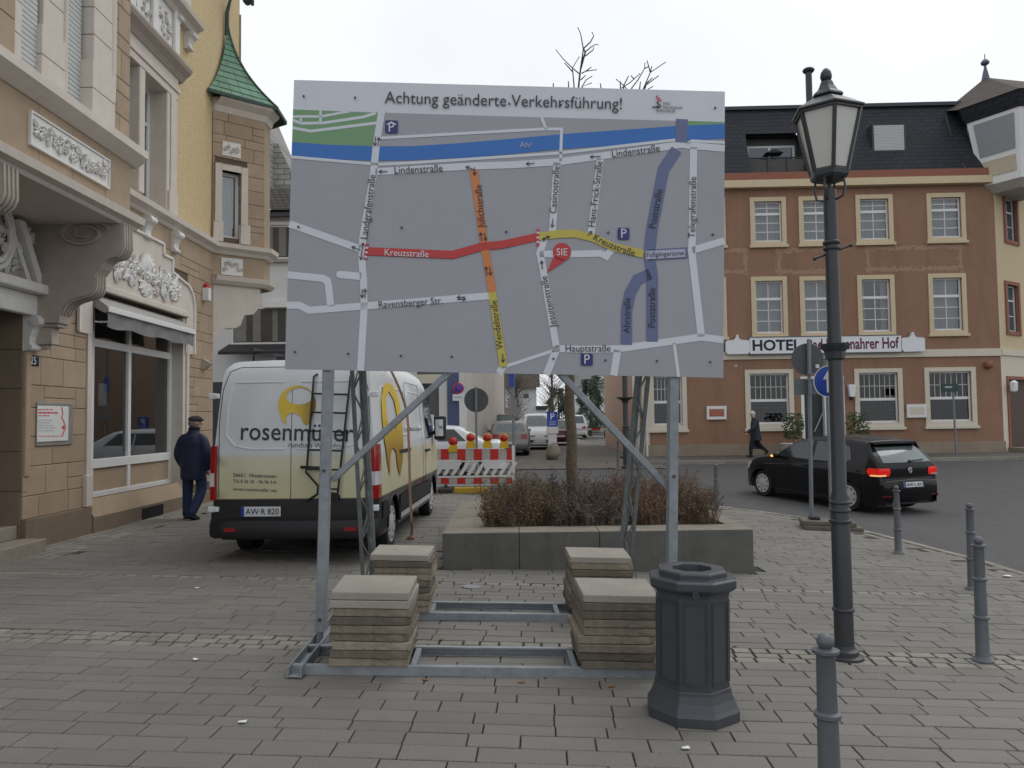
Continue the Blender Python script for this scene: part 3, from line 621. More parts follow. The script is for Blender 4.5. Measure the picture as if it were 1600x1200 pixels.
def shrub(name, label, cols, x0, x1, n, hmin, hmax, seed, lav=False):
    r = random.Random(seed); mb = MB(); yb0, yb1 = Y0+TH+.02, Y1-.42
    for i in range(n):
        bx, by = r.uniform(x0, x1), yb0 + (yb1-yb0)*r.random()**1.15
        fx = min(1, (by-yb0)/.5+.62); H = r.uniform(hmin, hmax)*fx*(.78+.3*math.sin(bx*5.1+seed)*math.cos(by*3.7)+.1*math.sin(bx*13))
        for k in range(r.randint(6, 10)):
            mb.cur = r.randrange(len(cols))
            a = r.uniform(0, 6.283); ln = H*r.uniform(.55, 1.08); sp = r.uniform(.05, .5)*ln
            p = Vector((bx+r.uniform(-.05, .05), by+r.uniform(-.05, .05), ZT-.06)); d = Vector((math.cos(a)*sp, math.sin(a)*sp, ln))
            p1 = p + d*.5 + Vector((r.uniform(-.05, .05), r.uniform(-.05, .05), .03)); p2 = p + d + Vector((r.uniform(-.05, .05), r.uniform(-.05, .05), 0))
            mb.tube([p, p1, p2], [.0045, .0032, .0014], 3, cap=False)
            for t in range(r.randint(3, 6)):
                f0 = r.uniform(.35, .98); q0 = p.lerp(p1, f0*2) if f0 < .5 else p1.lerp(p2, f0*2-1)
                q1 = q0 + Vector((r.uniform(-.1, .1), r.uniform(-.1, .1), r.uniform(.0, .13)))
                mb.tube([q0, q1], [.0022, .001], 3, cap=False)
                for l in range(3 if not lav else 5):
                    c = q0.lerp(q1, r.random()); s = r.uniform(.007, .018) if not lav else r.uniform(.008, .016)
                    u = Vector((r.uniform(-1, 1), r.uniform(-1, 1), r.uniform(-1, 1))).normalized()*s; v_ = u.orthogonal().normalized()*s*.6
                    mb.add([c-u, c+v_, c+u, c-v_], [(0, 1, 2, 3)])
    o = mb.build(name, cols); o.location = (0, 0, 0); return tag(o, label, 'shrub', 'shrubs in the planter')
tw = [mat('twig_brown', (.12, .08, .056), .9, isl=.4), mat('twig_red', (.125, .066, .048), .9, isl=.4), mat('twig_ochre', (.16, .11, .055), .9, isl=.4), mat('twig_grey', (.135, .115, .1), .9, isl=.4), mat('twig_dark', (.055, .04, .032), .9, isl=.4), mat('twig_green', (.085, .09, .045), .9, isl=.4)]
shrub('shrub', 'ochre brown bare shrub at the left end of the planter', [tw[0], tw[2], tw[4], tw[2]], -.36, .55, 88, .42, .66, 1)
shrub('shrub', 'grey twiggy shrub in the middle of the planter around the trunk', [tw[3], tw[0], tw[0], tw[4], tw[3]], .5, 1.35, 82, .40, .62, 2, True)
shrub('shrub', 'reddish brown bare shrub at the right end of the planter', [tw[1], tw[0], tw[0], tw[2]], 1.3, 2.55, 125, .45, .72, 3)
bark = mat('bark', (.125, .1, .07), .95, var=.35, scale=14, bump=.9, bscale=25, dirt=.5, dirtc=(.09, .075, .05), dscale=4)
TY = 10.9
tb = atY(896, 770, TY); tr = thing('bare_tree', 'bare young tree growing out of the planter', 'tree', (tb.x, TY, ZT-.05), world=True)
r = random.Random(5); mb = MB(); pts = []; rr = []
for i in range(13):
    t = i/12; pts.append((tb.x - .05*t + .012*math.sin(i*1.7), TY+.01*math.cos(i*2.1), ZT-.06 + t*2.9)); rr.append(.084 - .022*t + .004*math.sin(i*2.3))
mb.tube(pts, rr, 14); mb.build('trunk', bark, tr, smooth=60)
crown = MB(); dk = mat('branch_bark', (.07, .06, .052), .9, var=.2); hub = Vector(pts[-1])
TW = [[(465,770),(480,630),(490,550),(520,340),(490,170),(460,100)], [(490,560),(540,380),(525,330),(600,260),(638,190),(620,150)], [(545,370),(600,320),(660,285),(685,292)], [(540,420),(630,350),(637,325)], [(480,625),(395,555),(290,450),(210,350)],
      [(415,770),(400,600),(395,555),(470,430)], [(400,600),(310,500)], [(500,615),(550,590),(665,575)], [(550,590),(605,548)], [(505,765),(550,690),(615,650)], [(505,765),(610,725)], [(490,690),(540,642)], [(1200,795),(1280,605),(1450,490)], [(1280,605),(1245,475)], [(1280,605),(1295,540)],
      [(1070,780),(1140,690),(1215,560),(1220,500)], [(1215,560),(1258,540)], [(940,790),(1050,720),(1160,620)], [(1010,790),(975,750),(895,685)], [(980,750),(1030,650)], [(1230,750),(1370,645)], [(1235,730),(1300,670)], [(352,770),(350,710)], [(180,768),(178,730)], [(720,785),(714,735)], [(1160,780),(1168,715)], [(940,790),(940,710)], [(1095,680),(1065,645)], [(1255,795),(1305,765)]]
k1 = hub + Vector((.1, .05, 1.4)); k2 = hub + Vector((.75, .2, 1.5)); k3 = hub + Vector((-.45, .1, 1.2)); kb_ = hub+Vector((.5, -.5, 1.1)); 
for kk in (k1, k2, k3, kb_): crown.tube([hub - Vector((0, 0, .1)), hub.lerp(kk, .5)+Vector((r.uniform(-.08, .08), r.uniform(-.08, .08), 0)), kk], [.06, .04, .03], 8)
for ln in TW:
    P = [atY(840+x/7.27, 30+y/7.27, TY+.1) for x, y in ln]
    w0 = .011 if len(ln) > 4 else .006
    n = len(P); rad = [w0*(1-i/n)+.0035 for i in range(n)]
    if ln[0][1] > 740:
        kk = min((k1, k2, k3), key=lambda q_: (q_-P[0]).length); P = [kk, kk.lerp(P[0], .5)+Vector((r.uniform(-.05, .05), .02, 0))] + P; rad = [.024, .018] + rad
    crown.tube(P, rad, 6)
    crown.sphere(P[-1], .009, 6, 4)
for i in range(14):
    kk = r.choice((k1, k2, k3, kb_)); a = r.uniform(0, 6.28); d = Vector((math.cos(a)*.5, math.sin(a)*.5, r.uniform(.2, .7))); crown.tube([kk-Vector((0, 0, r.uniform(0, .3))), kk+d*.5, kk+d], [.010, .007, .003], 5)
crown.build('crown', dk, tr, smooth=60)
# ------------------------------------------------------------------ small things on the ground
dr = gp(738, 917); mb = MB(); mb.lathe([(.105, -.02), (.105, .006), (.09, .008), (.088, .004), (.01, .004)], 24); o = mb.build('drain_cover', mat('drain_metal', (.25, .25, .25), .6, .3, var=.2, scale=40), smooth=40); o.location = (dr.x, dr.y, dr.z+.003); o.rotation_euler = (0, math.atan(-CS), 0); tag(o, 'small round metal drain cover in the paving behind the board', 'drain cover')
pap = mat('paper', (.75, .76, .76), .8)
for (px, py), lab in (((306, 1032), 'scrap of white paper on the paving left of the board'), ((379, 1130), 'scrap of white paper at the bottom left on the paving'), ((1071, 1171), 'scrap of white paper on the paving below the bin'), ((308, 920), 'tiny scrap of white paper behind the sett band at left'), ((1573, 902), 'flat white paper scrap near the kerb at the right edge')):
    p = gp(px, py); mb = MB(); s = .024 if px != 1573 else .05; mb.prism([(-s, -s*.6), (s*.8, -s*.8), (s, s*.5), (s*.1, s*.9), (-s*.9, s*.2)], lambda u, v, d: Vector((u, v, d + .35*abs(u))), .003, .006); o = mb.build('paper_scrap', pap); o.location = p; o.rotation_euler = (0, .03, px*.1); tag(o, lab, 'litter')
lm = mat('dry_leaf', (.2, .1, .035), .85, var=.3, obr=.3)
for i, (px, py, lab) in enumerate([(815, 1067, 'dry brown leaf just in front of the middle of the front rail'), (770, 978, 'dry brown leaf in front of the middle of the rear rail'), (665, 1063, 'dry brown leaf before the front rail, right of the left stack'), (1148, 1010, 'dry brown leaf on the paving right of the litter bin'), (690, 1000, 'dry brown leaf between the rails beside the left stacks'), (955, 1074, 'dry brown leaf before the front right stack')]):
    p = gp(px, py); mb = MB(); s = .022; mb.prism([(-s*1.3, 0), (-s*.4, -s*.6), (s*.6, -s*.5), (s*1.4, 0), (s*.5, s*.6), (-s*.5, s*.5)], lambda u, v, d: Vector((u, v, d + .3*abs(v))), .002, .004); o = mb.build('dry_leaf', lm); o.location = p; o.rotation_euler = (.05, 0, i*1.3)
    tag(o, lab, 'leaf', 'dry leaves around the board frame')
# ------------------------------------------------------------------ ornate house on the left
XF = -6.2
stone = mat('house_stone', (.375, .285, .2), .9, var=.1, scale=4, bump=.15, bscale=60, obr=.07, dirt=.35, dirtc=(.26, .19, .125), dscale=1.2)
stoned = mat('house_plinth_stone', (.2, .155, .11), .9, var=.14, scale=3, bump=.2, bscale=50, dirt=.5, dirtc=(.13, .1, .075), dscale=1)
joint = mat('house_joint', (.12, .09, .065), .95)
cream = mat('cream_stone', (.60, .545, .48), .85, streak=.35, var=.07, scale=5, bump=.08, bscale=40, dirt=.35, dirtc=(.45, .40, .34), dscale=1.5)
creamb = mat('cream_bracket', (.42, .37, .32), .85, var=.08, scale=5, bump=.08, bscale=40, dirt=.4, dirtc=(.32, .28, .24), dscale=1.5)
whiter = mat('relief_white', (.70, .69, .66), .8, var=.06, scale=8, bump=.1, bscale=60, dirt=.3, dirtc=(.52, .5, .47), dscale=3)
yellow = mat('yellow_plaster', (.58, .455, .26), .9, streak=.3, var=.09, scale=9, bump=.9, bscale=26, dirt=.3, dirtc=(.5, .38, .2), dscale=2)
whitef = mat('white_frame', (.72, .72, .71), .4, var=.03)
shopglass = glass('shop_glass', (.55, .57, .57), .45); winglass = glass('window_glass', (.6, .64, .68), .5)
dark = mat('dark_interior', (.09, .085, .08), .9, var=.4, scale=2); curtain = mat('curtain', (.62, .62, .6), .9, var=.1, scale=4)
house = thing('corner_house', 'ornate beige and yellow corner house with bay, shop window and green turret', 'house', (XF, 12, gz(XF, 12)), world=True)
def F(py, z, d=0): return Vector((XF + d, py, z))        # (along street, height, out of the wall)
def fx(px, py, X=XF): p = atX(px, py, X); return (p.y, p.z)
def fbox(name, y0, y1, z0, z1, d0, d1, m, parent=None, bevel=.006, X=XF):
    mb = MB(); mb.box((X+d0, y0, z0), (X+d1, y1, z1)); return mb.build(name, m, parent or house, bevel=bevel)
GZ = gz(XF, 12) - .05
SHY0, SHY1 = fx(139, 600)[0], fx(284, 600)[0]; YE = 17.4; YC = 15.85
DOORY = 9.72
# wall masses (openings left free)
mb = MB(); W0 = XF - .5
def wall(y0, y1, z0, z1, dx=0): mb.box((W0, y0, z0), (XF+dx, y1, z1))
wall(DOORY+.002, SHY0, GZ-.1, 5.3); wall(SHY0, SHY1, 3.75, 5.3); wall(SHY1, YC, GZ-.1, 5.3); wall(SHY0, SHY1, GZ-.1, .62, -.03); wall(3, DOORY, 3.3, 5.3); wall(3, 7.9, GZ-.1, 3.3)
mb.build('ground_floor_wall', joint, house)
mb = MB(); mb.add([(XF, YC, GZ-.1), (XF-2, YE, GZ-.1), (XF-2, YE, 5.3), (XF, YC, 5.3)], [(0, 1, 2, 3)]); mb.build('corner_wall', stone, house)
# upper wall, window holes
W1 = (12.0, 13.62, 5.62, 7.75); W2 = (12.0, 14.2, 9.55, 11.5)
mb = MB()
for y0, y1, z0, z1 in ((3, W1[0], 5.3, 14), (W1[0], W1[1], 5.3, W1[2]), (W1[0], W1[1], W1[3], W2[2]), (W1[0], W2[1], W2[3], 14), (W1[1], YE, 5.3, W2[2]), (W2[1], YE, W2[2], 14)): mb.box((W0, y0, z0), (XF-.004, y1, z1))
mb.box((W0-6, 3, 5.3), (W0-.01, YE, 14)); mb.build('upper_wall', yellow, house)
mb = MB(); mb.box((W0-2.5, 3, GZ), (W0-2.4, YC, 12)); mb.build('back_wall', dark, house)
# ashlar blocks
def ashlar(parent, fn, u0, u1, v0, v1, holes, m, hh=.29, lmin=.42, lmax=.95, d0=0, d1=.022, seed=1, g=.007):
    r = random.Random(seed); v = v0; k = 0
    while v < v1 - .05:
        h = min(r.choice([hh, hh, hh*.62, hh*1.3]), v1-v)
        if v1 - v - h < .1: h = v1 - v
        iv = [(u0, u1)]
        for a, b, c, d in holes:
            if c < v+h-.01 and d > v+.01:
                iv = [q for (s, e) in iv for q in ((s, min(e, a)), (max(s, b), e)) if q[1]-q[0] > .05]
        for s, e in iv:
            u = s; first_ = True
            while u < e - .02:
                l = r.uniform(lmin, lmax)*(r.uniform(.4, .8) if first_ else 1); first_ = False
                if e - u - l < lmin*.5: l = e - u
                parts_ = [(v, h)]
                if h > hh*.9 and r.random() < .18: parts_ = [(v, h*.45), (v+h*.45, h*.55)]
                for vv, h2 in parts_:
                    mb = MB(); c = .006; P = [(u+g/2, vv+g/2), (u+l-g/2, vv+g/2), (u+l-g/2, vv+h2-g/2), (u+g/2, vv+h2-g/2)]; Q = [(u+g/2+c, vv+g/2+c), (u+l-g/2-c, vv+g/2+c), (u+l-g/2-c, vv+h2-g/2-c), (u+g/2+c, vv+h2-g/2-c)]
                    mb.add([fn(*p, d0) for p in P]+[fn(*p, d1-c) for p in P]+[fn(*p, d1) for p in Q], [(0, 1, 5, 4), (1, 2, 6, 5), (2, 3, 7, 6), (3, 0, 4, 7), (4, 5, 9, 8), (5, 6, 10, 9), (6, 7, 11, 10), (7, 4, 8, 11), (8, 9, 10, 11)])
                    mb.build('stone_block', m, parent)
                u += l
        v += h
ashlar(house, F, DOORY, YC, .56, 5.28, [(SHY0-.12, SHY1+.22, -1, 3.2), (SHY0-.05, 14.6, 3.1, 4.4)], stone, seed=3)
# plinth
fbox('plinth', DOORY, SHY0-.0, GZ-.1, .56, 0, .07, stoned); fbox('plinth', SHY0+.004, YC, GZ-.1, .40, 0, .09, stoned)
mb = MB(); mb.add([(XF+.09, SHY0+.004, .40), (XF+.09, SHY1+.1, .40), (XF-.03, SHY1+.1, .66), (XF-.03, SHY0+.004, .66)], [(0, 1, 2, 3)]); mb.build('window_ledge', stone, house)
fbox('cellar_vent', fx(213, 800)[0], fx(247, 800)[0], .17, .36, .085, .095, blk)
# ------- shop window
XG = XF - .25
gyl, gyr = SHY0, SHY1
fr_ = [(gyl, gyr, .64, .72), (gyl, gyr, 1.08, 1.22), (gyl, gyr, 2.95, 3.07), (gyl, gyr, 3.66, 3.75)]
ym = fx(197, 600, XG)[0]
for y0, y1, z0, z1 in fr_: fbox('shop_window_frame', y0, y1, z0, z1, 0, .07, whitef, X=XG)
for y in (fx(141, 600, XG)[0]-.05, ym, gyr-.045):
    fbox('shop_window_frame', y-.045, y+.045, .722, 3.66, .004, .066, whitef, X=XG)
for y0, y1 in ((gyl, ym), (ym, gyr)):
    for z0, z1 in ((1.2, 2.97), (3.05, 3.68)):
        mb = MB(); mb.add([(XG+.02, y0, z0), (XG+.02, y1, z0), (XG+.02, y1, z1), (XG+.02, y0, z1)], [(0, 1, 2, 3)]); mb.build('shop_window_pane', shopglass, house)
    fbox('shop_base_panel', y0+.03, y1-.03, .70, 1.10, .02, .035, stone, X=XG)
mb = MB(); mb.box((XG-1.9, gyl-.3, .3), (XG-1.85, gyr+1, 3.8)); mb.box((XG-1.85, gyl-.3, .95), (XG, gyr+.2, 1.0)); mb.box((XG-1.85, gyl, 3.7), (XG, gyr, 3.75)); mb.box((XG-1.85, gyr+.25, .3), (XG-.26, gyr+.3, 3.7)); mb.build('shop_interior', mat('shop_inside', (.16, .135, .11), .9, var=.3, scale=1.5), house)
mb = MB(); mb.box((XG-.06, ym-.75, 2.05), (XG-.055, ym-.5, 2.4)); mb.build('notice', pap, house)
mb = MB(); mb.box((XG-1.5, ym-.8, .3), (XG-1.4, ym+1.0, 1.9)); mb.box((XG-1.0, ym+1.2, 1.0), (XG-.6, ym+1.6, 1.25)); mb.build('shop_display', mat('shop_display', (.3, .31, .31), .8), house)
fbox('shop_surround', SHY0-.11, SHY0, .66, 3.3, -.2, .045, cream); fbox('shop_surround', SHY0-.16, SHY0, .57, 1.02, -.1, .075, cream)
mb = MB(); mb.box((XG, SHY1-.012, .4), (XF+.03, SHY1+.1, 3.74)); mb.build('shop_reveal', cream, house, bevel=.01)
fbox('shop_surround', SHY1+.1, SHY1+.2, .4, 3.3, 0, .06, cream)
# awning
mb = MB(); ya, yb = SHY0+.02, SHY1-.02
P = [(0, 3.7), (.12, 3.67), (.34, 3.5), (.36, 3.43), (.30, 3.40), (.02, 3.55)]
mb.prism(P, lambda u, v, d: Vector((XF-.1+u, d, v)), ya, yb); aw = mb.build('awning_cassette', mat('awning_grey', (.33, .32, .3), .6, var=.1), house)
mb = MB(); mb.box((XF+.235, ya, 3.41), (XF+.275, yb, 3.50)); mb.build('awning_bar', whitef, house, bevel=.01)
rows = []
for i in range(25):
    y = ya + .02 + (yb-ya-.04)*i/24; rows.append([Vector((XF+.235+.012*math.sin(i*1.1+j), y, 3.42 - j*(.075+.006*math.sin(i*.8)))) for j in range(4)])
mb = MB(); mb.grid(rows); mb.build('awning_valance', mat('awning_cloth', (.2, .2, .195), .9, var=.25, scale=3), house, smooth=60)
# ------- stepped pediment with relief
YM = (SHY0+SHY1)/2+.02
half = [(1.98, 3.08), (1.98, 3.75)] + [(1.53+.45*math.cos(R(a)), 3.95+.45*math.sin(R(a))) for a in range(0, 91, 15)] + [(1.42, 4.42), (1.0, 4.5), (1.0, 4.74), (.64, 4.74), (.64, 4.93)]
out = [(YM+a, z) for a, z in half] + [(YM-a, z) for a, z in reversed(half)]
inner = [(YM-1.62, 3.08), (YM-1.62, 3.75), (YM+1.62, 3.75), (YM+1.62, 3.08)]
mb = MB(); mb.prism(out + inner, lambda u, v, d: F(u, v, d), .0, .05); mb.build('pediment', cream, house, bevel=.008)
mb = MB()
for i in range(len(out)-1):
    a, b2 = F(*out[i], .06), F(*out[i+1], .06); mb.bar(a, b2, .05, .05)
mb.build('pediment_moulding', whiter, house, bevel=.01)
fbox('lintel_moulding', SHY0+.0, SHY1+.1, 3.75, 3.86, .0, .1, cream, bevel=.02)
def relief(mb, fn, w, h, seed, n=26, mask=False, sc=1.0):
    """plaster foliage: scrolls, leaves and rosettes standing out of a panel; fn(u, v, d)"""
    r = random.Random(seed)
    def leaf(u, v, a, l, d):
        ca, sa = math.cos(a), math.sin(a); P = []
        for t, k in ((0, .1), (.3, .34), (.65, .3), (1, .02)):
            for s in (-1, 0, 1): uu = t*l; vv = s*k*l; P.append(fn(u+uu*ca-vv*sa, v+uu*sa+vv*ca, d*(.35 if s else 1.15)*(1-.3*t)))
        mb.add(P, [(i*3+j, i*3+j+1, i*3+j+4, i*3+j+3) for i in range(3) for j in range(2)])
    def scroll(u, v, rad, dirn, ph):
        pts = []
        for i in range(15):
            t = i/14; a = ph + dirn*t*7.5; q = rad*(1-.82*t); pts.append(fn(u+q*math.cos(a), v+q*math.sin(a), .02*sc))
        mb.tube(pts, [rad*.17*(1-.3*i/14) for i in range(15)], 5)
        mb.sphere(fn(u, v, .025*sc), rad*.22, 7, 5)
    for s in (1, -1):
        for i in range(n//2):
            u = s*w/2*(i+.5)/(n/2); env = h/2*(1-.45*(abs(u)/(w/2))**1.6 if mask else .86)
            v = r.uniform(-.7, .7)*env; rad = r.uniform(.14, .24)*min(h, w*.5)
            if i % 2 == 0: scroll(u, v, rad*.9, s*r.choice((1, -1)), r.uniform(0, 6))
            for k in range(4): leaf(u+r.uniform(-.3, .3)*rad, v+r.uniform(-.5, .5)*rad, r.uniform(0, 6.28), rad*r.uniform(.8, 1.5), .035*sc)
    if mask:
        mb.sphere(fn(0, h*.02, .02), .1, 12, 8, (.5, .75, 1.1)); mb.sphere(fn(0, 0, .075), .03, 8, 6, (.9, .7, 1.4))
        for s in (-1, 1): mb.sphere(fn(s*.045, h*.06, .06), .022, 8, 5); mb.sphere(fn(s*.06, -.03, .05), .03, 8, 5)
        mb.sphere(fn(0, -.08, .06), .025, 8, 5, (1, 1.6, .6))
        for k in range(7): leaf(0, .12, R(30+k*20), .3, .05); leaf(0, -.1, R(210+k*20), .26, .05)
mb = MB(); relief(mb, lambda u, v, d: F(YM-u, 4.22+v, .05+d), 2.5, .66, 4, 30, True, 1.4); mb.build('pediment_relief', whiter, house, smooth=60)
# ------- string course and its consoles
def course(prof, m, pts, name='string_course'):
    """profile (out, z) swept along plan points with outward normals"""
    rows = []
    for (x, y), (nx, ny) in pts: rows.append([Vector((x+nx*o, y+ny*o, z)) for o, z in prof])
    mb = MB(); mb.grid(rows); n = len(prof); mb.add(rows[0], [tuple(range(n))]); mb.add(rows[-1], [tuple(range(n-1, -1, -1))]); return mb.build(name, m, house, fixn=True)
OA = Vector((XF, 15.8)); OB = Vector((-5.34, 16.52)); od = (OB-OA).normalized(); on = Vector((od.y, -od.x)); OL = (OB-OA).length
def wrap(prof, m, y0, name='string_course', ext=.12):
    mit = (Vector((1, 0))+on).normalized()/max(.3, (Vector((1, 0))+on).normalized().dot(on)); e2 = OB+od*.0
    m2 = (Vector((1, 0))+on).normalized()/max(.3, (Vector((1, 0))+on).normalized().dot(on))
    return course(prof, m, [((XF, y0), (1, 0)), (tuple(OA), tuple(mit)), (tuple(OB), tuple(m2)), ((OB.x, 16.9), (1, 0)), ((OB.x-.86, 17.6), (1, 0))], name)
wrap([(0, 5.26), (.06, 5.28), (.10, 5.34), (.19, 5.40), (.20, 5.49), (0, 5.53)], cream, 10.1)
def console(y, zt, h, w, d, name='console', m=None, X=XF):
    mb = MB(); P = [(0, zt), (d, zt), (d*1.05, zt-h*.12), (d*.98, zt-h*.28), (d*.7, zt-h*.4), (d*.5, zt-h*.6), (d*.45, zt-h*.78), (d*.62, zt-h*.86), (d*.6, zt-h*.97), (0, zt-h)]
    mb.prism(P, lambda u, v, q: Vector((X+u, q, v)), y-w/2, y+w/2)
    mb.tube([(X+d*.85, y-w*.56, zt-h*.16), (X+d*.85, y+w*.56, zt-h*.16)], h*.15, 12); mb.tube([(X+d*.5, y-w*.54, zt-h*.9), (X+d*.5, y+w*.54, zt-h*.9)], h*.09, 10)
    mb.build(name, m or whiter, house, bevel=.008)
for px, py in ((227, 340), (271, 365)): console(fx(px, py)[0]-.05, 5.26, .38, .2, .16)
# ------- first floor window with stone surround
def bars(y0, y1, z0, z1, X, t, m, vert=(), hor=(), nm='window_frame', d=.05):
    mb = MB()
    for a, b2, c, e in [(y0, y0+t, z0, z1), (y1-t, y1, z0, z1), (y0+t, y1-t, z0, z0+t), (y0+t, y1-t, z1-t, z1)]: mb.box((X, a, c), (X+d, b2, e))
    for v in vert: mb.box((X+.002, v-t*.5, z0+t), (X+d-.002, v+t*.5, z1-t))
    for h in hor: mb.box((X+.004, y0+t, h-t*.4), (X+d-.004, y1-t, h+t*.4))
    return mb.build(nm, m, house, bevel=.004)
def hwin(y0, y1, z0, z1, vert, hor):
    X = XF-.32; bars(y0, y1, z0, z1, X, .07, whitef, vert, hor)
    mb = MB(); mb.add([(X+.02, y0+.05, z0+.05), (X+.02, y1-.05, z0+.05), (X+.02, y1-.05, z1-.05), (X+.02, y0+.05, z1-.05)], [(0, 1, 2, 3)]); mb.build('window_pane', winglass, house)
    mb = MB(); mb.grid([[Vector((X-.12+.02*math.sin(i*1.9), y0+(y1-y0)*i/40, z)) for i in range(41)] for z in (z0, z1)]); mb.build('curtain', curtain, house, smooth=80)
ys0, ys1 = 12.0, 13.62; ymul = fx(218, 200)[0]
hwin(ymul+.08, ys1, 5.62, 7.75, ((ymul+ys1)/2+.1,), (7.1,)); hwin(ys0, ymul-.08, 5.62, 7.75, (), (7.1,))
fbox('window_mullion', ymul-.1, ymul+.1, 5.62, 7.75, -.35, .05, cream, bevel=.02); fbox('window_surround', ys1-.012, ys1+.42, 5.5, 7.75, -.36, .05, cream, bevel=.02); fbox('window_surround', ys1+.02, ys1+.36, 5.5, 5.95, .05, .09, cream); fbox('window_surround', ys1+.1, ys1+.3, 5.95, 7.75, .05, .075, cream, bevel=.012)
fbox('window_surround', ys0-.4, ys0+.012, 5.5, 7.75, -.36, .05, cream); fbox('window_lintel', ys0-.4, ys1+.42, 7.738, 8.15, -.36, .06, cream, bevel=.015); fbox('window_lintel', ys0-.4, ys1+.46, 7.88, 7.98, .06, .085, cream)
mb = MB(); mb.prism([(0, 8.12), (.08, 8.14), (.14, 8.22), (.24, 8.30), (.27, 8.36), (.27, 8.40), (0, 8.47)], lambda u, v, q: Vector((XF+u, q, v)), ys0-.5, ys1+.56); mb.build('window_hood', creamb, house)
# relief panels above, then the next window
fbox('relief_panel', ys0-.3, ys1+.34, 8.47, 9.35, 0, .06, whiter)
for y in (ys1+.24, 13.0, 12.2): fbox('relief_pilaster', y-.1, y+.1, 8.45, 9.34, .06, .12, whiter, bevel=.015)
for y in (13.4, 12.6): mb = MB(); relief(mb, lambda u, v, d, y=y: F(y-u, 8.92+v, .06+d), .55, .8, int(y*10), 14, False, 1.2); tag(mb.build('relief_ornament', whiter, house, smooth=60), kind='stuff')
mb = MB(); mb.prism([(0, 9.28), (.1, 9.3), (.15, 9.38), (.26, 9.44), (.28, 9.52), (0, 9.56)], lambda u, v, q: Vector((XF+u, q, v)), ys0-.5, 14.72); mb.build('window_sill', cream, house)
console(14.5, 9.28, .34, .18, .17); console(13.93, 9.30, .2, .16, .17)
fbox('window_surround', 14.188, 14.58, 9.56, 11.6, -.36, .06, cream, bevel=.015); hwin(12.0, 14.2, 9.56, 11.5, (13.0,), (10.9,))
fbox('wall_ornament', YE-.02, YE+.012, 9.7, 11.2, -.35, .03, stone)
# ------- bay on the left
BX = -5.05; BY0, BY1 = 4.6, 10.1
def bbox(name, y0, y1, z0, z1, d0, d1, m, bevel=.006, parent=None): return fbox(name, y0, y1, z0, z1, d0, d1, m, parent, bevel, X=BX)
bay = None
mb = MB(); mb.box((XF-.01, BY0, 4.52), (BX-.03, BY1-.03, 5.3)); mb.box((XF-.01, BY0, 5.3), (BX-.3, BY1-.02, 12)); mb.build('bay_wall', joint, house)
mb = MB(); mb.prism([(-1.15, 4.34), (.02, 4.34), (.05, 4.38), (.13, 4.41), (.15, 4.5), (0, 4.56), (-1.15, 4.56)], lambda u, v, q: Vector((BX+u, q, v)), BY0, BY1+.13); mb.build('bay_floor_slab', cream, house)
ashlar(house, lambda u, v, d: Vector((BX-.03+d, u, v)), BY0, BY1, 4.56, 5.22, [], stone, hh=.66, lmin=.5, lmax=.8, d0=0, d1=.03, seed=8, g=.004)
mb = MB(); mb.prism([(-.2, 5.2), (.02, 5.2), (.1, 5.26), (.17, 5.32), (.17, 5.42), (0, 5.47), (-.2, 5.47)], lambda u, v, q: Vector((BX+u, q, v)), BY0, BY1+.14); mb.build('bay_sill', cream, house)
ra, rb = fx(46, 190, BX)[0], fx(167, 260, BX)[0]
bbox('bay_relief_panel', ra, rb, 4.72, 5.05, 0, .02, whiter); mb = MB(); relief(mb, lambda u, v, d: Vector((BX+.02+d, (ra+rb)/2-u, 4.885+v)), rb-ra-.06, .27, 21, 34, False, 1.0); mb.build('bay_relief', whiter, house, smooth=60)
mb = MB()
for y0, y1, z0, z1 in ((ra-.02, rb+.02, 5.05, 5.07), (ra-.02, rb+.02, 4.70, 4.72), (ra-.02, ra, 4.72, 5.05), (rb, rb+.02, 4.72, 5.05)): mb.box((BX, y0, z0), (BX+.035, y1, z1))
mb.build('bay_relief_frame', whiter, house)
yy = [fx(p, 60, BX)[0] for p in (0, 37, 71, 110, 136, 176)]
ashlar(house, lambda u, v, d: Vector((BX-.03+d, u, v)), yy[0]-1.2, yy[1]-.12, 5.47, 9, [], stone, hh=.34, seed=9); ashlar(house, lambda u, v, d: Vector((BX-.03+d, u, v)), yy[5], BY1-.02, 5.47, 9, [], stone, hh=.3, lmin=.2, lmax=.5, seed=10)
mb = MB(); mb.box((BX-.3, yy[5]-.1, 5.47), (BX-.03, BY1-.02, 9)); mb.box((BX-.3, yy[0]-1.2, 5.47), (BX-.03, yy[1]-.1, 9)); mb.build('bay_pier_core', joint, house)
def pier(y0, y1, d, z0=5.47):
    z = z0; k = 0
    while z < 8.9:
        h = .34; g_ = .004; k += 1; ex = .05 if z < 5.9 else 0
        mb = MB(); mb.box((BX-.3, y0-ex, z+g_), (BX+d+ex*.4, y1+ex, z+h-g_)); mb.build('pier_block', cream, house, bevel=.008); z += h
pier(yy[2]+.06, yy[3]-.02, -.06); pier(yy[4]+.1, yy[5]-.06, .03); pier(yy[1]-.13, yy[1]-.05, -.04)
mb = MB(); mb.tube([(BX-.06, yy[3]+.0, 5.5), (BX-.06, yy[3]+.0, 9)], .03, 12); mb.tube([(BX+.0, yy[5]-.02, 5.85), (BX+.0, yy[5]-.02, 9)], .055, 12); mb.build('pier_shaft', cream, house, smooth=50)
shut = mat('roller_shutter', (.5, .52, .51), .6, var=.04)
for y0, y1 in ((yy[1]-.02, yy[2]), (yy[3]+.02, yy[4]+.04)):
    mb = MB(); z = 5.47
    while z < 8.9: mb.box((BX-.13, y0-.02, z), (BX-.10, y1+.02, z+.052)); z += .058
    o = mb.build('roller_shutter', shut, house, bevel=.006)
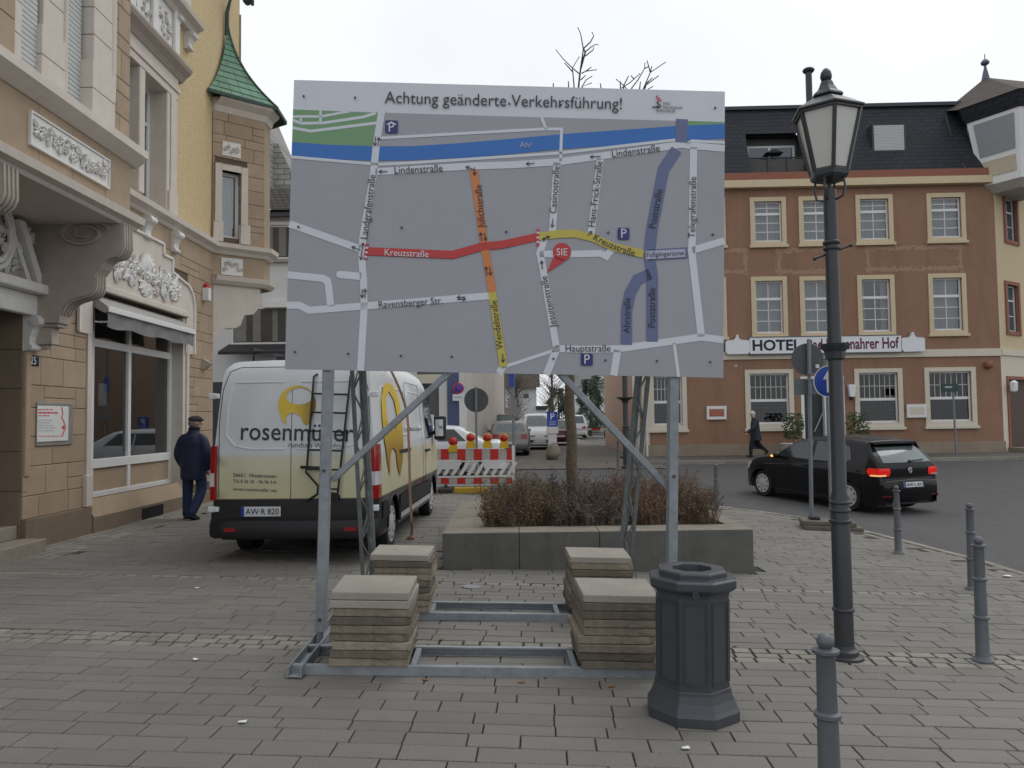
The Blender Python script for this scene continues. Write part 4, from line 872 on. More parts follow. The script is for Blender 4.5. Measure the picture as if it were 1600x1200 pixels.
# scroll brackets carrying the bay
BPX = [(193, 350), (194, 387), (190, 396), (183, 402), (172, 405), (165, 410), (160, 420), (154, 427), (151, 432), (151, 447), (149, 455), (143, 461), (130, 464), (117, 468), (108, 473), (101, 481), (97, 490), (96, 505)]
def bigbracket(y0, y1):
    P = [(atY(px, py, 9.85).x, atY(px, py, 9.85).z) for px, py in BPX]; P = [(P[0][0]-.02, 4.34)] + P
    zb = P[-1][1]; poly = P + [(XF+.06, zb), (XF, zb), (XF, 4.34)]
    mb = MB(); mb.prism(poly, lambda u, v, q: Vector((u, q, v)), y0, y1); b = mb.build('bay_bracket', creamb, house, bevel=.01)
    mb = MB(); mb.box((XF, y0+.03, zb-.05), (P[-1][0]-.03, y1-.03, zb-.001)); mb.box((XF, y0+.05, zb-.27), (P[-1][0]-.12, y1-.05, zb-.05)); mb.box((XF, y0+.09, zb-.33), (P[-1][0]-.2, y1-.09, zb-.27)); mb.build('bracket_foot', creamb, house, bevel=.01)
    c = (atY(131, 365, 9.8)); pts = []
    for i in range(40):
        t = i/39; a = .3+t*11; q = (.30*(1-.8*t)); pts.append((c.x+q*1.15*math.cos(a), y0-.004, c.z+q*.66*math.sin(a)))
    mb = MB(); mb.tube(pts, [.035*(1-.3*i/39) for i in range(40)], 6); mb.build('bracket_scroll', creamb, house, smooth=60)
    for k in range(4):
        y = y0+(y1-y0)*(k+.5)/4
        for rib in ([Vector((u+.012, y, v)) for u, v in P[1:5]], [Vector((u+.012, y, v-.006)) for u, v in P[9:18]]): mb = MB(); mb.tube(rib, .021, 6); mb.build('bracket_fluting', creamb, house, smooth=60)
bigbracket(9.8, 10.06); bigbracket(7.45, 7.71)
# ------- doorway at the left edge
mb = MB(); mb.box((XF-.9, 7.9, GZ), (XF-.85, DOORY, 3.4)); mb.build('entrance_door', mat('door_dark', (.05, .04, .03), .6), house)
ashlar(house, lambda u, v, d: Vector((XF-u, DOORY-.0-d, v)), 0, .85, GZ, 3.3, [], mat('reveal_stone', (.21, .16, .115), .9, var=.1), hh=.8, lmin=.85, lmax=.85, d0=-.02, d1=.012, seed=2)
mb = MB(); mb.box((XF-.0, DOORY+.004, 1.1), (XF+.045, DOORY+.11, 2.75)); mb.box((XF, DOORY-.01, .9), (XF+.03, DOORY+.07, 1.1)); mb.build('door_moulding', stone, house, bevel=.02)
fbox('door_entablature', 7.5, DOORY+.16, 3.15, 3.42, 0, .12, whiter, bevel=.02); fbox('door_cornice', 7.5, DOORY+.3, 3.42, 3.55, 0, .26, whiter, bevel=.025)
console(DOORY+.09, 3.15, .45, .2, .17)
mb = MB(); mb.prism([(9.75, 3.55), (9.87, 3.55), (9.45, 4.28), (9.33, 4.28)], lambda u, v, d: F(u, v, d), .02, .17); mb.prism([(9.62, 3.56), (9.7, 3.56), (9.3, 4.22), (9.22, 4.22)], lambda u, v, d: F(u, v, d), .02, .11); mb.build('door_pediment', whiter, house, bevel=.012)
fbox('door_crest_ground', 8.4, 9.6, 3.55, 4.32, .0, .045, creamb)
mb = MB(); relief(mb, lambda u, v, d: F(9.3-u, 3.95+v, .05+d), .9, .8, 31, 16, False, 1.8)
for k in range(24):
    a = 2*math.pi*k/24; a2 = 2*math.pi*(k+1)/24
    for rr_ in (.42, .34): mb.tube([F(9.02+rr_*.75*math.cos(a), 4.05+rr_*math.sin(a), .1), F(9.02+rr_*.75*math.cos(a2), 4.05+rr_*math.sin(a2), .1)], .035, 6)
mb.sphere(F(9.62, 4.1, .06), .09, 10, 6); mb.sphere(F(9.55, 4.42, .05), .07, 10, 6); mb.build('door_crest', whiter, house, smooth=60)
mb = MB(); mb.box((XF-.6, 7.5, GZ-.1), (XF+.32, DOORY+.02, .33)); mb.box((XF-.7, 7.5, .33), (XF-.02, DOORY-.03, .50)); mb.build('door_step', mat('step_stone', (.24, .21, .17), .85, var=.2, scale=12), house, bevel=.012)
# house number, plaque, alarm light, wedge lamp
fbox('house_number_plate', fx(46.5, 563)[0], fx(57.5, 563)[0], fx(52, 572)[1], fx(52, 555)[1], .022, .032, mat('enamel_blue', (.02, .025, .05), .3), bevel=.003)
def wtext(txt, a, b2, d, m, parent=house, hs=1.0, ofs=0):
    mb = MB(); A = fx(*a, XF+d); B = fx(*b2, XF+d)
    text_on(mb, txt, (A[0], A[1]), (B[0], B[1]), lambda u, v: Vector((XF+d, u, v)), ofs, hs); return mb.build('lettering', m, parent)
wtext('25', (48.2, 568.5), (56.4, 569.3), .0335, whitef, hs=1.2)
p0 = (fx(53, 660)[0], fx(110, 660)[0]); z0, z1 = fx(80, 696)[1], fx(80, 629)[1]
fbox('plaque_frame', p0[0], p0[1], z0, z1, .022, .04, mat('plaque_grey', (.3, .29, .27), .5, .3)); q0 = (fx(57.5, 660, XF+.04)[0], fx(106, 660, XF+.04)[0]); fbox('plaque', q0[0], q0[1], z0+.055, z1-.05, .04, .05, whitef)
red = mat('print_red2', (.6, .06, .06), .5)
for yv, x1, m, w_ in ((640, 84, red, .012), (645, 90, red, .022), (649.5, 77, red, .012), (656.5, 82, pg, .009), (660.5, 79, pg, .009), (664.5, 84, pg, .009), (668.5, 88, pg, .009), (673, 84, pg, .009), (681.5, 98, red, .009)):      # fine print, too small to read
    mb = MB(); xa = 60.0
    while xa < x1: xb = min(x1, xa+rnd.uniform(3, 7)); A_ = fx(xa, yv, XF+.0515); B_ = fx(xb, yv, XF+.0515); ribbon(mb, [A_, B_], w_, lambda u, v: Vector((XF+.0515, u, v))); xa = xb+1.1
    tag(mb.build('fine_print', m, house), kind='stuff')
mb = MB(); A = [fx(*p, XF+.05) for p in ((96, 636), (98, 645), (96.5, 652), (100, 660), (102, 668), (99.5, 675), (97, 681))]; ribbon(mb, A, .022, lambda u, v: Vector((XF+.0515, u, v))); c_ = fx(98.5, 668, XF+.05); disc(mb, c_, .028, lambda u, v: Vector((XF+.0517, u, v))); mb.build('plaque_emblem', red, house)
a = fx(316, 458); fbox('alarm_box', a[0]-.07, a[0]+.07, a[1]-.16, a[1]+.1, .02, .16, whitef, bevel=.015); mb = MB(); mb.lathe([(.055, 0), (.055, .07), (.03, .1)], 12, Matrix.Translation((XF+.09, a[0], a[1]+.1))); mb.build('alarm_light', mat('red_lens', (.45, .02, .02), .25), house, smooth=50)
a = fx(315, 568); mb = MB(); mb.prism([(0, -.12), (.06, -.12), (.18, .0), (.02, .1), (0, .1)], lambda u, v, q: Vector((XF+.02+u, q, a[1]+v)), a[0]-.06, a[0]+.08); mb.build('wall_lamp', creamb, house)
# ------- corner oriel with turret
def O(u, v, d=0): p = OA + od*u + on*d; return Vector((p.x, p.y, v))
def opx(px, py, d=0):
    p = onp(px, py, (OA.x+on.x*d, OA.y+on.y*d, 0), (on.x, on.y, 0)); return ((Vector((p.x, p.y))-OA).dot(od), p.z)
ZS = opx(380, 446)[1]; ZE = opx(380, 168)[1]
pl_ = [tuple(OA), tuple(OB), (OB.x, 17.15), (XF, 17.9)]
wu0, wu1 = opx(345, 300)[0], opx(376, 300)[0]; wz0, wz1 = opx(360, 372)[1], opx(360, 268)[1]
def oplane(mb, u0, u1, z0, z1, t=.3): mb.prism([(u0, z0), (u1, z0), (u1, z1), (u0, z1)], lambda u, v, d: O(u, v, d), -t, -.0)
mb = MB(); oplane(mb, 0, wu0, ZS, ZE); oplane(mb, wu1, OL, ZS, ZE); oplane(mb, wu0, wu1, ZS, wz0); oplane(mb, wu0, wu1, wz1, ZE)
mb.build('oriel_wall', joint, house)
mb = MB(); mb.add([(OB.x, OB.y, ZS), (OB.x, 16.9, ZS), (OB.x, 16.9, ZE), (OB.x, OB.y, ZE), (XF, 17.9, ZE), (XF, 17.9, ZS)], [(0, 1, 2, 3), (1, 5, 4, 2)]); mb.build('oriel_front', stone, house)
ashlar(house, lambda u, v, d: O(u, v, d), 0, OL, 5.53, ZE, [(wu0-.13, wu1+.13, wz0-.1, wz1+.12)], stone, hh=.3, lmin=.35, lmax=.8, seed=14); ashlar(house, lambda u, v, d: O(u, v, d), 0, OL, ZS, 5.26, [], stone, hh=.75, lmin=.5, lmax=.9, seed=15)
mb = MB()
for u0, u1, z0, z1 in ((wu0-.13, wu0, wz0-.1, wz1+.12), (wu1, wu1+.13, wz0-.1, wz1+.12), (wu0, wu1, wz1, wz1+.12)): mb.prism([(u0, z0), (u1, z0), (u1, z1), (u0, z1)], lambda u, v, d: O(u, v, d), -.25, .06)
for u0, u1 in ((wu0-.17, wu0+.02), (wu1-.02, wu1+.17)): mb.prism([(u0, wz0-.1), (u1, wz0-.1), (u1, wz0+.3), (u0, wz0+.3)], lambda u, v, d: O(u, v, d), 0, .085)
mb.build('oriel_window_surround', cream, house, bevel=.01)
mb = MB()
for u0, u1, z0, z1 in ((wu0, wu0+.06, wz0, wz1), (wu1-.06, wu1, wz0, wz1), (wu0+.06, wu1-.06, wz1-.07, wz1), (wu0+.06, wu1-.06, wz0, wz0+.07)): mb.prism([(u0, z0), (u1, z0), (u1, z1), (u0, z1)], lambda u, v, d: O(u, v, d), -.2, -.14)
mb.build('oriel_window_frame', whitef, house)
mb = MB(); mb.add([O(wu0, wz0, -.175), O(wu1, wz0, -.175), O(wu1, wz1, -.175), O(wu0, wz1, -.175)], [(0, 1, 2, 3)]); mb.build('oriel_window_pane', winglass, house)
mb = MB(); mb.grid([[O(wu0+(wu1-wu0)*i/24, z, -.3+.015*math.sin(i*1.8)) for i in range(25)] for z in (wz0, wz1)]); mb.build('curtain', curtain, house, smooth=80)
for (pa, pb2), sd_ in ((((347, 218), (375, 248)), 41), (((345, 400), (378, 432)), 42)):
    u0, z1_ = opx(*pa); u1, z0_ = opx(*pb2); z1_ -= .03; mb = MB(); mb.prism([(u0, z0_), (u1, z0_), (u1, z1_), (u0, z1_)], lambda u, v, d: O(u, v, d), .0, .035); mb.build('oriel_relief_panel', whiter, house, bevel=.006)
    mb = MB(); relief(mb, lambda u, v, d: O((u0+u1)/2+u, (z0_+z1_)/2+v, .035+d), u1-u0-.04, z1_-z0_-.04, sd_, 12); mb.build('oriel_relief', whiter, house, smooth=60)
wrap([(0, ZS-.03), (.05, ZS-.02), (.12, ZS+.05), (.14, ZS+.14), (0, ZS+.17)], cream, 15.79, 'oriel_base_slab'); wrap([(0, ZE-.25), (.04, ZE-.22), (.08, ZE-.1), (.2, ZE), (.22, ZE+.06), (0, ZE+.06)], cream, 15.79, 'oriel_cornice')
mb = MB(); P = [opx(*p) for p in ((331, 456), (407, 464), (408, 473), (402, 485), (396, 491), (383, 492), (379, 500), (377, 508), (369, 512), (352, 513), (343, 519), (337, 529), (336, 541), (331, 541))]; P[0] = (.0, P[0][1]); P[-1] = (0, P[-1][1]); P[0] = (P[0][0], ZS-.03); P[1] = (P[1][0], ZS-.03)
mb.prism(P, lambda u, v, d: O(u, v, d), -.25, -.02); mb.build('oriel_bracket', cream, house, bevel=.01)
# turret roof of copper shingles
cop = mat('copper_green', (.115, .245, .16), .6, var=.25, scale=3, obr=.14, dirt=.55, dirtc=(.07, .12, .085), dscale=2.5); copd = mat('copper_dark', (.04, .075, .06), .6)
AP = atX(354, 34, XF+.05); AP = Vector((XF+.06, AP.y, AP.z)); zr = ZE+.08
E = [Vector((*(OA+on*.26-od*.18), zr)), Vector((*(OB+on*.2+od*.2), zr)), Vector((OB.x+.24, 17.3, zr)), Vector((XF, 18.0, zr))]
H = AP.z - zr
def tp(k, s, t):
    b0 = E[k].lerp(E[k+1], s); t = min(t, 1); q = (1-t)**2.1*.86 + (1-t)*.14; p = Vector((AP.x, AP.y, 0)).lerp(Vector((b0.x, b0.y, 0)), q); return Vector((p.x, p.y, zr + H*t))
for k in range(3):
    rowsn = 14; ts = [1-(1-i/rowsn)**1.25 for i in range(rowsn+1)]; base = MB(); base.grid([[tp(k, s/6, t) for s in range(7)] for t in [i/24 for i in range(25)]]); base.build('turret_roof', copd, house, smooth=60)
    nrm = (E[k+1]-E[k]).cross(Vector((0, 0, 1))).normalized()
    for i in range(rowsn):
        wdt = (tp(k, 1, ts[i])-tp(k, 0, ts[i])).length; n = max(1, round(wdt/.27)); o_ = .5*(i % 2); cuts = [0] + [(j+o_)/n for j in range(0 if o_ else 1, n)] + [1]; cuts = [c for i2, c in enumerate(cuts) if i2 == 0 or c > cuts[i2-1]+.02]
        for j in range(len(cuts)-1):
            g_ = .004/max(wdt, .1); a0, a1 = cuts[j]+g_, cuts[j+1]-g_; t1 = ts[i+1]+.002
            P = [tp(k, a0, ts[i]), tp(k, a1, ts[i]), tp(k, a1, t1), tp(k, a0, t1)]; mb = MB(); up_ = [nrm*.024, nrm*.024, nrm*.008, nrm*.008]
            mb.add(P+[p+u_ for p, u_ in zip(P, up_)], [(4, 5, 6, 7), (0, 1, 5, 4), (1, 2, 6, 5), (2, 3, 7, 6), (3, 0, 4, 7)]); mb.build('copper_shingle', cop, house)
    mb = MB(); mb.bar(E[k]+Vector((0, 0, -.0)), E[k+1]+Vector((0, 0, -.0)), .05, .07); mb.build('turret_gutter', copd, house)
mb = MB()
for k in (1, 2): mb.tube([tp(k, 0, i/16)+Vector((.02, -.01, .02)) for i in range(17)], .02, 6)
mb.tube([AP-Vector((0, 0, .3)), AP+Vector((0, 0, .2)), AP+Vector((.06, .02, .5)), AP+Vector((.25, .05, .7))], [.05, .045, .03, .02], 8); mb.build('turret_ridge', copd, house, smooth=60)
mb = MB(); cc = AP+Vector((.42, .05, .62)); mb.sphere(cc, .17, 12, 8, (.7, 1, 1.3))
for k in range(9): mb.sphere(cc+Vector((.12, 0, -.2+k*.055)), .045, 6, 4)
mb.build('turret_finial', copd, house, smooth=60)
# ------------------------------------------------------------------ hotel across the road
hbrown = mat('hotel_brown', (.285, .165, .11), .9, var=.08, scale=1.5, bump=.15, bscale=40, dirt=.8, dirtc=(.21, .122, .084), dscale=1.6, streak=.15)
hplinth = mat('hotel_plinth', (.28, .23, .175), .9, var=.1, scale=2, dirt=.6, dirtc=(.17, .14, .11), dscale=2, streak=.3); htrim = mat('hotel_trim_yellow', (.6, .5, .33), .8, var=.05); htrimw = mat('hotel_trim_cream', (.62, .57, .47), .8, var=.05)
hfascia = mat('hotel_fascia', (.27, .11, .075), .8, var=.08); slate = brickmat('slate', (.02, .0235, .031), (.027, .031, .039), (.010, .011, .014), .3, .17, 'XZ', .65, .08, .5)
hu = Vector((1, -.026, 0)).normalized(); hn = Vector((-.026, -1, 0)).normalized(); HP = Vector((12.5, 29.3, 0)); HG = .27
hotel = thing('hotel', 'brown three storey hotel with slate mansard roof and white name board', 'hotel', (HP.x, HP.y, HG), world=True)
def hp(px, py, d=0): p = onp(px, py, HP+hn*d, hn); return ((p-HP).dot(hu), p.z)
def Hf(u, v, d=0): return HP + hu*u + hn*d + Vector((0, 0, v))
def hbox(name, u0, u1, z0, z1, d0, d1, m, bevel=.0, parent=None, fn=None, seg=1):
    fn = fn or Hf; mb = MB(); mb.prism([(u0, z0), (u1, z0), (u1, z1), (u0, z1)], fn, d1, d0); return mb.build(name, m, parent or hotel, bevel=bevel, seg=seg)
def rect(x0, x1, y0, y1, d=0):
    c = hp((x0+x1)/2, (y0+y1)/2, d); a = hp(x0, (y0+y1)/2, d)[0]; b = hp(x1, (y0+y1)/2, d)[0]; return (a, b, hp((x0+x1)/2, y1, d)[1], hp((x0+x1)/2, y0, d)[1])
TOPW = [rect(1076, 1133, 310, 386), rect(1172, 1228, 308.5, 384.5), rect(1248, 1305, 307, 383), rect(1337, 1395, 304.5, 381), rect(1448, 1508, 302, 378)]
MIDW = [rect(1077, 1135, 434, 529), rect(1174, 1230, 432.5, 527.5), rect(1250, 1307, 432, 527), rect(1340, 1398, 430, 525), rect(1451, 1510, 427.5, 523)]
GRW = [rect(1013, 1073, 581, 673), rect(1164.5, 1240, 577.5, 671), rect(1335.5, 1410.5, 576, 669), rect(1445, 1525, 574, 667)]
DOOR = rect(1252, 1320, 588, 697); DOOR = (DOOR[0], DOOR[1], HG+.3, DOOR[3])
UL = hp(1003, 500)[0]; UR = hp(1561, 500)[0]; ZC = hp(1340, 290)[1]; ZB = hp(1340, 553)[1]; ZP = hp(1340, 692)[1]; ZTOP = 14.1
holes = []
for a, b, c, d in TOPW+MIDW: holes.append((a+.16, b-.16, c+.16, d-.16))
for a, b, c, d in GRW: holes.append((a+.17, b-.17, c+.2, d-.15))
holes.append(DOOR)
def cells(holes, u0, u1, z0, z1, fn, d0, d1):
    us = sorted(set([u0, u1] + [x for h in holes for x in h[:2] if u0 < x < u1])); zs = sorted(set([z0, z1] + [x for h in holes for x in h[2:] if z0 < x < z1])); mb = MB()
    for j in range(len(zs)-1):
        run = None
        for i in range(len(us)-1):
            cu, cz = (us[i]+us[i+1])/2, (zs[j]+zs[j+1])/2; hole = any(h[0] < cu < h[1] and h[2] < cz < h[3] for h in holes)
            if not hole: run = run if run is not None else us[i]
            if (hole or i == len(us)-2) and run is not None:
                e = us[i] if hole else us[i+1]; mb.prism([(run, zs[j]), (e, zs[j]), (e, zs[j+1]), (run, zs[j+1])], fn, d1, d0); run = None
    return mb
cells(holes, UL, UR, HG-.2, ZC, Hf, -.3, 0).build('wall', hbrown, hotel, fixn=False)
mb = MB(); mb.prism([(UL, HG), (UR, HG), (UR, ZC), (UL, ZC)], Hf, -1.3, -1.2); mb.build('dark_rooms', dark, hotel)
leaded = mat('leaded_line', (.55, .55, .52), .6)
hglass = glass('hotel_glass', (.55, .58, .62), .3); hglassg = glass('hotel_glass_dark', (.35, .36, .37), .08)
def hwindow(r, kind, i):
    a, b, c, d = r; t = .16 if kind != 'g' else .17; zb = .16 if kind != 'g' else .2; tm = htrim if kind != 'g' else htrimw
    ia, ib, ic, id_ = a+t, b-t, c+zb, d-(.16 if kind != 'g' else .15)
    w = MB()
    for q0, q1, q2, q3 in ((a, ia, c, d), (ib, b, c, d), (ia, ib, id_, d), (ia, ib, c, ic)): w.prism([(q0, q2), (q1, q2), (q1, q3), (q0, q3)], Hf, .05, -.004 if False else .001)
    w.prism([(a-.05, c-.06), (b+.05, c-.06), (b+.05, c+.04), (a-.05, c+.04)], Hf, .11, .0)
    win = w.build('window', tm, hotel, bevel=.012, seg=1)
    mb = MB(); f = .06
    for q0, q1, q2, q3 in ((ia, ia+f, ic, id_), (ib-f, ib, ic, id_), (ia+f, ib-f, id_-f, id_), (ia+f, ib-f, ic, ic+f+.02)): mb.prism([(q0, q2), (q1, q2), (q1, q3), (q0, q3)], Hf, -.08, -.15)
    zt = ic + (id_-ic)*(.70 if kind == 't' else .66 if kind == 'm' else .47)
    mb.prism([(ia+f, zt-.05), (ib-f, zt-.05), (ib-f, zt+.05), (ia+f, zt+.05)], Hf, -.085, -.15); mb.build('frame', whitef, win)
    mb = MB()
    def mun(q0, q1, q2, q3, dd=-.105): mb.prism([(q0, q2), (q1, q2), (q1, q3), (q0, q3)], Hf, dd, dd-.02)
    s = .014
    if kind != 'g':
        um = (ia+ib)/2; mun(um-s, um+s, ic+f, id_-f)
        for k in (1, 2): z = ic+f+(zt-ic-f)*k/3; mun(ia+f, ib-f, z-s, z+s)
        z = (zt+id_)/2; mun(ia+f, ib-f, z-s, z+s) if kind == 't' else None
    else:
        for k in range(1, 7): u = ia+f+(ib-ia-2*f)*k/7; mun(u-.012, u+.012, zt+.05, id_-f)
        z = (zt+id_)/2; mun(ia+f, ib-f, z-.012, z+.012)
        if i < 3:
            for k in range(1, 8): u = ia+f+(ib-ia-2*f)*k/8; mun(u-.005, u+.005, ic+f, zt-.05, -.2)
            for k in range(1, 6): z = ic+f+(zt-ic-f)*k/6; mun(ia+f, ib-f, z-.005, z+.005, -.2)
    mb.build('glazing_bar', whitef if kind != 'g' else leaded, win)
    mb = MB(); mb.add([Hf(ia, ic, -.12), Hf(ib, ic, -.12), Hf(ib, id_, -.12), Hf(ia, id_, -.12)], [(0, 1, 2, 3)]); mb.build('pane', hglass if kind != 'g' else hglassg, win)
    rows = [[Hf(ia+(ib-ia)*k/36, z, -.34+.03*math.sin(k*1.5+i)) for k in range(37)] for z in (ic, id_)]
    if kind != 'g':
        mb = MB(); n = 37
        if kind == 't' or i in (1, 2, 4): mb.grid(rows)
        else: mb.grid([r_[:9] for r_ in rows]); mb.grid([r_[28:] for r_ in rows])
        mb.build('curtain', curtain, win, smooth=80)
    elif i == 0:
        mb = MB(); rows = [[Hf(ia+(ib-ia)*k/36, z+(.06*math.sin(k*.7) if z < id_ else 0), -.5+.03*math.sin(k*1.5+i)) for k in range(37)] for z in (id_-.28, id_)]; mb.grid(rows); mb.build('curtain', curtain, win, smooth=80)
for i, r_ in enumerate(TOPW): hwindow(r_, 't', i)
for i, r_ in enumerate(MIDW): hwindow(r_, 'm', i)
for i, r_ in enumerate(GRW): hwindow(r_, 'g', i)
# plinth, bands, cornice
mb = MB()
for u0, u1 in ((UL, DOOR[0]), (DOOR[1], UR)): mb.prism([(u0, HG-.2), (u1, HG-.2), (u1, ZP), (u0, ZP)], Hf, .1, 0)
mb.build('plinth', hplinth, hotel, bevel=.03, seg=1)
hbox('band', UL, UR, ZB-.15, ZB+.13, 0, .06, htrimw, .01)
hbox('cornice', UL-.1, UR, ZC-.05, ZC+.22, -.2, .28, htrim, .03); hbox('gutter_fascia', UL-.1, UR, ZC+.222, ZC+.52, -.2, .22, hfascia, .02)
mb = MB(); m0, m1 = ZC+.5, ZTOP; D1 = 10; SU0, SU1 = UL-.1, UR+2
LOG = (hp(1172, 240)[0], hp(1262, 240)[0], hp(1210, 281)[1], hp(1210, 200)[1])
def Ms(u, z): return Hf(u, z, .12 - 1.15*(z-m0)/(m1-m0))
for u0, u1, z0, z1 in ((SU0, LOG[0], m0, m1), (LOG[1], SU1, m0, m1), (LOG[0], LOG[1], LOG[3], m1), (LOG[0], LOG[1], m0, LOG[2])): mb.add([Ms(u0, z0), Ms(u1, z0), Ms(u1, z1), Ms(u0, z1)], [(0, 1, 2, 3)])
mb.add([Hf(SU0, m1, -1.03), Hf(SU1, m1, -1.03), Hf(SU1, m1+1.2, -6), Hf(SU0, m1+1.2, -6)], [(0, 1, 2, 3)]); mb.add([Ms(SU0, m0), Ms(SU0, m1), Hf(SU0, m1+1.2, -6), Hf(SU0, m0, -6)], [(0, 1, 2, 3)]); mb.build('mansard_roof', slate, hotel)
hbox('roof_edge', SU0, SU1-1, m1-.06, m1+.08, -1.2, -.9, mat('lead_grey', (.05, .055, .065), .5, .3))
mb = MB(); a, b, c, d = LOG; mb.add([Hf(a, c, .1), Hf(a, d, -.8), Hf(a, d, -1.6), Hf(a, c, -1.6), Hf(b, c, .1), Hf(b, d, -.8), Hf(b, d, -1.6), Hf(b, c, -1.6)], [(0, 1, 2, 3), (4, 7, 6, 5), (1, 5, 6, 2), (0, 3, 7, 4)]); mb.build('loggia_sides', mat('loggia_dark', (.03, .032, .036), .8), hotel)
hbox('loggia_back', a, b, c, d+.3, -1.3, -1.2, mat('loggia_wall', (.1, .1, .1), .8)); hbox('loggia_window', a+.2, b-.1, c+.9, d-.3, -1.2, -1.15, whitef); hbox('loggia_pane', a+.28, (a+b)/2-.05, c+1.0, d-.38, -1.15, -1.145, mat('pane_dark', (.08, .1, .13), .08, spec=.8)); hbox('loggia_pane', (a+b)/2+.05, b-.2, c+1.0, d-.38, -1.15, -1.145, MT['pane_dark'])
mb = MB()
for z in (c+.95, c+.04): mb.prism([(a, z-.025), (b, z-.025), (b, z+.025), (a, z+.025)], Hf, -.25, -.3)
for k in range(4): u = a+(b-a)*k/3; mb.prism([(u-.02, c), (u+.02, c), (u+.02, c+.95), (u-.02, c+.95)], Hf, -.251, -.299)
mb.build('balcony_railing', MT['loggia_dark'], hotel); hbox('balcony_infill', a+.03, b-.03, c+.08, c+.9, -.29, -.27, mat('railing_infill', (.055, .052, .05), .5, var=.2))
mb = MB(); u = (a+b)/2; mb.prism([(u-.35, c+1.25), (u+.35, c+1.25), (u+.06, c+1.38), (u-.06, c+1.38)], Hf, -.5, -1.0); mb.tube([Hf(u, c, -.75), Hf(u, c+1.3, -.75)], .025, 6); mb.build('closed_parasol', MT['loggia_dark'], hotel)
a, b, c, d = rect(1362, 1411, 198, 252, -.4); hbox('roof_window', a-.04, b+.06, c-.08, d+.06, -.75, -.25, MT['lead_grey']); mb = MB(); z = c
while z < d-.05: mb.prism([(a+.03, z), (b-.03, z), (b-.03, z+.05), (a+.03, z+.05)], Hf, -.24, -.27); z += .06
mb.build('roof_window_shutter', shut, hotel)
mb = MB(); e = hp(1265, 168, -2); t_ = hp(1265, 113, -2); mb.tube([Hf(e[0], e[1]-.6, -2), Hf(e[0], t_[1], -2)], .13, 12); mb.lathe([(.2, 0), (.25, .08), (.2, .15)], 12, Matrix.Translation(Hf(e[0], t_[1], -2))); mb.tube([Hf(e[0], e[1]-.3, -2), Hf(e[0], e[1]+.1, -2)], .2, 12); mb.build('chimney_flue', MT['lead_grey'], hotel, smooth=40)
mb = MB(); e = hp(1400, 165); mb.tube([Hf(e[0], e[1]-.7, -2), Hf(e[0], e[1]+.05, -2)], .16, 10); mb.tube([Hf(e[0]-.1, e[1]-.2, -2), Hf(e[0]-.1, e[1]+.6, -2)], .012, 5); mb.build('roof_vent', MT['lead_grey'], hotel)
mb = MB(); p1 = hp(1495, 168); p2 = hp(1508, 275); mb.tube([Hf(p1[0], p1[1], -.8), Hf(p1[0]+.05, p2[1]+1.2, -.35), Hf(p2[0], p2[1], .18)], .05, 8); mb.build('downpipe', mat('pipe_dark', (.035, .038, .045), .5), hotel)
# painted ornament frames between the storeys
orn = mat('painted_ornament', (.36, .235, .17), .9, var=.1)
for x0, x1, y0, y1, sd_ in ((1080, 1168, 388, 429, 1), (1214, 1308, 387, 428, 2), (1354, 1503, 383, 424, 3)):
    a, b, c, d = rect(x0, x1, y0, y1); r = random.Random(sd_); mb = MB(); n = 0
    def leafq(u, z, s, ang): s *= 1.7; ca, sa = math.cos(ang), math.sin(ang); mb.add([Hf(u+ca*s, z+sa*s, .003+.0004*(len(mb.f) % 5)), Hf(u-sa*s*.45, z+ca*s*.45, .003+.0004*(len(mb.f) % 5)), Hf(u-ca*s, z-sa*s, .003+.0004*(len(mb.f) % 5)), Hf(u+sa*s*.45, z-ca*s*.45, .003+.0004*(len(mb.f) % 5))], [(0, 3, 2, 1)])
    u = a
    while u < b:
        dens = 1 if min(u-a, b-u) < .7 or abs((u-a)/(b-a)-.32) < .14 or abs((u-a)/(b-a)-.68) < .1 else .35
        for z in (c+.06, d-.06):
            leafq(u, z+r.uniform(-.03, .03), .05, r.uniform(0, 3))
            if r.random() < dens: leafq(u+r.uniform(-.04, .04), z+(.1 if z < (c+d)/2 else -.1)*r.random(), .065, r.uniform(0, 3))
        u += .075
    z = c
    while z < d:
        for uu in (a+.05, b-.05):
            leafq(uu+r.uniform(-.03, .03), z, .05, r.uniform(0, 3)); leafq(uu+(.1 if uu < (a+b)/2 else -.1)*r.random(), z, .05, r.uniform(0, 3))
        z += .08
    tag(mb.build('painted_frame', orn, hotel), kind='stuff')
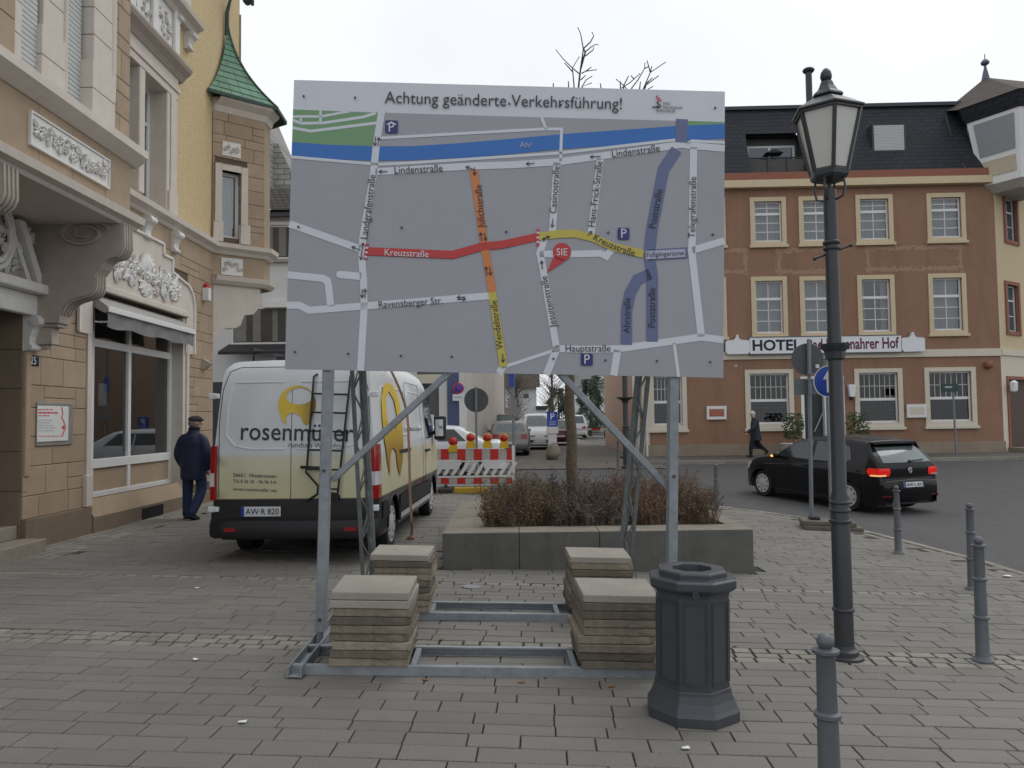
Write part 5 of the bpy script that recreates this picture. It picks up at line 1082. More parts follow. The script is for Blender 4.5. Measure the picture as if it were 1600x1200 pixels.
# name board
navy = mat('hotel_navy', (.012, .014, .035), .5); bordeaux = mat('hotel_bordeaux', (.13, .02, .05), .5); sbw = mat('sign_face_white', (.72, .74, .77), .4, var=.02)
a, b, c, d = rect(1172, 1408, 526, 551, .2); tl_ = hp(1172, 526, .2)[1]; 
hbox('name_board', a, b, c, d, .05, .2, sbw, .01); mb = MB()
for q0, q1, q2, q3 in ((a-.02, b+.02, d, d+.04), (a-.02, b+.02, c-.04, c)): mb.prism([(q0, q2), (q1, q2), (q1, q3), (q0, q3)], Hf, .21, .04)
mb.build('name_board_edge', mat('board_edge_grey', (.12, .12, .13), .5), hotel)
for x0, x1, yb_ in ((1134, 1171, 553), (1409, 1445, 549)):
    u0, u1 = hp(x0, 540, .2)[0], hp(x1, 540, .2)[0]; z0 = hp((x0+x1)/2, yb_, .2)[1]; H_ = .62; uc = (u0+u1)/2; w_ = (u1-u0)/2
    S = [(-1, .08), (-.8, 0), (.8, 0), (1, .08), (1, .55), (.85, .6), (.3, .62), (.12, .7), (.06, .82), (-.06, .82), (-.12, .7), (-.3, .62), (-.85, .6), (-1, .55)]
    mb = MB(); mb.prism([(uc+w_*x, z0+.72*y/.82) for x, y in S], Hf, .22, .05); mb.build('name_board_plate', sbw, hotel, bevel=.01); mb = MB(); mb.prism([(uc+w_*1.05*x, z0-.04+.76*y/.82) for x, y in S], Hf, .048, .02); mb.build('name_board_plate_back', navy, hotel)
def htext(t, x0, x1, y0, y1, m, d_=.204, ofs=.0, hs=1):
    mb = MB(); A = hp(x0, y0, d_); B = hp(x1, y1, d_); text_on(mb, t, A, B, lambda u, v: Hf(u, v, d_), ofs, hs); mb.build('lettering', m, hotel)
htext('HOTEL', 1176, 1252, 547.5, 546.5, navy, ofs=.03, hs=.95); htext('Bad Neuenahrer Hof', 1262, 1405, 546.5, 543.5, bordeaux, ofs=.025, hs=1.45)
# door, menus, lamp, bell
a, b, c, d = DOOR; hbox('door_leaf', a+.08, b-.08, c, d, -.28, -.22, mat('door_green_black', (.03, .036, .036), .4)); mb = MB()
for q0, q1, q2, q3 in ((a, a+.12, c, d), (b-.12, b, c, d), (a+.12, b-.12, d-.1, d), ((a+b)/2+.06, (a+b)/2+.16, c, d-.1)): mb.prism([(q0, q2), (q1, q2), (q1, q3), (q0, q3)], Hf, .02, -.21)
mb.build('door_frame', whitef, hotel); mb = MB(); mb.tube([Hf((a+b)/2-.35, c+.55, .0), Hf((a+b)/2-.02, c+1.25, .0)], .02, 6); mb.build('door_handrail', mat('steel', (.5, .5, .5), .3, .9), hotel)
mb = MB(); mb.prism([(a-.1, HG-.1), (b+.1, HG-.1), (b+.1, HG+.29), (a-.1, HG+.29)], Hf, .35, -.3); mb.prism([(a-.1, HG-.1), (b+.1, HG-.1), (b+.1, HG+.14), (a-.1, HG+.14)], Hf, .65, .352); mb.build('door_steps', MT['step_stone'], hotel)
for x0, x1, y0, y1, mm in ((1104, 1134, 635, 655, red), (1416, 1446, 632, 652, htrimw)):
    a, b, c, d = rect(x0, x1, y0, y1); bxm = hbox('menu_case', a, b, c, d, 0, .1, whitef, .01); hbox('menu_sheet', a+.08, b-.08, c+.1, d-.1, .1, .104, mm if mm is not red else mat('menu_print', (.35, .12, .08), .6, var=.5, scale=20))
a, b, c, d = rect(1323, 1334, 601, 620); mb = MB(); mb.prism([(a, d), (b, d), (b-.05, c), (a+.05, c)], Hf, .22, .06); mb.build('wall_lantern', sbw, hotel); hbox('lantern_arm', (a+b)/2-.03, (a+b)/2+.03, c-.12, c-.02, 0, .14, navy)
a, b, c, d = rect(1536, 1548, 556, 570); mb = MB(); mb.sphere(Hf((a+b)/2, c, .1), .16, 10, 8); mb.build('alarm_bell', hfascia, hotel, smooth=60)
htext('38', 1147, 1152, 573.5, 573, sbw, .004)
# left flank with downpipe and quoin
mb = MB(); U0 = UL; mb.add([Hf(U0, HG-.2, .0), Hf(U0, ZC, .0), Hf(U0, ZC, -16), Hf(U0, HG-.2, -16)], [(0, 1, 2, 3)]); mb.build('flank_wall', mat('hotel_flank', (.44, .3, .22), .9, var=.06), hotel)
hbox('quoin', UL-.05, UL+.2, HG-.1, ZC-.06, -.3, .055, htrimw); mb = MB(); mb.tube([Hf(UL-.14, HG, -.4), Hf(UL-.14, ZC, -.4)], .06, 10); mb.tube([Hf(UL+.08, HG, .12), Hf(UL+.08, ZC-.1, .12)], .05, 10); mb.build('downpipe', mat('pipe_white', (.6, .6, .58), .5), hotel, smooth=50)
hbox('flank_quoin', UL-.2, UL-.052, HG-.1, ZC-.06, -1.7, -.9, whitef)
# bevelled corner on the right
c0 = Hf(UR, 0, 0); cd = Vector((math.cos(R(34)), math.sin(R(34)), 0)); cn = Vector((cd.y, -cd.x, 0))
def Cf(u, v, d=0): return c0 + cd*u + cn*d + Vector((0, 0, v))
def cp(px, py): p = onp(px, py, c0, cn); return ((p-c0).dot(cd), p.z)
hyel = mat('hotel_corner_yellow', (.58, .48, .31), .9, var=.05)
cw = [(cp(1570, 340)[0], cp(1587, 340)[0], cp(1578, 376)[1], cp(1578, 310)[1]), (cp(1573, 480)[0], cp(1590, 480)[0], cp(1580, 518)[1], cp(1580, 446)[1])]
cdoor = (cp(1577, 650)[0], cp(1640, 650)[0], HG, cp(1585, 593)[1])
cells(cw+[cdoor], 0, 5, ZB, ZC+.2, Cf, -.3, 0).build('corner_wall', hyel, hotel); cells([cdoor], 0, 5, HG-.2, ZB, Cf, -.3, .0).build('corner_base', htrimw, hotel)
mb = MB(); mb.prism([(0, ZB-.12), (5, ZB-.12), (5, ZB+.12), (0, ZB+.12)], Cf, .06, 0); mb.build('band', htrimw, hotel)
for a, b, c, d in cw:
    mb = MB(); t = .14
    for q0, q1, q2, q3 in ((a-t, a, c-t, d+t), (b, b+t, c-t, d+t), (a, b, d, d+t), (a-.05, b+.05, c-t, c)): mb.prism([(q0, q2), (q1, q2), (q1, q3), (q0, q3)], Cf, .06, -.1)
    wn = mb.build('window', hfascia, hotel); mb = MB()
    for q0, q1, q2, q3 in ((a, a+.06, c, d), (b-.06, b, c, d), (a+.06, b-.06, d-.06, d), (a+.06, b-.06, c, c+.06), (a+.06, b-.06, c+(d-c)*.66, c+(d-c)*.66+.06), (a+.06, b-.06, c+(d-c)*.33, c+(d-c)*.33+.03)): mb.prism([(q0, q2), (q1, q2), (q1, q3), (q0, q3)], Cf, -.1, -.16)
    mb.build('frame', whitef, wn); mb = MB(); mb.prism([(a, c), (b, c), (b, d), (a, d)], Cf, -.13, -.14); mb.build('pane', mat('pane_dark', (.08, .1, .13), .08), wn)
a, b, c, d = cdoor; mb = MB(); mb.prism([(a, c), (b, c), (b, d), (a, d)], Cf, -.15, -.25); mb.build('corner_door', mat('door_brown', (.08, .05, .035), .6), hotel); mb = MB(); mb.prism([(a-.12, c), (a, c), (a, d+.12), (a-.12, d+.12)], Cf, .05, 0); mb.prism([(a, d), (b, d), (b, d+.12), (a, d+.12)], Cf, .05, 0); mb.build('corner_door_surround', hfascia, hotel)
l_ = cp(1575, 605); mb = MB(); mb.lathe([(.05, -.2), (.13, -.15), (.15, .12), (.16, .15), (.05, .25)], 6, Matrix.Translation(Cf(l_[0]-.1, l_[1], .25))); mb.build('corner_lantern', sbw, hotel)
mb = MB(); mb.box(tuple(c0+Vector((.1, -1.0, HG-.1))), tuple(c0+Vector((3, -.05, HG+.18)))); mb.build('corner_step', MT['step_stone'], hotel)
# glazed turret over the corner
tw0 = hp(1594, 230); tc_ = Hf(tw0[0], 0, -.2); zt0, zt1, zm = hp(1560, 272, 1.5)[1], hp(1560, 166, 1.5)[1], hp(1560, 230, 1.5)[1]
def hexp(k, rr, z): a = R(180+60*k); return tc_ + Vector((rr*math.cos(a), rr*math.sin(a), z))
r_b, r_m, r_t = 1.5, 1.62, 1.9
for k in range(-1, 3):
    def T4(z0, ra, z1, rb, e0, e1, off):
        A, B = hexp(k, ra, z0), hexp(k+1, ra, z0); C_, D_ = hexp(k+1, rb, z1), hexp(k, rb, z1); nn = (B-A).cross(D_-A).normalized()*off; return [A.lerp(B, e0)+nn, A.lerp(B, e1)+nn, D_.lerp(C_, e1)+nn, D_.lerp(C_, e0)+nn]
    mb = MB(); mb.add(T4(zt0, r_b, zm, r_m, 0, 1, 0), [(0, 1, 2, 3)]); mb.add(T4(zm, r_m, zt1, r_t, 0, 1, 0), [(0, 1, 2, 3)]); mb.build('turret_wall', whitef, hotel)
    mb = MB(); mb.add(T4(zm+.1, r_m+.02, zt1-.15, r_t-.02, .12, .9, .02), [(0, 1, 2, 3)]); mb.build('turret_blind', mat('turret_blind', (.27, .28, .3), .5, var=.06), hotel)
    mb = MB(); mb.add(T4(zt0+.3, r_b+.04, zm-.1, r_m-.02, .12, .9, .02), [(0, 1, 2, 3)]); mb.build('turret_panel', mat('turret_panel', (.5, .43, .33), .7, var=.1), hotel)
mb = MB(); mb.add([hexp(k, r_b, zt0) for k in range(6)] + [hexp(k, r_b*.8, zt0-.3) for k in range(6)], [tuple(range(5, -1, -1)), tuple(range(6, 12))] + [(k, (k+1) % 6, (k+1) % 6+6, k+6) for k in range(6)]); mb.build('turret_floor', mat('turret_soffit', (.4, .38, .34), .8), hotel)
mb = MB(); ze = hp(1560, 143, 1.5)[1]; ap = onp(1540, 121, Hf(0, 0, -2.2), hn)
mb.add([hexp(k, r_t+.05, zt1) for k in range(6)] + [hexp(k, r_t+.3, ze) for k in range(6)], [(k, (k+1) % 6, (k+1) % 6+6, k+6) for k in range(6)]); mb.build('turret_eaves', slate, hotel)
mb = MB(); mb.add([hexp(k, r_t+.34, ze) for k in range(6)] + [ap], [(k, (k+1) % 6, 6) for k in range(6)]); mb.add([Hf(hp(1497, 158)[0], hp(1497, 158)[1], -1), hexp(0, r_t+.34, ze), ap], [(0, 1, 2)]); mb.build('turret_roof', brickmat('turret_shingle', (.045, .035, .027), (.06, .047, .036), (.02, .017, .014), .3, .18, 'XZ'), hotel)
mb = MB(); mb.lathe([(.16, -.1), (.12, .1), (.05, .42), (.05, .5), (.15, .56), (.17, .64), (.1, .74), (.02, .78), (.015, 1.0)], 10, Matrix.Translation(ap)); mb.build('turret_finial', mat('zinc_blue', (.1, .12, .17), .5, .3), hotel, smooth=40)
# neighbour house at the far right
mb = MB(); p = atY(1640, 600, 40); mb.box((p.x-1.15, 40, 0), (p.x+10, 52, 8.3)); nb = thing('neighbour_house', 'sliver of a grey house beyond the hotel corner at right edge', 'house', (p.x+4, 45, .2), world=True); mb.build('wall', mat('render_grey', (.5, .48, .45), .9), nb); mb = MB(); mb.prism([(-1.4, 8.3), (10.4, 8.3), (4.5, 12)], lambda u, v, d: Vector((p.x+u, d, v)), 39.8, 52.2); mb.build('roof', slate, nb)
# plants beside the hotel door
leafm = [mat('leaf_green', (.06, .1, .035), .6, isl=.4), mat('leaf_dark', (.03, .055, .02), .6, isl=.4)]
for px, lab in ((1240, 'leafy potted plant in a white pot left of the hotel door'), (1342, 'leafy potted plant right of the hotel door behind the black car')):
    b0 = hp(px, 700, 1.0); P = Hf(b0[0], HG, 1.0); t = thing('potted_plant', lab, 'potted plant', P); r = random.Random(px)
    mb = MB(); mb.lathe([(.22, 0), (.28, .05), (.42, .3), (.46, .42), (.5, .45), (.46, .46), (.4, .4)], 16); mb.build('pot', whitef, t, smooth=40); mb = MB(); mb.tube([(0, 0, .4), (.03, 0, .9), (-.03, .02, 1.3)], .02, 6); mb.build('stem', tw[0], t); mb = MB()
    for k in range(420):
        mb.cur = r.randrange(2); a = r.uniform(0, 6.28); q = r.random()**.5*.42; z = .62+r.uniform(0, .95); q *= (1-.4*abs(z-1.15)); c = Vector((q*math.cos(a), q*math.sin(a), z)); u = Vector((r.uniform(-1, 1), r.uniform(-1, 1), r.uniform(-.6, .6))).normalized()*.065; v_ = u.orthogonal().normalized()*.035; mb.add([c-u, c+v_, c+u, c-v_], [(0, 1, 2, 3)])
    mb.build('foliage', leafm, t)
# ------------------------------------------------------------------ buildings behind the van and along the lane
wb = thing('white_house', 'white rendered house with dark tiled roof behind the van', 'house', (-8, 26, .2), world=True); YB = 26.0
wr = mat('white_render', (.62, .62, .62), .9, streak=.2, var=.05, scale=1, dirt=.4, dirtc=(.5, .5, .49)); 
def yb(px, py, Y=YB): p = atY(px, py, Y); return (p.x, p.z)
def ybox(name, x0, x1, y0, y1, dd, m, parent=wb, back=.3, Y=YB):
    a = yb(x0, (y0+y1)/2, Y-dd)[0]; b = yb(x1, (y0+y1)/2, Y-dd)[0]; z0 = yb((x0+x1)/2, y1, Y-dd)[1]; z1 = yb((x0+x1)/2, y0, Y-dd)[1]
    mb = MB(); mb.box((a, Y-dd, z0), (b, Y+back, z1)); return mb.build(name, m, parent)
dkw = mat('window_dark', (.05, .055, .06), .1, var=.3, scale=3, spec=.7); tile = brickmat('dark_roof_tile', (.05, .043, .038), (.075, .064, .055), (.02, .018, .016), .22, .16, 'XZ', .85, .12, .9)
XL0, XR0 = yb(150, 600)[0], yb(716, 600)[0]
mb = MB(); mb.box((XL0, YB, 0), (XR0, YB+6, yb(430, 330)[1])); mb.build('wall', wr, wb)
z0, z1 = yb(430, 331)[1], yb(430, 279)[1]; mb = MB(); mb.add([(XL0, YB-.35, z0), (XR0+.3, YB-.35, z0), (XR0+.3, YB+1.2, z1), (XL0, YB+1.2, z1)], [(0, 1, 2, 3)]); mb.add([(XL0, YB-.33, z0-.02), (XR0+.3, YB-.33, z0-.02), (XR0+.3, YB, z0-.02), (XL0, YB, z0-.02)], [(0, 3, 2, 1)]); mb.build('roof', tile, wb); ybox('gutter', 300, 716, 331, 337, .36, MT['lead_grey'], back=-.2)
for x0, x1, y0, y1 in ((405, 505, 352, 404), (520, 640, 352, 404), (362, 470, 480, 537), (490, 640, 480, 537)):
    a = ybox('window', x0, x1, y0, y1, .02, whitef, back=.0); n = ybox('window_pane', x0+2.5, x1-2.5, y0+2.5, y1-2.5, .03, dkw, back=-.02); ax0, az0 = yb(x0+3, y1-3); ax1, az1 = yb(x1-3, y0+3)
    mb = MB(); 
    for s0, s1 in ((.0, .2), (.3, .42), (.6, .68), (.8, 1.0)): mb.grid([[Vector((ax0+(ax1-ax0)*(s0+(s1-s0)*k/10), YB-.037+.004*math.sin(k*2.2), z)) for k in range(11)] for z in (az0, az1)])
    mb.build('curtain', mat('curtain_grey', (.2, .195, .18), .9, var=.2), wb); ybox('window_sill', x0-2, x1+2, y1, y1+5, .12, MT['plaque_grey'], back=-.0)
ybox('blind_box', 410, 640, 468, 479, .2, whitef, back=0); ybox('blind_box', 405, 640, 345, 350, .1, whitef, back=0)
mb = MB(); a = yb(358, 548); b = yb(640, 556); mb.add([(a[0], YB-1.0, a[1]-.12), (b[0], YB-1.0, a[1]-.12), (b[0], YB-.02, a[1]+.22), (a[0], YB-.02, a[1]+.22), (a[0], YB-1.0, a[1]-.22), (b[0], YB-1.0, a[1]-.22)], [(0, 1, 2, 3), (0, 4, 5, 1)]); mb.build('canopy', mat('canopy_black', (.025, .025, .028), .7), wb)
for x0, x1, y0, y1 in ((318, 352, 597, 700), (640, 687, 601, 690), (560, 630, 600, 690)): ybox('doorway', x0, x1, y0, y1, .03, mat('doorway_dark', (.03, .034, .045), .3, var=.3), back=0)
ybox('lintel', 640, 690, 585, 599, .12, htrimw, back=0); ybox('pillar', 686, 699, 585, 692, .15, wr, back=0); ybox('blue_pillar', 699, 717, 570, 694, .2, mat('pillar_blue', (.085, .105, .2), .7, var=.05), back=.0); ybox('door_notice', 664, 678, 648, 668, .05, sbw, back=-.035)
gs = thing('slate_gable', 'grey shingled gable rising behind the white house roof', 'gable', (-8.6, 30, .2), world=True)
mb = MB(); PG = [yb(x, y, 30) for x, y in ((380, 120), (404, 176), (424, 222), (424, 290), (380, 290))]; mb.prism(PG, lambda u, v, d: Vector((u, d, v)), 30, 34); mb.build('gable_wall', brickmat('grey_shingle', (.3, .29, .27), (.24, .235, .22), (.1, .1, .095), .5, .22, 'XZ', .8, .08), gs); mb = MB(); PG = [yb(x, y, 30.3) for x, y in ((424, 224), (434, 224), (455, 268), (455, 290), (424, 290))]; mb.prism(PG, lambda u, v, d: Vector((u, d, v)), 30.3, 34); mb.build('gable_annex', MT['grey_shingle'], gs)
# panelled wall along the lane
A = Vector((-1.88, 25.9, 0)); B = Vector((-.38, 46, 0)); ld = (B-A).normalized(); ln_ = Vector((ld.y, -ld.x, 0)); LL = (B-A).length
ph = thing('panelled_building', 'white building clad in tall panels along the car park lane', 'building', tuple((A+B)/2), world=True); pm = mat('white_panel', (.56, .545, .51), .7, var=.05, scale=1, obr=.06); mb = MB(); mb.prism([(0, 0), (LL, 0), (LL, 7), (0, 7)], lambda u, v, d: A+ld*u+ln_*d+Vector((0, 0, v)), -4, -.03); mb.build('wall', mat('panel_gap', (.12, .12, .12), .9), ph)
edges = [onp(px, 640, A, ln_) for px in (715, 727, 740, 758, 771, 783, 788)]; us = [0]+[(e-A).dot(ld) for e in edges[1:]]
for i in range(len(us)-1):
    mb = MB(); mb.prism([(us[i]+.03, .2), (us[i+1]-.03, .2), (us[i+1]-.03, 7), (us[i]+.03, 7)], lambda u, v, d: A+ld*u+ln_*d+Vector((0, 0, v)), -.03, .0); mb.build('wall_panel', pm, ph)
mb = MB(); mb.prism([(us[0]+.4, 1.0), (us[1]+.2, 1.0), (us[1]+.2, 2.6), (us[0]+.4, 2.6)], lambda u, v, d: A+ld*u+ln_*d+Vector((0, 0, v)), .001, .03); mb.build('window', whitef, ph)
# far houses, trees at the lane's end
fh = thing('far_house', 'far white house with brown roof at the end of the lane, left', 'house', (1.2, 74, .2), world=True)
def fbx(parent, name, x0, x1, y0, y1, Y, m, dp=6):
    a = atY(x0, y1, Y); b = atY(x1, y0, Y); mb = MB(); mb.box((a.x, Y, min(a.z, .2) if name == 'wall' else a.z), (b.x, Y+dp, b.z)); return mb.build(name, m, parent)
fbx(fh, 'wall', 790, 838, 604, 660, 74, wr); a = atY(785, 606, 73.5); b = atY(842, 570, 76); mb = MB(); mb.add([a, Vector((b.x, a.y, a.z)), b, Vector((a.x, b.y, b.z))], [(0, 1, 2, 3)]); mb.build('roof', brickmat('brown_roof', (.07, .055, .045), (.09, .07, .06), (.03, .025, .02), .5, .35, 'XZ'), fh); fbx(fh, 'garage_roof', 838, 856, 634, 640, 73, MT['lead_grey'], 5); fbx(fh, 'garage', 838, 854, 640, 655, 73.2, wr, 4); fbx(fh, 'window', 818, 826, 615, 622, 73.95, dkw, .03)
gh = thing('far_house', 'far white house with grey roof behind the conifers, right of the trunk', 'house', (7.5, 84, .2), world=True); fbx(gh, 'wall', 890, 948, 602, 660, 84, wr); a = atY(884, 604, 83.5); b = atY(960, 560, 87); mb = MB(); mb.add([a, Vector((b.x, a.y, a.z)), b, Vector((a.x, b.y, b.z))], [(0, 1, 2, 3)]); mb.build('roof', brickmat('grey_roof', (.17, .17, .175), (.2, .2, .2), (.08, .08, .08), .6, .4, 'XZ'), gh); fbx(gh, 'roof_window', 935, 943, 584, 593, 83.2, whitef, .6)
for i, (x0, x1) in enumerate(((914, 928), (934, 947))): fbx(gh, 'garage_door', x0, x1, 640, 668, 80, whitef, 4)
def tree(name, label, px, Y, htop, rad, seed, kind):
    b = atY(px, 660, Y); r = random.Random(seed); t = thing(name, label, 'tree', (b.x, Y, .2), group='trees at the end of the lane'); mb = MB(); H = atY(px, htop, Y).z; mb.tube([(0, 0, 0), (.1, 0, H*.5), (0, .1, H*.9)], [.16, .1, .03], 7); mb.build('trunk', bark, t)
    mb = MB()
    if kind == 'c':
        for k in range(2600):
            mb.cur = r.randrange(2); z = r.random()**.8; q = rad*(1-z*.75)*(.35+.65*r.random()**.5)*(1+.25*math.sin(z*17+seed)); a = r.uniform(0, 6.28); c = Vector((q*math.cos(a), q*math.sin(a), .6+z*(H-.6))); d = Vector((math.cos(a), math.sin(a), r.uniform(-.7, .1))).normalized()*r.uniform(.15, .32); s = d.orthogonal().normalized()*.06; mb.add([c-d*.4, c+s, c+d, c-s], [(0, 1, 2, 3)])
        mb.build('crown', [mat('conifer_a', (.035, .062, .04), .8, isl=.4), mat('conifer_b', (.05, .08, .05), .8, isl=.4)], t)
    else:
        for k in range(120):
            z = r.uniform(.25, .9)*H; a = r.uniform(0, 6.28); l = rad*r.uniform(.4, 1); p = Vector((0, 0, z*.9)); q = Vector((l*math.cos(a), l*math.sin(a), min(H, z+l*r.uniform(.2, .9)))); m_ = p.lerp(q, .5)+Vector((r.uniform(-.2, .2), r.uniform(-.2, .2), r.uniform(-.1, .3))); mb.tube([p, m_, q], [.028, .015, .006], 4)
            for j in range(4): s0 = m_.lerp(q, r.random()); mb.tube([s0, s0+Vector((r.uniform(-.5, .5), r.uniform(-.5, .5), r.uniform(0, .6)))], [.008, .003], 3)
        mb.build('crown', mat('bare_twigs', (.13, .11, .085), .9, var=.2), t)
tree('conifer', 'dark green conifer against the hotel flank at the lane end', 946, 62, 560, 1.9, 3, 'c'); tree('conifer', 'smaller dark green conifer left of the garage doors', 922, 66, 596, 1.6, 4, 'c'); tree('bare_tree', 'bare brown tree at the lane end behind the trunk', 862, 68, 540, 2.8, 5, 'b'); tree('bare_tree', 'thin bare tree beside the far white house', 806, 60, 575, 1.5, 7, 'b'); 
tree('conifer', 'round evergreen bush at the end of the lane', 872, 76, 610, 1.8, 9, 'c')
bk = sheet('hill', [-300, -100, 0, 100, 300], [180, 260], 0, mat('wood_far', (.06, .065, .05), .95, var=.3, scale=.1))
# ------------------------------------------------------------------ vehicles
rubber = mat('tyre_rubber', (.018, .018, .019), .85, var=.2, scale=20); hubm = mat('hubcap_silver', (.42, .43, .43), .5, .0, var=.1); carblk = mat('car_trim_black', (.016, .016, .018), .55, var=.15); carglass = mat('car_glass', (.022, .026, .03), .05, var=.1, spec=.6)
redlens = mat('tail_lens', (.30, .008, .01), .15, coat=.5); clearlens = mat('clear_lens', (.55, .56, .58), .12, coat=.5); platew = mat('plate_white', (.62, .64, .66), .4); plateb = mat('plate_blue', (.02, .05, .3), .4)
def crom(pts, n=4):
    out = []
    for i in range(len(pts)-1):
        p0, p1, p2, p3 = [Vector(pts[max(0, min(len(pts)-1, i+k))]) for k in (-1, 0, 1, 2)]
        for j in range(n):
            t = j/n; out.append(.5*((2*p1)+(p2-p0)*t+(2*p0-5*p1+4*p2-p3)*t*t+(3*p1-p0-3*p2+p3)*t**3))
    out.append(Vector(pts[-1])); return out
def flat_sub(mb, loops, fn, cuts=3):
    import bmesh
    allp = [p for l in loops for p in l]; tri = tessellate_polygon([[Vector((u, v, 0)) for u, v in l] for l in loops]); bm = bmesh.new(); vv = [bm.verts.new((u, v, 0)) for u, v in allp]
    for t in tri:
        try: bm.faces.new([vv[i] for i in t])
        except ValueError: pass
    bmesh.ops.subdivide_edges(bm, edges=bm.edges[:], cuts=cuts, use_grid_fill=True); bm.verts.index_update()
    mb.add([fn(v.co.x, v.co.y) for v in bm.verts], [tuple(v.index for v in f.verts) for f in bm.faces]); bm.free()
class Car:
    def __init__(s, root, L, hw, sil, wx, wr, belt, tum, paint, r=.09, sill=.22, rt=.12, ft=.22, crown=.03, rim='hub', arch=1.13, xf=0):
        s.root, s.L, s.hw, s.wx, s.wr, s.belt, s.tum, s.r, s.sill, s.rt, s.ft, s.crown = root, L, hw, wx, wr, belt, tum, r, sill, rt, ft, crown
        s.xf = xf; s.sil = crom(sil); s.paint = paint; s.arch = wr*arch
        rows = []
        for i, p in enumerate(s.sil):
            d = (s.sil[min(i+1, len(s.sil)-1)]-s.sil[max(i-1, 0)]).normalized(); n = Vector((-d.y, d.x)); e = s.W(p.x, p.y)
            rows.append([s.P(p.x + n.x*crown*(1-v*v), e*v, p.y + n.y*crown*(1-v*v)) for v in [-1+k/5 for k in range(11)]])
        mb = MB(); mb.grid(rows)
        xs = sorted(set([0, .01, .03, .06, .1, .15] + [L*k/46 for k in range(47)] + [L-.15, L-.1, L-.05, L-.02] + [w + s.arch*math.cos(math.pi*k/12) for w in wx for k in range(13)])); xs = [x for x in xs if 0 <= x <= L]
        for sg in (1, -1):
            g = []
            for x in xs:
                t = s.top(x); b = s.bottom(x); b = min(b, t-.02); col_ = []
                for k in range(17):
                    q = k/16; q = 1-(1-q)**1.7; z = b+(t-b)*q; col_.append(s.P(x, sg*s.W(x, z), z))
                g.append(col_)
            mb.grid(g if sg > 0 else [c[::-1] for c in g])
        s.body = mb.build('body', paint, root, smooth=38, fixn=True)
        mb = MB(); iw = hw-.22; mb.box((-L/2+.12, -hw+.1, sill-.02), (wx[0]-arch*wr-L/2, hw-.1, sill+.2)); mb.box((wx[0]-arch*wr-L/2, -iw, sill-.02), (L/2-.15, iw, belt-.2)); mb.box((wx[0]+arch*wr-L/2+.02, -hw+.06, sill-.03), (wx[1]-arch*wr-L/2-.02, hw-.06, sill+.25)); mb.build('underbody', carblk, root)
        for w in wx:
            for sg in (1, -1):
                T = Matrix.Translation((w-L/2, sg*(hw-.13), wr)) @ Matrix.Rotation(-sg*math.pi/2, 4, 'X'); wd = .1
                m2 = MB(); m2.lathe([(wr*.63, -wd), (wr*.93, -wd), (wr, -wd*.6), (wr, wd*.6), (wr*.95, wd*.92), (wr*.72, wd), (wr*.66, wd*.9)], 28, T); ty = m2.build('wheel', rubber, root, smooth=40)
                m2 = MB(); m2.lathe([(wr*.70, wd*.82), (wr*.69, wd*1.0), (wr*.64, wd*1.02), (wr*.56, wd*.97), (wr*.2, wd*1.03), (wr*.16, wd*1.1), (.005, wd*1.12)], 28, T); m2.build('rim', hubm, ty, smooth=40)
                m2 = MB()
                for k in range(9):
                    a = 2*math.pi*k/9; c = T @ Matrix.Translation((wr*.53*math.cos(a), wr*.53*math.sin(a), wd*.985)); m2.lathe([(wr*.065, 0), (wr*.065, .004), (.001, .0045)], 8, c)
                tag(m2.build('rim_hole', carblk, ty), kind='stuff')
                m2 = MB(); pts = [s.P(w+s.arch*math.cos(math.pi*k/16), sg*(s.W(w, wr*1.6)+.002), wr+s.arch*math.sin(math.pi*k/16)) for k in range(17)]; m2.tube(pts, .016, 6); m2.build('wheel_arch', carblk if rim == 'van' else paint, root, smooth=60)
    def P(s, x, y, z): return Vector((x-s.L/2, y, z))
    def top(s, x):
        best = 0
        for a, b in zip(s.sil, s.sil[1:]):
            lo, hi = (a, b) if a.x <= b.x else (b, a)
            if lo.x-1e-6 <= x <= hi.x+1e-6: t = (x-lo.x)/max(1e-6, hi.x-lo.x); best = max(best, lo.y+(hi.y-lo.y)*t)
        return best or min(s.sil, key=lambda p: abs(p.x-x)).y
    def bottom(s, x):
        b = s.sill
        for w in s.wx:
            if abs(x-w) < s.arch: b = max(b, s.wr + math.sqrt(s.arch**2-(x-w)**2))
        return b
    def W(s, x, z):
        w = s.hw
        if x < .4: w -= s.rt*(1-max(0, x)/.4)**2.4
        if x > s.L-.8: w -= s.ft*((x-s.L+.8)/.8)**2.2
        if z > s.belt: w -= s.tum*(z-s.belt)
        else: w -= .03*((s.belt-z)/s.belt)**2 - .012*math.sin(math.pi*min(1, max(0, (z-.35)/(s.belt-.35))))
        t = s.top(max(x, s.xf))
        if z > t-s.r: q = min(1, (z-t+s.r)/s.r); w -= s.r*.8*(1-math.sqrt(max(0, 1-q*q)))
        return max(.05, w)
    def side(s, poly, name, m, sg, off=.006, parent=None):
        mb = MB(); flat_sub(mb, [poly], lambda x, z: s.P(x, sg*(s.W(x, z)+off), z), 4); return mb.build(name, m, parent or s.root)
    def seam(s, pts, name, m, sg, r=.004, off=.001):
        mb = MB(); P = []
        for a, b in zip(pts, pts[1:]):
            for k in range(5): P.append(Vector(a).lerp(Vector(b), k/5))
        P.append(Vector(pts[-1])); mb.tube([s.P(x, sg*(s.W(x, z)+off), z) for x, z in P], r, 5); return mb.build(name, m, s.root)
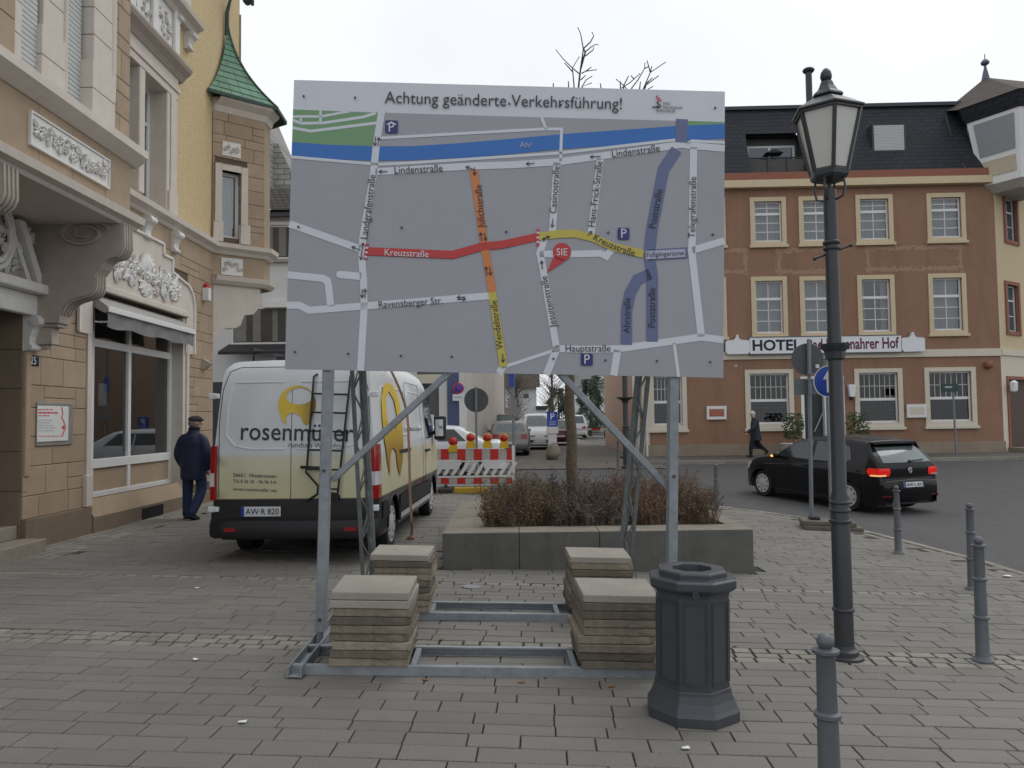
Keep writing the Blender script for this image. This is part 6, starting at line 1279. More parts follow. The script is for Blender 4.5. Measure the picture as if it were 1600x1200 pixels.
    def endx(s, z, rear=True):
        c = [(a, b) for a, b in zip(s.sil, s.sil[1:]) if min(a.y, b.y) <= z <= max(a.y, b.y) and abs(b.y-a.y) > 1e-6]
        xs = [(a.x+(b.x-a.x)*(z-a.y)/(b.y-a.y), abs((b-a).normalized().y)) for a, b in c]; x, s.nx = min(xs) if rear else max(xs); s.nx = max(.25, s.nx); return x
    def end(s, y, z, off=.006, rear=True):
        x = s.endx(z, rear); v = y/max(.1, s.W(x, z)); k = s.crown*(1-min(1, v*v))/s.nx; off = off/s.nx; return s.P(x - k - off if rear else x + k + off, y, z)
    def endpoly(s, poly, name, m, off=.006, rear=True, n=6, parent=None):
        mb = MB(); (a, b, c, d) = [Vector(p) for p in poly]; rows = []
        for j in range(n+1):
            l = a.lerp(d, j/n); r_ = b.lerp(c, j/n); rows.append([s.end(*l.lerp(r_, i/8), off, rear) for i in range(9)])
        mb.grid(rows); return mb.build(name, m, parent or s.root, smooth=60, fixn=False)
    def block(s, poly, name, m, d0=0, d1=.04, rear=True, bevel=.01):
        mb = MB(); mb.prism(poly, lambda y, z, d: s.end(y, z, d, rear), d1, d0); return mb.build(name, m, s.root, bevel=bevel, fixn=True)
def place(root, xr, xf, side, L, Pr, Pf):
    d = (Pf-Pr).to_2d().normalized(); ang = math.atan2(d.y, d.x); Rm = Matrix.Rotation(ang, 4, 'Z'); off = Rm @ Vector((xr-L/2, side, 0)); root.rotation_euler = (0, 0, ang)
    root.location = (Pr.x-off.x, Pr.y-off.y, (Pr.z+Pf.z)/2); sl_ = (Pf.z-Pr.z)/max(.5, (Pf-Pr).to_2d().length); root.rotation_euler = (0, -math.atan(sl_), ang) ; bpy.context.view_layer.update()
    root.matrix_basis = Matrix.Translation(root.location) @ Matrix.Rotation(ang, 4, 'Z') @ Matrix.Rotation(-math.atan(sl_), 4, 'Y')
def plate(car, y0, y1, z0, z1, txt, off, rear=True, sg=-1):
    p = car.block([(y0, z0), (y1, z0), (y1, z1), (y0, z1)], 'number_plate', platew, off, off+.012, rear, 0)
    w = (y1-y0); s_ = 1 if rear else -1
    left = y1 if rear else y0; d = -1 if rear else 1
    mb = MB(); q = [(left, z0), (left+d*w*.085, z0), (left+d*w*.085, z1), (left, z1)]; mb.flat([q], lambda y, z: car.end(y, z, off+.0135, rear)); mb.build('plate_band', plateb, p)
    mb = MB(); vs, fs, wd = text_mesh(txt, .01); k = w*.84/wd; mb.add([car.end(left+d*(w*.12+x*k), z0+(z1-z0)*.2+y*min(k*1.25, (z1-z0)*.62/.72), off+.0136, rear) for x, y in vs], fs); mb.build('lettering', pk, p)
# ---- delivery van
vp = bpy.data.materials.new('van_paint'); vp.use_nodes = True; N_ = vp.node_tree.nodes; L_ = vp.node_tree.links; b_ = N_['Principled BSDF']; b_.inputs['Roughness'].default_value = .3; b_.inputs['Coat Weight'].default_value = .3; b_.inputs['Specular IOR Level'].default_value = .4
tc = N_.new('ShaderNodeTexCoord'); sp = N_.new('ShaderNodeSeparateXYZ'); L_.new(tc.outputs['Object'], sp.inputs[0]); cr = N_.new('ShaderNodeValToRGB'); mr = N_.new('ShaderNodeMapRange'); mr.inputs[2].default_value = 2.6; L_.new(sp.outputs[2], mr.inputs[0])
nz_ = N_.new('ShaderNodeTexNoise'); nz_.inputs['Scale'].default_value = 2.5; nz_.inputs['Detail'].default_value = 8; L_.new(tc.outputs['Object'], nz_.inputs[0]); mm_ = N_.new('ShaderNodeMix'); mm_.data_type = 'RGBA'; mm_.blend_type = 'MULTIPLY'; mm_.inputs[0].default_value = .22; L_.new(nz_.outputs[0], mm_.inputs[7])
L_.new(mr.outputs[0], cr.inputs[0]); e = cr.color_ramp.elements; e[0].position = .0; e[0].color = (.02, .02, .021, 1); e[1].position = 1; e[1].color = (.72, .75, .77, 1)
for pos, c in ((.300, (.02, .02, .021, 1)), (.304, (.62, .59, .36, 1)), (.44, (.66, .63, .43, 1)), (.492, (.66, .65, .52, 1)), (.512, (.70, .73, .75, 1))): q_ = e.new(pos); q_.color = c
L_.new(cr.outputs[0], mm_.inputs[6]); L_.new(mm_.outputs[2], b_.inputs['Base Color'])
VL = 5.95; van = thing('delivery_van', 'white and cream delivery van with yellow emblem parked behind the board', 'van')
vc = Car(van, VL, 1.02, [(.12, .38), (.03, .42), (.0, .55), (.0, .85), (.01, 1.25), (.035, 1.7), (.07, 2.1), (.12, 2.3), (.2, 2.41), (.36, 2.47), (1.2, 2.52), (2.6, 2.53), (3.9, 2.5), (4.35, 2.42), (4.6, 2.25), (5.15, 1.55), (5.3, 1.4), (5.75, 1.18), (5.9, .95), (5.95, .6), (5.9, .35), (5.8, .25)], (1.0, 4.72), .345, 1.35, .1, vp, r=.2, sill=.3, rt=.05, crown=.015, rim='van', xf=.3)
Pr, Pf = gp(600, 859), gp(667, 803); place(van, 1.0, 4.72, -.885, VL, Pr, Pf); bpy.context.view_layer.update(); VI = van.matrix_basis.inverted(); VM = van.matrix_basis
def vr(px, py): 
    n = (VM.to_3x3() @ Vector((1, 0, 0))); p = VI @ onp(px, py, VM @ Vector((.0-VL/2, 0, 0)), n); return (p.y, p.z)
def vs_(px, py):
    n = (VM.to_3x3() @ Vector((0, 1, 0))); p = VI @ onp(px, py, VM @ Vector((0, -1.005, 0)), n); return (p.x+VL/2, p.z)
ylogo = bpy.data.materials.new('emblem_yellow'); ylogo.use_nodes = True; n_ = ylogo.node_tree.nodes; l_ = ylogo.node_tree.links; tcx = n_.new('ShaderNodeTexCoord'); spx = n_.new('ShaderNodeSeparateXYZ'); rx = n_.new('ShaderNodeValToRGB'); l_.new(tcx.outputs['Generated'], spx.inputs[0]); l_.new(spx.outputs[1], rx.inputs[0]); l_.new(rx.outputs[0], n_['Principled BSDF'].inputs['Base Color']); rx.color_ramp.elements[0].color = (.3, .17, .02, 1); rx.color_ramp.elements[1].color = (.72, .52, .04, 1); rx.color_ramp.elements[1].position = .6; n_['Principled BSDF'].inputs['Roughness'].default_value = .35
def emblem(fn, name, cx, cy, rx_, ry_):
    """round yellow mark: ring with an open eye and two pointed legs, pixel space"""
    o = []
    for a in range(210, -31, -12): o.append((cx+rx_*math.cos(R(a)), cy-ry_*math.sin(R(a))))
    o += [(cx+.70*rx_, cy+.9*ry_), (cx+.52*rx_, cy+1.06*ry_), (cx+.38*rx_, cy+.98*ry_), (cx+.2*rx_, cy+.62*ry_), (cx-.05*rx_, cy+.42*ry_), (cx-.38*rx_, cy+.42*ry_), (cx-.58*rx_, cy+.62*ry_), (cx-.52*rx_, cy+1.02*ry_), (cx-.78*rx_, cy+.8*ry_)]
    h = [(cx+.1*rx_+.68*rx_*math.cos(R(a)), cy-.4*ry_-.48*ry_*math.sin(R(a))*(1 if a < 180 else .8)) for a in range(0, 360, 15)]
    mb = MB(); mb.flat([o, h], fn); return mb.build(name, ylogo, van)
emblem(lambda u, v: vc.end(*vr(u, v), .008), 'emblem', 463, 632.5, 29.8, 30.5)
def vtext(t, a, b, hs=1.0, ofs=0, m=None):
    mb = MB(); A = Vector(a); B = Vector(b); vs0, fs, wd = text_mesh(t, ofs); k = (B-A).length/wd; d = (B-A).normalized(); n = Vector((d.y, -d.x))
    mb.add([vc.end(*vr(*(A+d*x*k+n*y*k*hs)), .009) for x, y in vs0], fs); mb.build('lettering', m or pk, van)
vtext('rosenmüller', (375.7, 686.8), (552, 690), 1.12, .005); vtext('rundum Wohnbau', (451, 698.6), (538, 700.4), 1.0, 0, mat('print_darkgrey', (.15, .15, .16), .5)); vtext('56651  Niederzissen', (365, 744.6), (432.7, 746.6)); vtext('Tel 0 26 36 - 96 96 9-0', (365, 753.8), (432.4, 756)); vtext('www.rosenmueller.net', (364.7, 766.2), (433.5, 768.4))
seamm = mat('seam_black', (.03, .03, .032), .7)
def vline(pts, r=.004, m=None, name='door_seam'):
    mb = MB(); Q = []
    for a, b in zip(pts, pts[1:]):
        for k in range(6): Q.append(Vector(a).lerp(Vector(b), k/6))
    Q.append(Vector(pts[-1])); mb.tube([vc.end(*q, .001) for q in Q], r, 5); return mb.build(name, m or seamm, van, smooth=60)
yc = 0.03
vline([(yc, .72), (yc, 2.38)]); vline([(.91, .8), (.92, 1.7), (.89, 2.1), (.82, 2.33), (.7, 2.38), (-.7, 2.38), (-.82, 2.33), (-.89, 2.1), (-.92, 1.7), (-.91, .8)], .005)
vpan = mat('van_white', (.68, .71, .73), .35, coat=.2)
vline([(.78, 2.16), (.82, 1.9), (.83, 1.55), (.72, 1.42), (.5, 1.38), (.1, 1.38)], .011, vpan, 'door_bead'); vline([(.74, 2.19), (.12, 2.19)], .011, vpan, 'door_bead'); vline([(-.78, 2.16), (-.82, 1.9), (-.83, 1.55), (-.72, 1.42), (-.5, 1.38), (-.06, 1.38)], .011, vpan, 'door_bead'); vline([(-.74, 2.19), (-.08, 2.19)], .011, vpan, 'door_bead')
for sg in (1, -1):
    mb = MB(); rows = []; z0_, z1_ = (vr(345, 781)[1], vr(345, 697)[1])
    for j in range(9):
        z = z0_+(z1_-z0_)*j/8; w = vc.W(.1, z)+.022; rows.append([vc.P(.24, sg*(w-.02), z), vc.P(.2, sg*w, z), vc.P(.08, sg*w, z), vc.P(.0, sg*(w-.004), z), vc.P(-.05, sg*(w-.03), z), vc.P(-.05, sg*(w-.08), z), vc.P(-.02, sg*(w-.095), z)])
    mb.grid(rows); t_ = mb.build('tail_light', redlens, van, smooth=50, fixn=True); mb = MB(); rows = [[Vector((p.x-.003, p.y+sg*.003, p.z)) for p in r_] for r_ in rows[2:5]]; mb.grid(rows); mb.build('reverse_lens', clearlens, t_)
    for z in (2.02, .66):
        mb = MB(); mb.box(tuple(vc.P(-.04, sg*.95, z-.03)), tuple(vc.P(.03, sg*1.03, z+.04))); mb.box(tuple(vc.P(-.05, sg*.9, z-.025)), tuple(vc.P(-.0, sg*.95, z+.035))); mb.build('door_hinge', vpan, van, bevel=.01)
    vc.side([(1.9, .95), (2.9, .95), (2.9, .955), (1.9, .955)], 'side_crease', vpan, sg) if False else None
    vc.side([(3.95, 1.4), (4.75, 1.4), (4.9, 1.62), (4.5, 2.1), (4.0, 2.12)], 'cab_window', carglass, sg, .008)
    mb = MB(); mb.box(tuple(vc.P(4.62, sg*1.06, 1.35)), tuple(vc.P(4.85, sg*1.26, 1.78))); mb.bar(vc.P(4.75, sg*.95, 1.45), vc.P(4.75, sg*1.1, 1.5), .07); mir = mb.build('mirror', carblk, van, bevel=.04)
    mb = MB(); mb.box(tuple(vc.P(4.612, sg*1.09, 1.42)), tuple(vc.P(4.618, sg*1.23, 1.72))); mb.build('mirror_glass', mat('mirror_glass', (.5, .5, .5), .05, 1), mir)
    vc.side([(1.42, .33), (4.28, .33), (4.28, .68), (1.42, .68)], 'side_cladding', carblk, sg, .014); vc.side([(1.44, .36), (4.25, .36), (4.25, .44), (1.44, .44)], 'step_trim', hubm, sg, .03); vc.side([(.26, .5), (.58, .5), (.58, .7), (.26, .7)], 'rear_cladding', carblk, sg, .014)
    vc.seam([(2.25, .7), (2.25, 2.2), (2.35, 2.28), (3.5, 2.28), (3.55, 2.2), (3.55, .7)], 'door_seam', seamm, sg); vc.seam([(3.8, .7), (3.82, 1.4), (3.9, 2.2)], 'door_seam', seamm, sg); vc.seam([(.32, 1.5), (2.2, 1.5)], 'side_bead', vpan, sg, .012)
    vc.side([(1.35, 1.25), (2.3, 1.25), (2.3, 1.30), (1.35, 1.30)], 'door_rail', carblk, sg, .012); mb = MB()
    for x in (3.72, 3.92): mb.box(tuple(vc.P(x, sg*1.03, 1.18)), tuple(vc.P(x+.14, sg*1.075, 1.22)))
    mb.build('door_handle', carblk, van, bevel=.008)
    for x0, x1 in ((.5, 2.15), (2.4, 3.45)): vc.seam([(x0, 1.62), (x0, 2.08), (x0+.06, 2.14), (x1-.06, 2.14), (x1, 2.08), (x1, 1.62), (x1-.06, 1.56), (x0+.06, 1.56), (x0, 1.62)], 'panel_bead', vpan, sg, .009)
# emblem and name along the side
def sfn(u, v): x, z = vs_(u, v); return vc.P(x, -(vc.W(x, z)+.012), z)
o_ = [(612, 597), (621, 603), (627, 620), (629.5, 650), (628, 690), (625.5, 722), (621, 744), (617.5, 728), (615.5, 705), (610.5, 699), (606.5, 712), (605.5, 746), (601.5, 720), (599, 690), (598.5, 655), (600.5, 622), (605.5, 603)]; h_ = [(613, 611), (620, 625), (622, 650), (617.5, 672), (609, 670), (606, 648), (607.5, 622)]
mb = MB(); flat_sub(mb, [o_, h_], sfn, 3); mb.build('emblem', ylogo, van)
mb = MB(); vs0, fs, wd = text_mesh('rosenmüller'); mb.add([sfn(631+x/wd*27, 673-x/wd*.5-y*9.5) for x, y in vs0], fs); mb.build('lettering', pk, van)
# rear bumper, plate, ladder, handle
mb = MB(); prof = [(-.10, .33), (-.12, .37), (-.12, .47), (-.09, .53), (.03, .54), (.03, .33)]
rows = []
for k in range(21):
    y = -1.02+2.04*k/20; c = .03*(1-(y)**2) - .13*max(0, abs(y)-.9)/.14; rows.append([vc.P(-c+a if a < 0 else a+.12*0, y, z) for a, z in prof])
mb.grid(rows); mb.add(rows[0], [tuple(range(6))]); mb.add(rows[-1], [tuple(range(6))]); mb.build('rear_bumper', carblk, van, smooth=40, fixn=True)
for sg in (1, -1): mb = MB(); mb.box(tuple(vc.P(.0, sg*.94, .34)), tuple(vc.P(.6, sg*1.015, .70))); mb.build('bumper_corner', carblk, van, bevel=.03)
for y in (.72, -.72): mb = MB(); mb.box(tuple(vc.P(-.145, y-.07, .41)), tuple(vc.P(-.1, y+.07, .455))); mb.build('reflector', redlens, van)
py0, pz0 = vr(440, 806); py1, pz1 = vr(378, 793)
plate(vc, py0, py1, pz0-.0, pz0+.115, 'AW·R 820', .012)
lad = [vr(489.5, 583), vr(482.5, 735)]; 
def lp_(px, py, off=.07): y, z = vr(px, py); return vc.end(y, z, off)
mb = MB(); mb.tube([lp_(492, 584, .0), lp_(490, 588), lp_(482.5, 732), lp_(481, 737), lp_(500, 758), lp_(499, 771), lp_(480, 783, .02)], .014, 8); mb.tube([lp_(548, 584, .0), lp_(547, 588), lp_(529, 783)], .014, 8)
for py in (615, 644, 673, 702.5, 732, 762):
    a = lp_(490-(py-588)*.052, py) if py < 740 else lp_(500, py); b = lp_(547-(py-588)*.092, py+1.5); mb.tube([a, b], .011, 8)
mb.build('ladder', carblk, van, smooth=60); mb = MB(); mb.tube([lp_(471, 729.5, .03), lp_(505, 731, .03)], .018, 8); mb.build('door_handle', carblk, van)
mb = MB(); q = vr(519, 776); mb.lathe([(.055, 0), (.05, .008), (.001, .009)], 16, Matrix.Translation(vc.end(*q, .0)) @ Matrix.Rotation(-math.pi/2, 4, 'Y') @ Matrix.Scale(1.9, 4, (0, 1, 0))); mb.build('badge', carblk, van)
mb = MB()
for x in (.75, 1.9, 3.2):
    mb.tube([vc.P(x, -.78, 2.45), vc.P(x, -.76, 2.62), vc.P(x, .76, 2.62), vc.P(x, .78, 2.45)], .022, 8)
for y in (-.7, -.25, .25, .7): mb.tube([vc.P(.5, y, 2.64), vc.P(3.5, y, 2.64)], .018, 8)
mb.build('roof_rack', carblk, van); mb = MB(); mb.tube([vc.P(.45, -.35, 2.5), vc.P(.45, .35, 2.5)], .05, 10); mb.build('rack_roller', carblk, van)
vc.endpoly([(-.82, 1.5), (.82, 1.5), (.7, 2.25), (-.7, 2.25)], 'windscreen', carglass, .006, False)
# strap hanging down the side of the van
mb = MB(); P = [VM @ vc.P(1.15, -.80, 2.55), VM @ vc.P(1.2, -.97, 2.35)] + [atY(px, py, 10.75) for px, py in ((634.5, 640), (639, 700), (640.5, 760), (643, 815))]; e = gp(641, 843); P += [e+Vector((.02, 0, .1)), e+Vector((0, -.02, .012))]
S = crom(P, 5); mb.grid([[p+Vector((-.018, .004*math.sin(i), 0)), p+Vector((.018, -.004*math.sin(i), 0))] for i, p in enumerate(S)]); st = thing('ratchet_strap', 'pale orange tie-down strap hanging from the van roof rack to the paving', 'strap', tuple(e), world=True); mb.build('webbing', mat('strap_orange', (.38, .24, .17), .85, var=.2, scale=20), st); mb = MB(); mb.box((e.x-.05, e.y-.03, e.z), (e.x+.06, e.y+.03, e.z+.035)); mb.tube([(e.x-.06, e.y, e.z+.02), (e.x+.04, e.y+.05, e.z+.07)], .009, 6); mb.build('ratchet', mat('strap_ratchet', (.3, .15, .1), .6), st, bevel=.005)
# ---- black hatchback
cpaint = mat('car_black', (.005, .005, .006), .45, var=.05, spec=.12, coat=.4); litred = mat('lit_tail', (.5, .01, .008), .2, emit=(1, .03, .015, .22)); litamber = mat('lit_amber', (.7, .3, .02), .3, emit=(1, .42, .04, 1.6))
GL = 4.2; golf = thing('hatchback_car', 'black three door hatchback turning with lit tail lights before the hotel', 'car')
GS = [(.16, .24), (.06, .3), (.01, .42), (.0, .56), (.02, .655), (.07, .68), (.085, .74), (.075, .9), (.10, 1.0), (.13, 1.04), (.29, 1.2), (.46, 1.355), (.42, 1.41), (.48, 1.44), (.8, 1.475), (1.3, 1.492), (1.9, 1.462), (2.25, 1.40), (2.65, 1.22), (3.02, 1.035), (3.2, 1.0), (3.6, .91), (3.95, .79), (4.12, .66), (4.19, .5), (4.18, .36), (4.1, .22)]
gc = Car(golf, GL, .885, GS, (.80, 3.36), .312, .93, .40, cpaint, r=.075, sill=.2, rt=.16, ft=.3, crown=.035)
Pr, Pf = gp(1329, 798, -.035), gp(1195, 775, -.035); place(golf, .80, 3.36, .79, GL, Pr, Pf)
for sg in (1, -1):
    gw = mat('car_side_glass', (.022, .03, .034), .04, var=.15, scale=2, spec=.7)
    gc.side([(1.82, .985), (2.92, 1.0), (2.62, 1.17), (2.2, 1.36), (1.86, 1.39)], 'door_window', gw, sg, .008); gc.side([(.72, 1.06), (.86, 1.0), (1.74, .98), (1.76, 1.385), (1.1, 1.385), (.84, 1.31)], 'rear_side_window', gw, sg, .008)
    gc.seam([(1.66, .26), (1.74, .6), (1.78, .96)], 'door_seam', seamm, sg); gc.seam([(2.98, .28), (3.0, .6), (2.95, .98)], 'door_seam', seamm, sg); gc.seam([(1.3, .24), (2.9, .25)], 'sill_seam', seamm, sg, .006); gc.seam([(.3, .80), (1.2, .835), (2.4, .83), (3.3, .78)], 'shoulder_crease', cpaint, sg, .012, -.004)
    mb = MB(); mb.sphere(gc.P(2.72, sg*1.0, 1.02), .11, 12, 8, (.75, .85, .65)); mb.bar(gc.P(2.76, sg*.86, .98), gc.P(2.74, sg*.96, .99), .05); mr_ = mb.build('mirror', cpaint, golf, smooth=60); mb = MB(); mb.sphere(gc.P(2.80, sg*1.05, 1.0), .045, 8, 6, (.8, 1.1, .55)); mb.build('mirror_indicator', litamber if sg > 0 else mat('amber_off', (.4, .17, .03), .3), mr_)
    mb = MB(); mb.tube([gc.P(1.86, sg*(gc.W(1.9, .86)+.02), .86), gc.P(2.04, sg*(gc.W(2, .86)+.02), .865)], .013, 6); mb.build('door_handle', cpaint, golf)
    rows = []
    for j in range(6):
        z = .765+.16*j/5; rows.append([gc.P(x, sg*(gc.W(x, z)+.008), z) for x in (.30-.02*abs(j-3), .22, .15, .10)] + [gc.end(sg*(gc.W(.09, z)-q), z, .012) for q in (.0, .08, .18, .29-.015*abs(j-2.5))])
    mb = MB(); mb.grid(rows); tl = mb.build('tail_light', litred, golf, smooth=50, fixn=True); mb = MB(); rows = [[Vector((p.x-.003, p.y+sg*.003, p.z)) for p in r_] for r_ in rows[0:2]]; mb.grid([[p for p in r_[1:7]] for r_ in rows]); mb.build('indicator_strip', mat('lens_pale', (.5, .42, .38), .2) if sg < 0 else mat('lit_strip', (.7, .4, .2), .2, emit=(1, .5, .2, .5)), tl)
    gc.block([(sg*.55, .36), (sg*.78, .37), (sg*.78, .39), (sg*.55, .38)], 'reflector', redlens, .004, .012, bevel=0)
    gc.side([(3.9, .62), (4.08, .6), (4.0, .74), (3.7, .82)], 'headlight', clearlens, sg, .008)
gc.endpoly([(-.66, 1.03), (.66, 1.03), (.56, 1.325), (-.56, 1.325)], 'rear_window', mat('car_rear_glass', (.12, .15, .155), .06, var=.2, scale=2, spec=.8), .008)
gc.endpoly([(-.72, 1.06), (.72, 1.06), (.58, 1.37), (-.58, 1.37)], 'windscreen', carglass, .006, False)
gc.block([(-.6, 1.365), (.6, 1.365), (.57, 1.40), (-.57, 1.40)], 'spoiler', cpaint, .0, .05, bevel=.01)
plate(gc, -.26, .26, .545, .645, 'AW·L 831', .012)
gc.block([(-.34, .52), (.34, .52), (.34, .665), (-.34, .665)], 'plate_recess', carblk, -.01, .008, bevel=0)
gc.block([(-.8, .24), (.8, .24), (.8, .36), (-.8, .36)], 'bumper_lower', carblk, .0, .008, bevel=0)
mb = MB(); T = Matrix.Translation(gc.end(0, .87, .004)) @ Matrix.Rotation(-math.pi/2, 4, 'Y'); mb.lathe([(.055, 0), (.058, .008), (.05, .012), (.046, .008), (.001, .008)], 20, T); bd = mb.build('badge', mat('chrome', (.6, .6, .62), .15, 1), golf, smooth=40)
mb = MB(); 
for a, b in (((-.03, .04), (-.012, -.04)), ((-.012, -.04), (0, -.005)), ((0, -.005), (.012, -.04)), ((.012, -.04), (.03, .04))): mb.bar(gc.end(a[0], .87+a[1], .016), gc.end(b[0], .87+b[1], .016), .007)
mb.build('badge_mark', MT['chrome'], bd); mb = MB(); mb.tube([gc.end(-.02, 1.06, .03), gc.end(-.45, 1.075, .03)], .01, 6); mb.sphere(gc.end(-.02, 1.05, .02), .03, 8, 6); mb.build('wiper', carblk, golf)
mb = MB(); mb.box(tuple(gc.P(.02, .3, .2)), tuple(gc.P(.1, .42, .24))); mb.build('exhaust', hubm, golf)
# ---- parked and passing cars in the background
SED = [(.14, .25), (.04, .32), (.0, .5), (.02, .72), (.06, .95), (.3, 1.0), (.62, 1.02), (1.25, 1.36), (1.7, 1.43), (2.3, 1.44), (2.7, 1.38), (3.4, 1.04), (3.7, .98), (4.2, .84), (4.42, .65), (4.47, .45), (4.4, .25)]
EST = [(.14, .25), (.04, .32), (.0, .5), (.03, .7), (.06, .95), (.14, 1.05), (.42, 1.38), (.6, 1.43), (1.5, 1.47), (2.4, 1.44), (2.75, 1.36), (3.4, 1.02), (3.8, .95), (4.3, .8), (4.45, .6), (4.45, .4), (4.4, .25)]
CAD = [(.1, .28), (.02, .4), (.0, .7), (.03, 1.1), (.12, 1.65), (.3, 1.78), (1.5, 1.83), (2.5, 1.8), (2.9, 1.68), (3.6, 1.14), (3.75, 1.08), (4.15, .95), (4.35, .75), (4.4, .5), (4.35, .28)]
def bgcar(name, lab, sil, L, hw, paint, X, Y, ang, belt, rear_view, wx):
    t = thing(name, lab, 'car', (X, Y, gz(X, Y)-.01), ang); c = Car(t, L, hw, sil, wx, .31, belt, .36, paint, r=.08, sill=.22); H = max(p.y for p in c.sil)
    xb = 3.2 if sil is not CAD else 3.5; xa = .55 if sil is EST else (.3 if sil is CAD else .95)
    for sg in (1, -1):
        c.side([(xa+.15, belt+.06), (xb-.15, belt+.06), (xb-.75, H-.1), (xa+.5, H-.1)], 'side_window', carglass, sg, .008); c.seam([(1.9, .3), (1.95, H-.12)], 'door_pillar', paint, sg, .02, .012); c.seam([(2.9, .3), (2.95, belt)], 'door_seam', seamm, sg)
        c.block([(sg*(hw-.13), .72), (sg*(hw-.42), .72), (sg*(hw-.42), .9), (sg*(hw-.13), .94)], 'tail_light', redlens, .0, .012, True, 0); c.block([(sg*(hw-.2), .6), (sg*(hw-.5), .58), (sg*(hw-.5), .72), (sg*(hw-.25), .8)], 'headlight', clearlens, .0, .012, False, 0)
        mb = MB(); mb.sphere(c.P(xb-.35, sg*(hw+.06), belt+.1), .1, 8, 6, (.6, .9, .7)); mb.build('mirror', paint, t, smooth=60)
    zt = H-.1; c.endpoly([(-hw*.74, belt+.08), (hw*.74, belt+.08), (hw*.6, zt), (-hw*.6, zt)], 'rear_window', mat('bg_glass', (.16, .19, .2), .06, var=.2), .008, True); c.endpoly([(-hw*.78, belt+.1 if sil is not CAD else 1.18), (hw*.78, belt+.1 if sil is not CAD else 1.18), (hw*.62, zt), (-hw*.62, zt)], 'windscreen', MT['bg_glass'], .008, False)
    c.block([(-.26, .5), (.26, .5), (.26, .6), (-.26, .6)], 'number_plate', platew, .004, .012, True, 0); c.block([(-.5, .36), (.5, .36), (.45, .5), (-.45, .5)], 'grille', carblk, .004, .012, False, 0); c.block([(-.45, .66), (.45, .66), (.45, .72), (-.45, .72)], 'upper_grille', carblk, .004, .012, False, 0); return c
wp = mat('car_white', (.68, .70, .72), .3, var=.03, coat=.3); gp_ = mat('car_silver', (.22, .215, .2), .35, .4, var=.05, coat=.3); rp = mat('car_red', (.09, .012, .016), .3, coat=.3)
bgcar('sedan_car', 'white sedan passing behind the barrier, half hidden by the van', SED, 4.47, .9, wp, -2.45, 22.6, R(180), .95, True, (.95, 3.6))
bgcar('estate_car', 'silver grey estate car parked in the lane, rear to us', EST, 4.45, .87, gp_, -.15, 34.9, R(91), .95, True, (.95, 3.55))
bgcar('compact_van', 'white compact van parked in the lane facing us', CAD, 4.4, .9, wp, 1.32, 41.0, R(-89), 1.1, False, (.85, 3.5))
bgcar('hatchback_car', 'dark red car parked beyond the parking sign', EST, 4.45, .87, rp, 2.75, 46.5, R(90), .95, True, (.95, 3.55))
bgcar('compact_van', 'dark van parked behind the silver estate car', CAD, 4.4, .88, mat('car_dark', (.05, .052, .055), .35, coat=.3), -.45, 42.2, R(90), 1.1, True, (.85, 3.5))
bgcar('compact_van', 'far white van parked beyond the boom barrier', CAD, 4.4, .9, wp, 5.0, 62, R(88), 1.1, True, (.85, 3.5))
# ------------------------------------------------------------------ people
def skinmesh(mb, name, m, parent, vox=.014, sm=4):
    o = mb.build(name, m, parent); md = o.modifiers.new('remesh', 'REMESH'); md.mode = 'VOXEL'; md.voxel_size = vox; md.use_smooth_shade = True
    s_ = o.modifiers.new('smooth', 'SMOOTH'); s_.factor = .6; s_.iterations = sm; return o
def limb(mb, pts, rs, n=12, sc=1):
    P = crom([Vector(p) for p in pts], 4); k = len(P); rr = []
    for i in range(k):
        t = i/(k-1)*(len(rs)-1); j = min(int(t), len(rs)-2); rr.append(rs[j]+(rs[j+1]-rs[j])*(t-j))
    mb.tube(P, rr, n); mb.sphere(P[0], rr[0], 10, 7); mb.sphere(P[-1], rr[-1], 10, 7)
def trunk(mb, secs, n=18):
    """secs: (cx, cy, z, rx, ry)"""
    mb.grid([[Vector((cx+rx*math.cos(2*math.pi*k/n), cy+ry*math.sin(2*math.pi*k/n), z)) for k in range(n)]+[Vector((cx+rx, cy, z))] for cx, cy, z, rx, ry in secs])
    for (cx, cy, z, rx, ry), d in ((secs[0], -1), (secs[-1], 1)): mb.add([Vector((cx+rx*math.cos(2*math.pi*k/n), cy+ry*math.sin(2*math.pi*k/n), z)) for k in range(n)], [tuple(range(n)) if d > 0 else tuple(range(n-1, -1, -1))])
def hand(mb, w, d, side, s=1.0, curl=.5):
    """palm and five fingers hanging from wrist w along direction d; side points to the thumb"""
    w, d, t = Vector(w), Vector(d).normalized(), Vector(side).normalized(); n = d.cross(t).normalized(); limb(mb, [w, w+d*.045*s, w+d*.085*s], [.024*s, .03*s, .03*s], 8)
    for i, (o, l) in enumerate(((.03, .068), (.01, .078), (-.01, .072), (-.03, .056))):
        b = w+d*.08*s+t*o*s; limb(mb, [b, b+d*l*.5*s+n*.01*curl*s, b+d*l*s*.85+n*.035*curl*s], [.0095*s, .009*s, .0075*s], 6)
    limb(mb, [w+d*.03*s+t*.02*s, w+d*.06*s+t*.045*s, w+d*.095*s+t*.05*s+n*.012*s], [.012*s, .011*s, .009*s], 6)
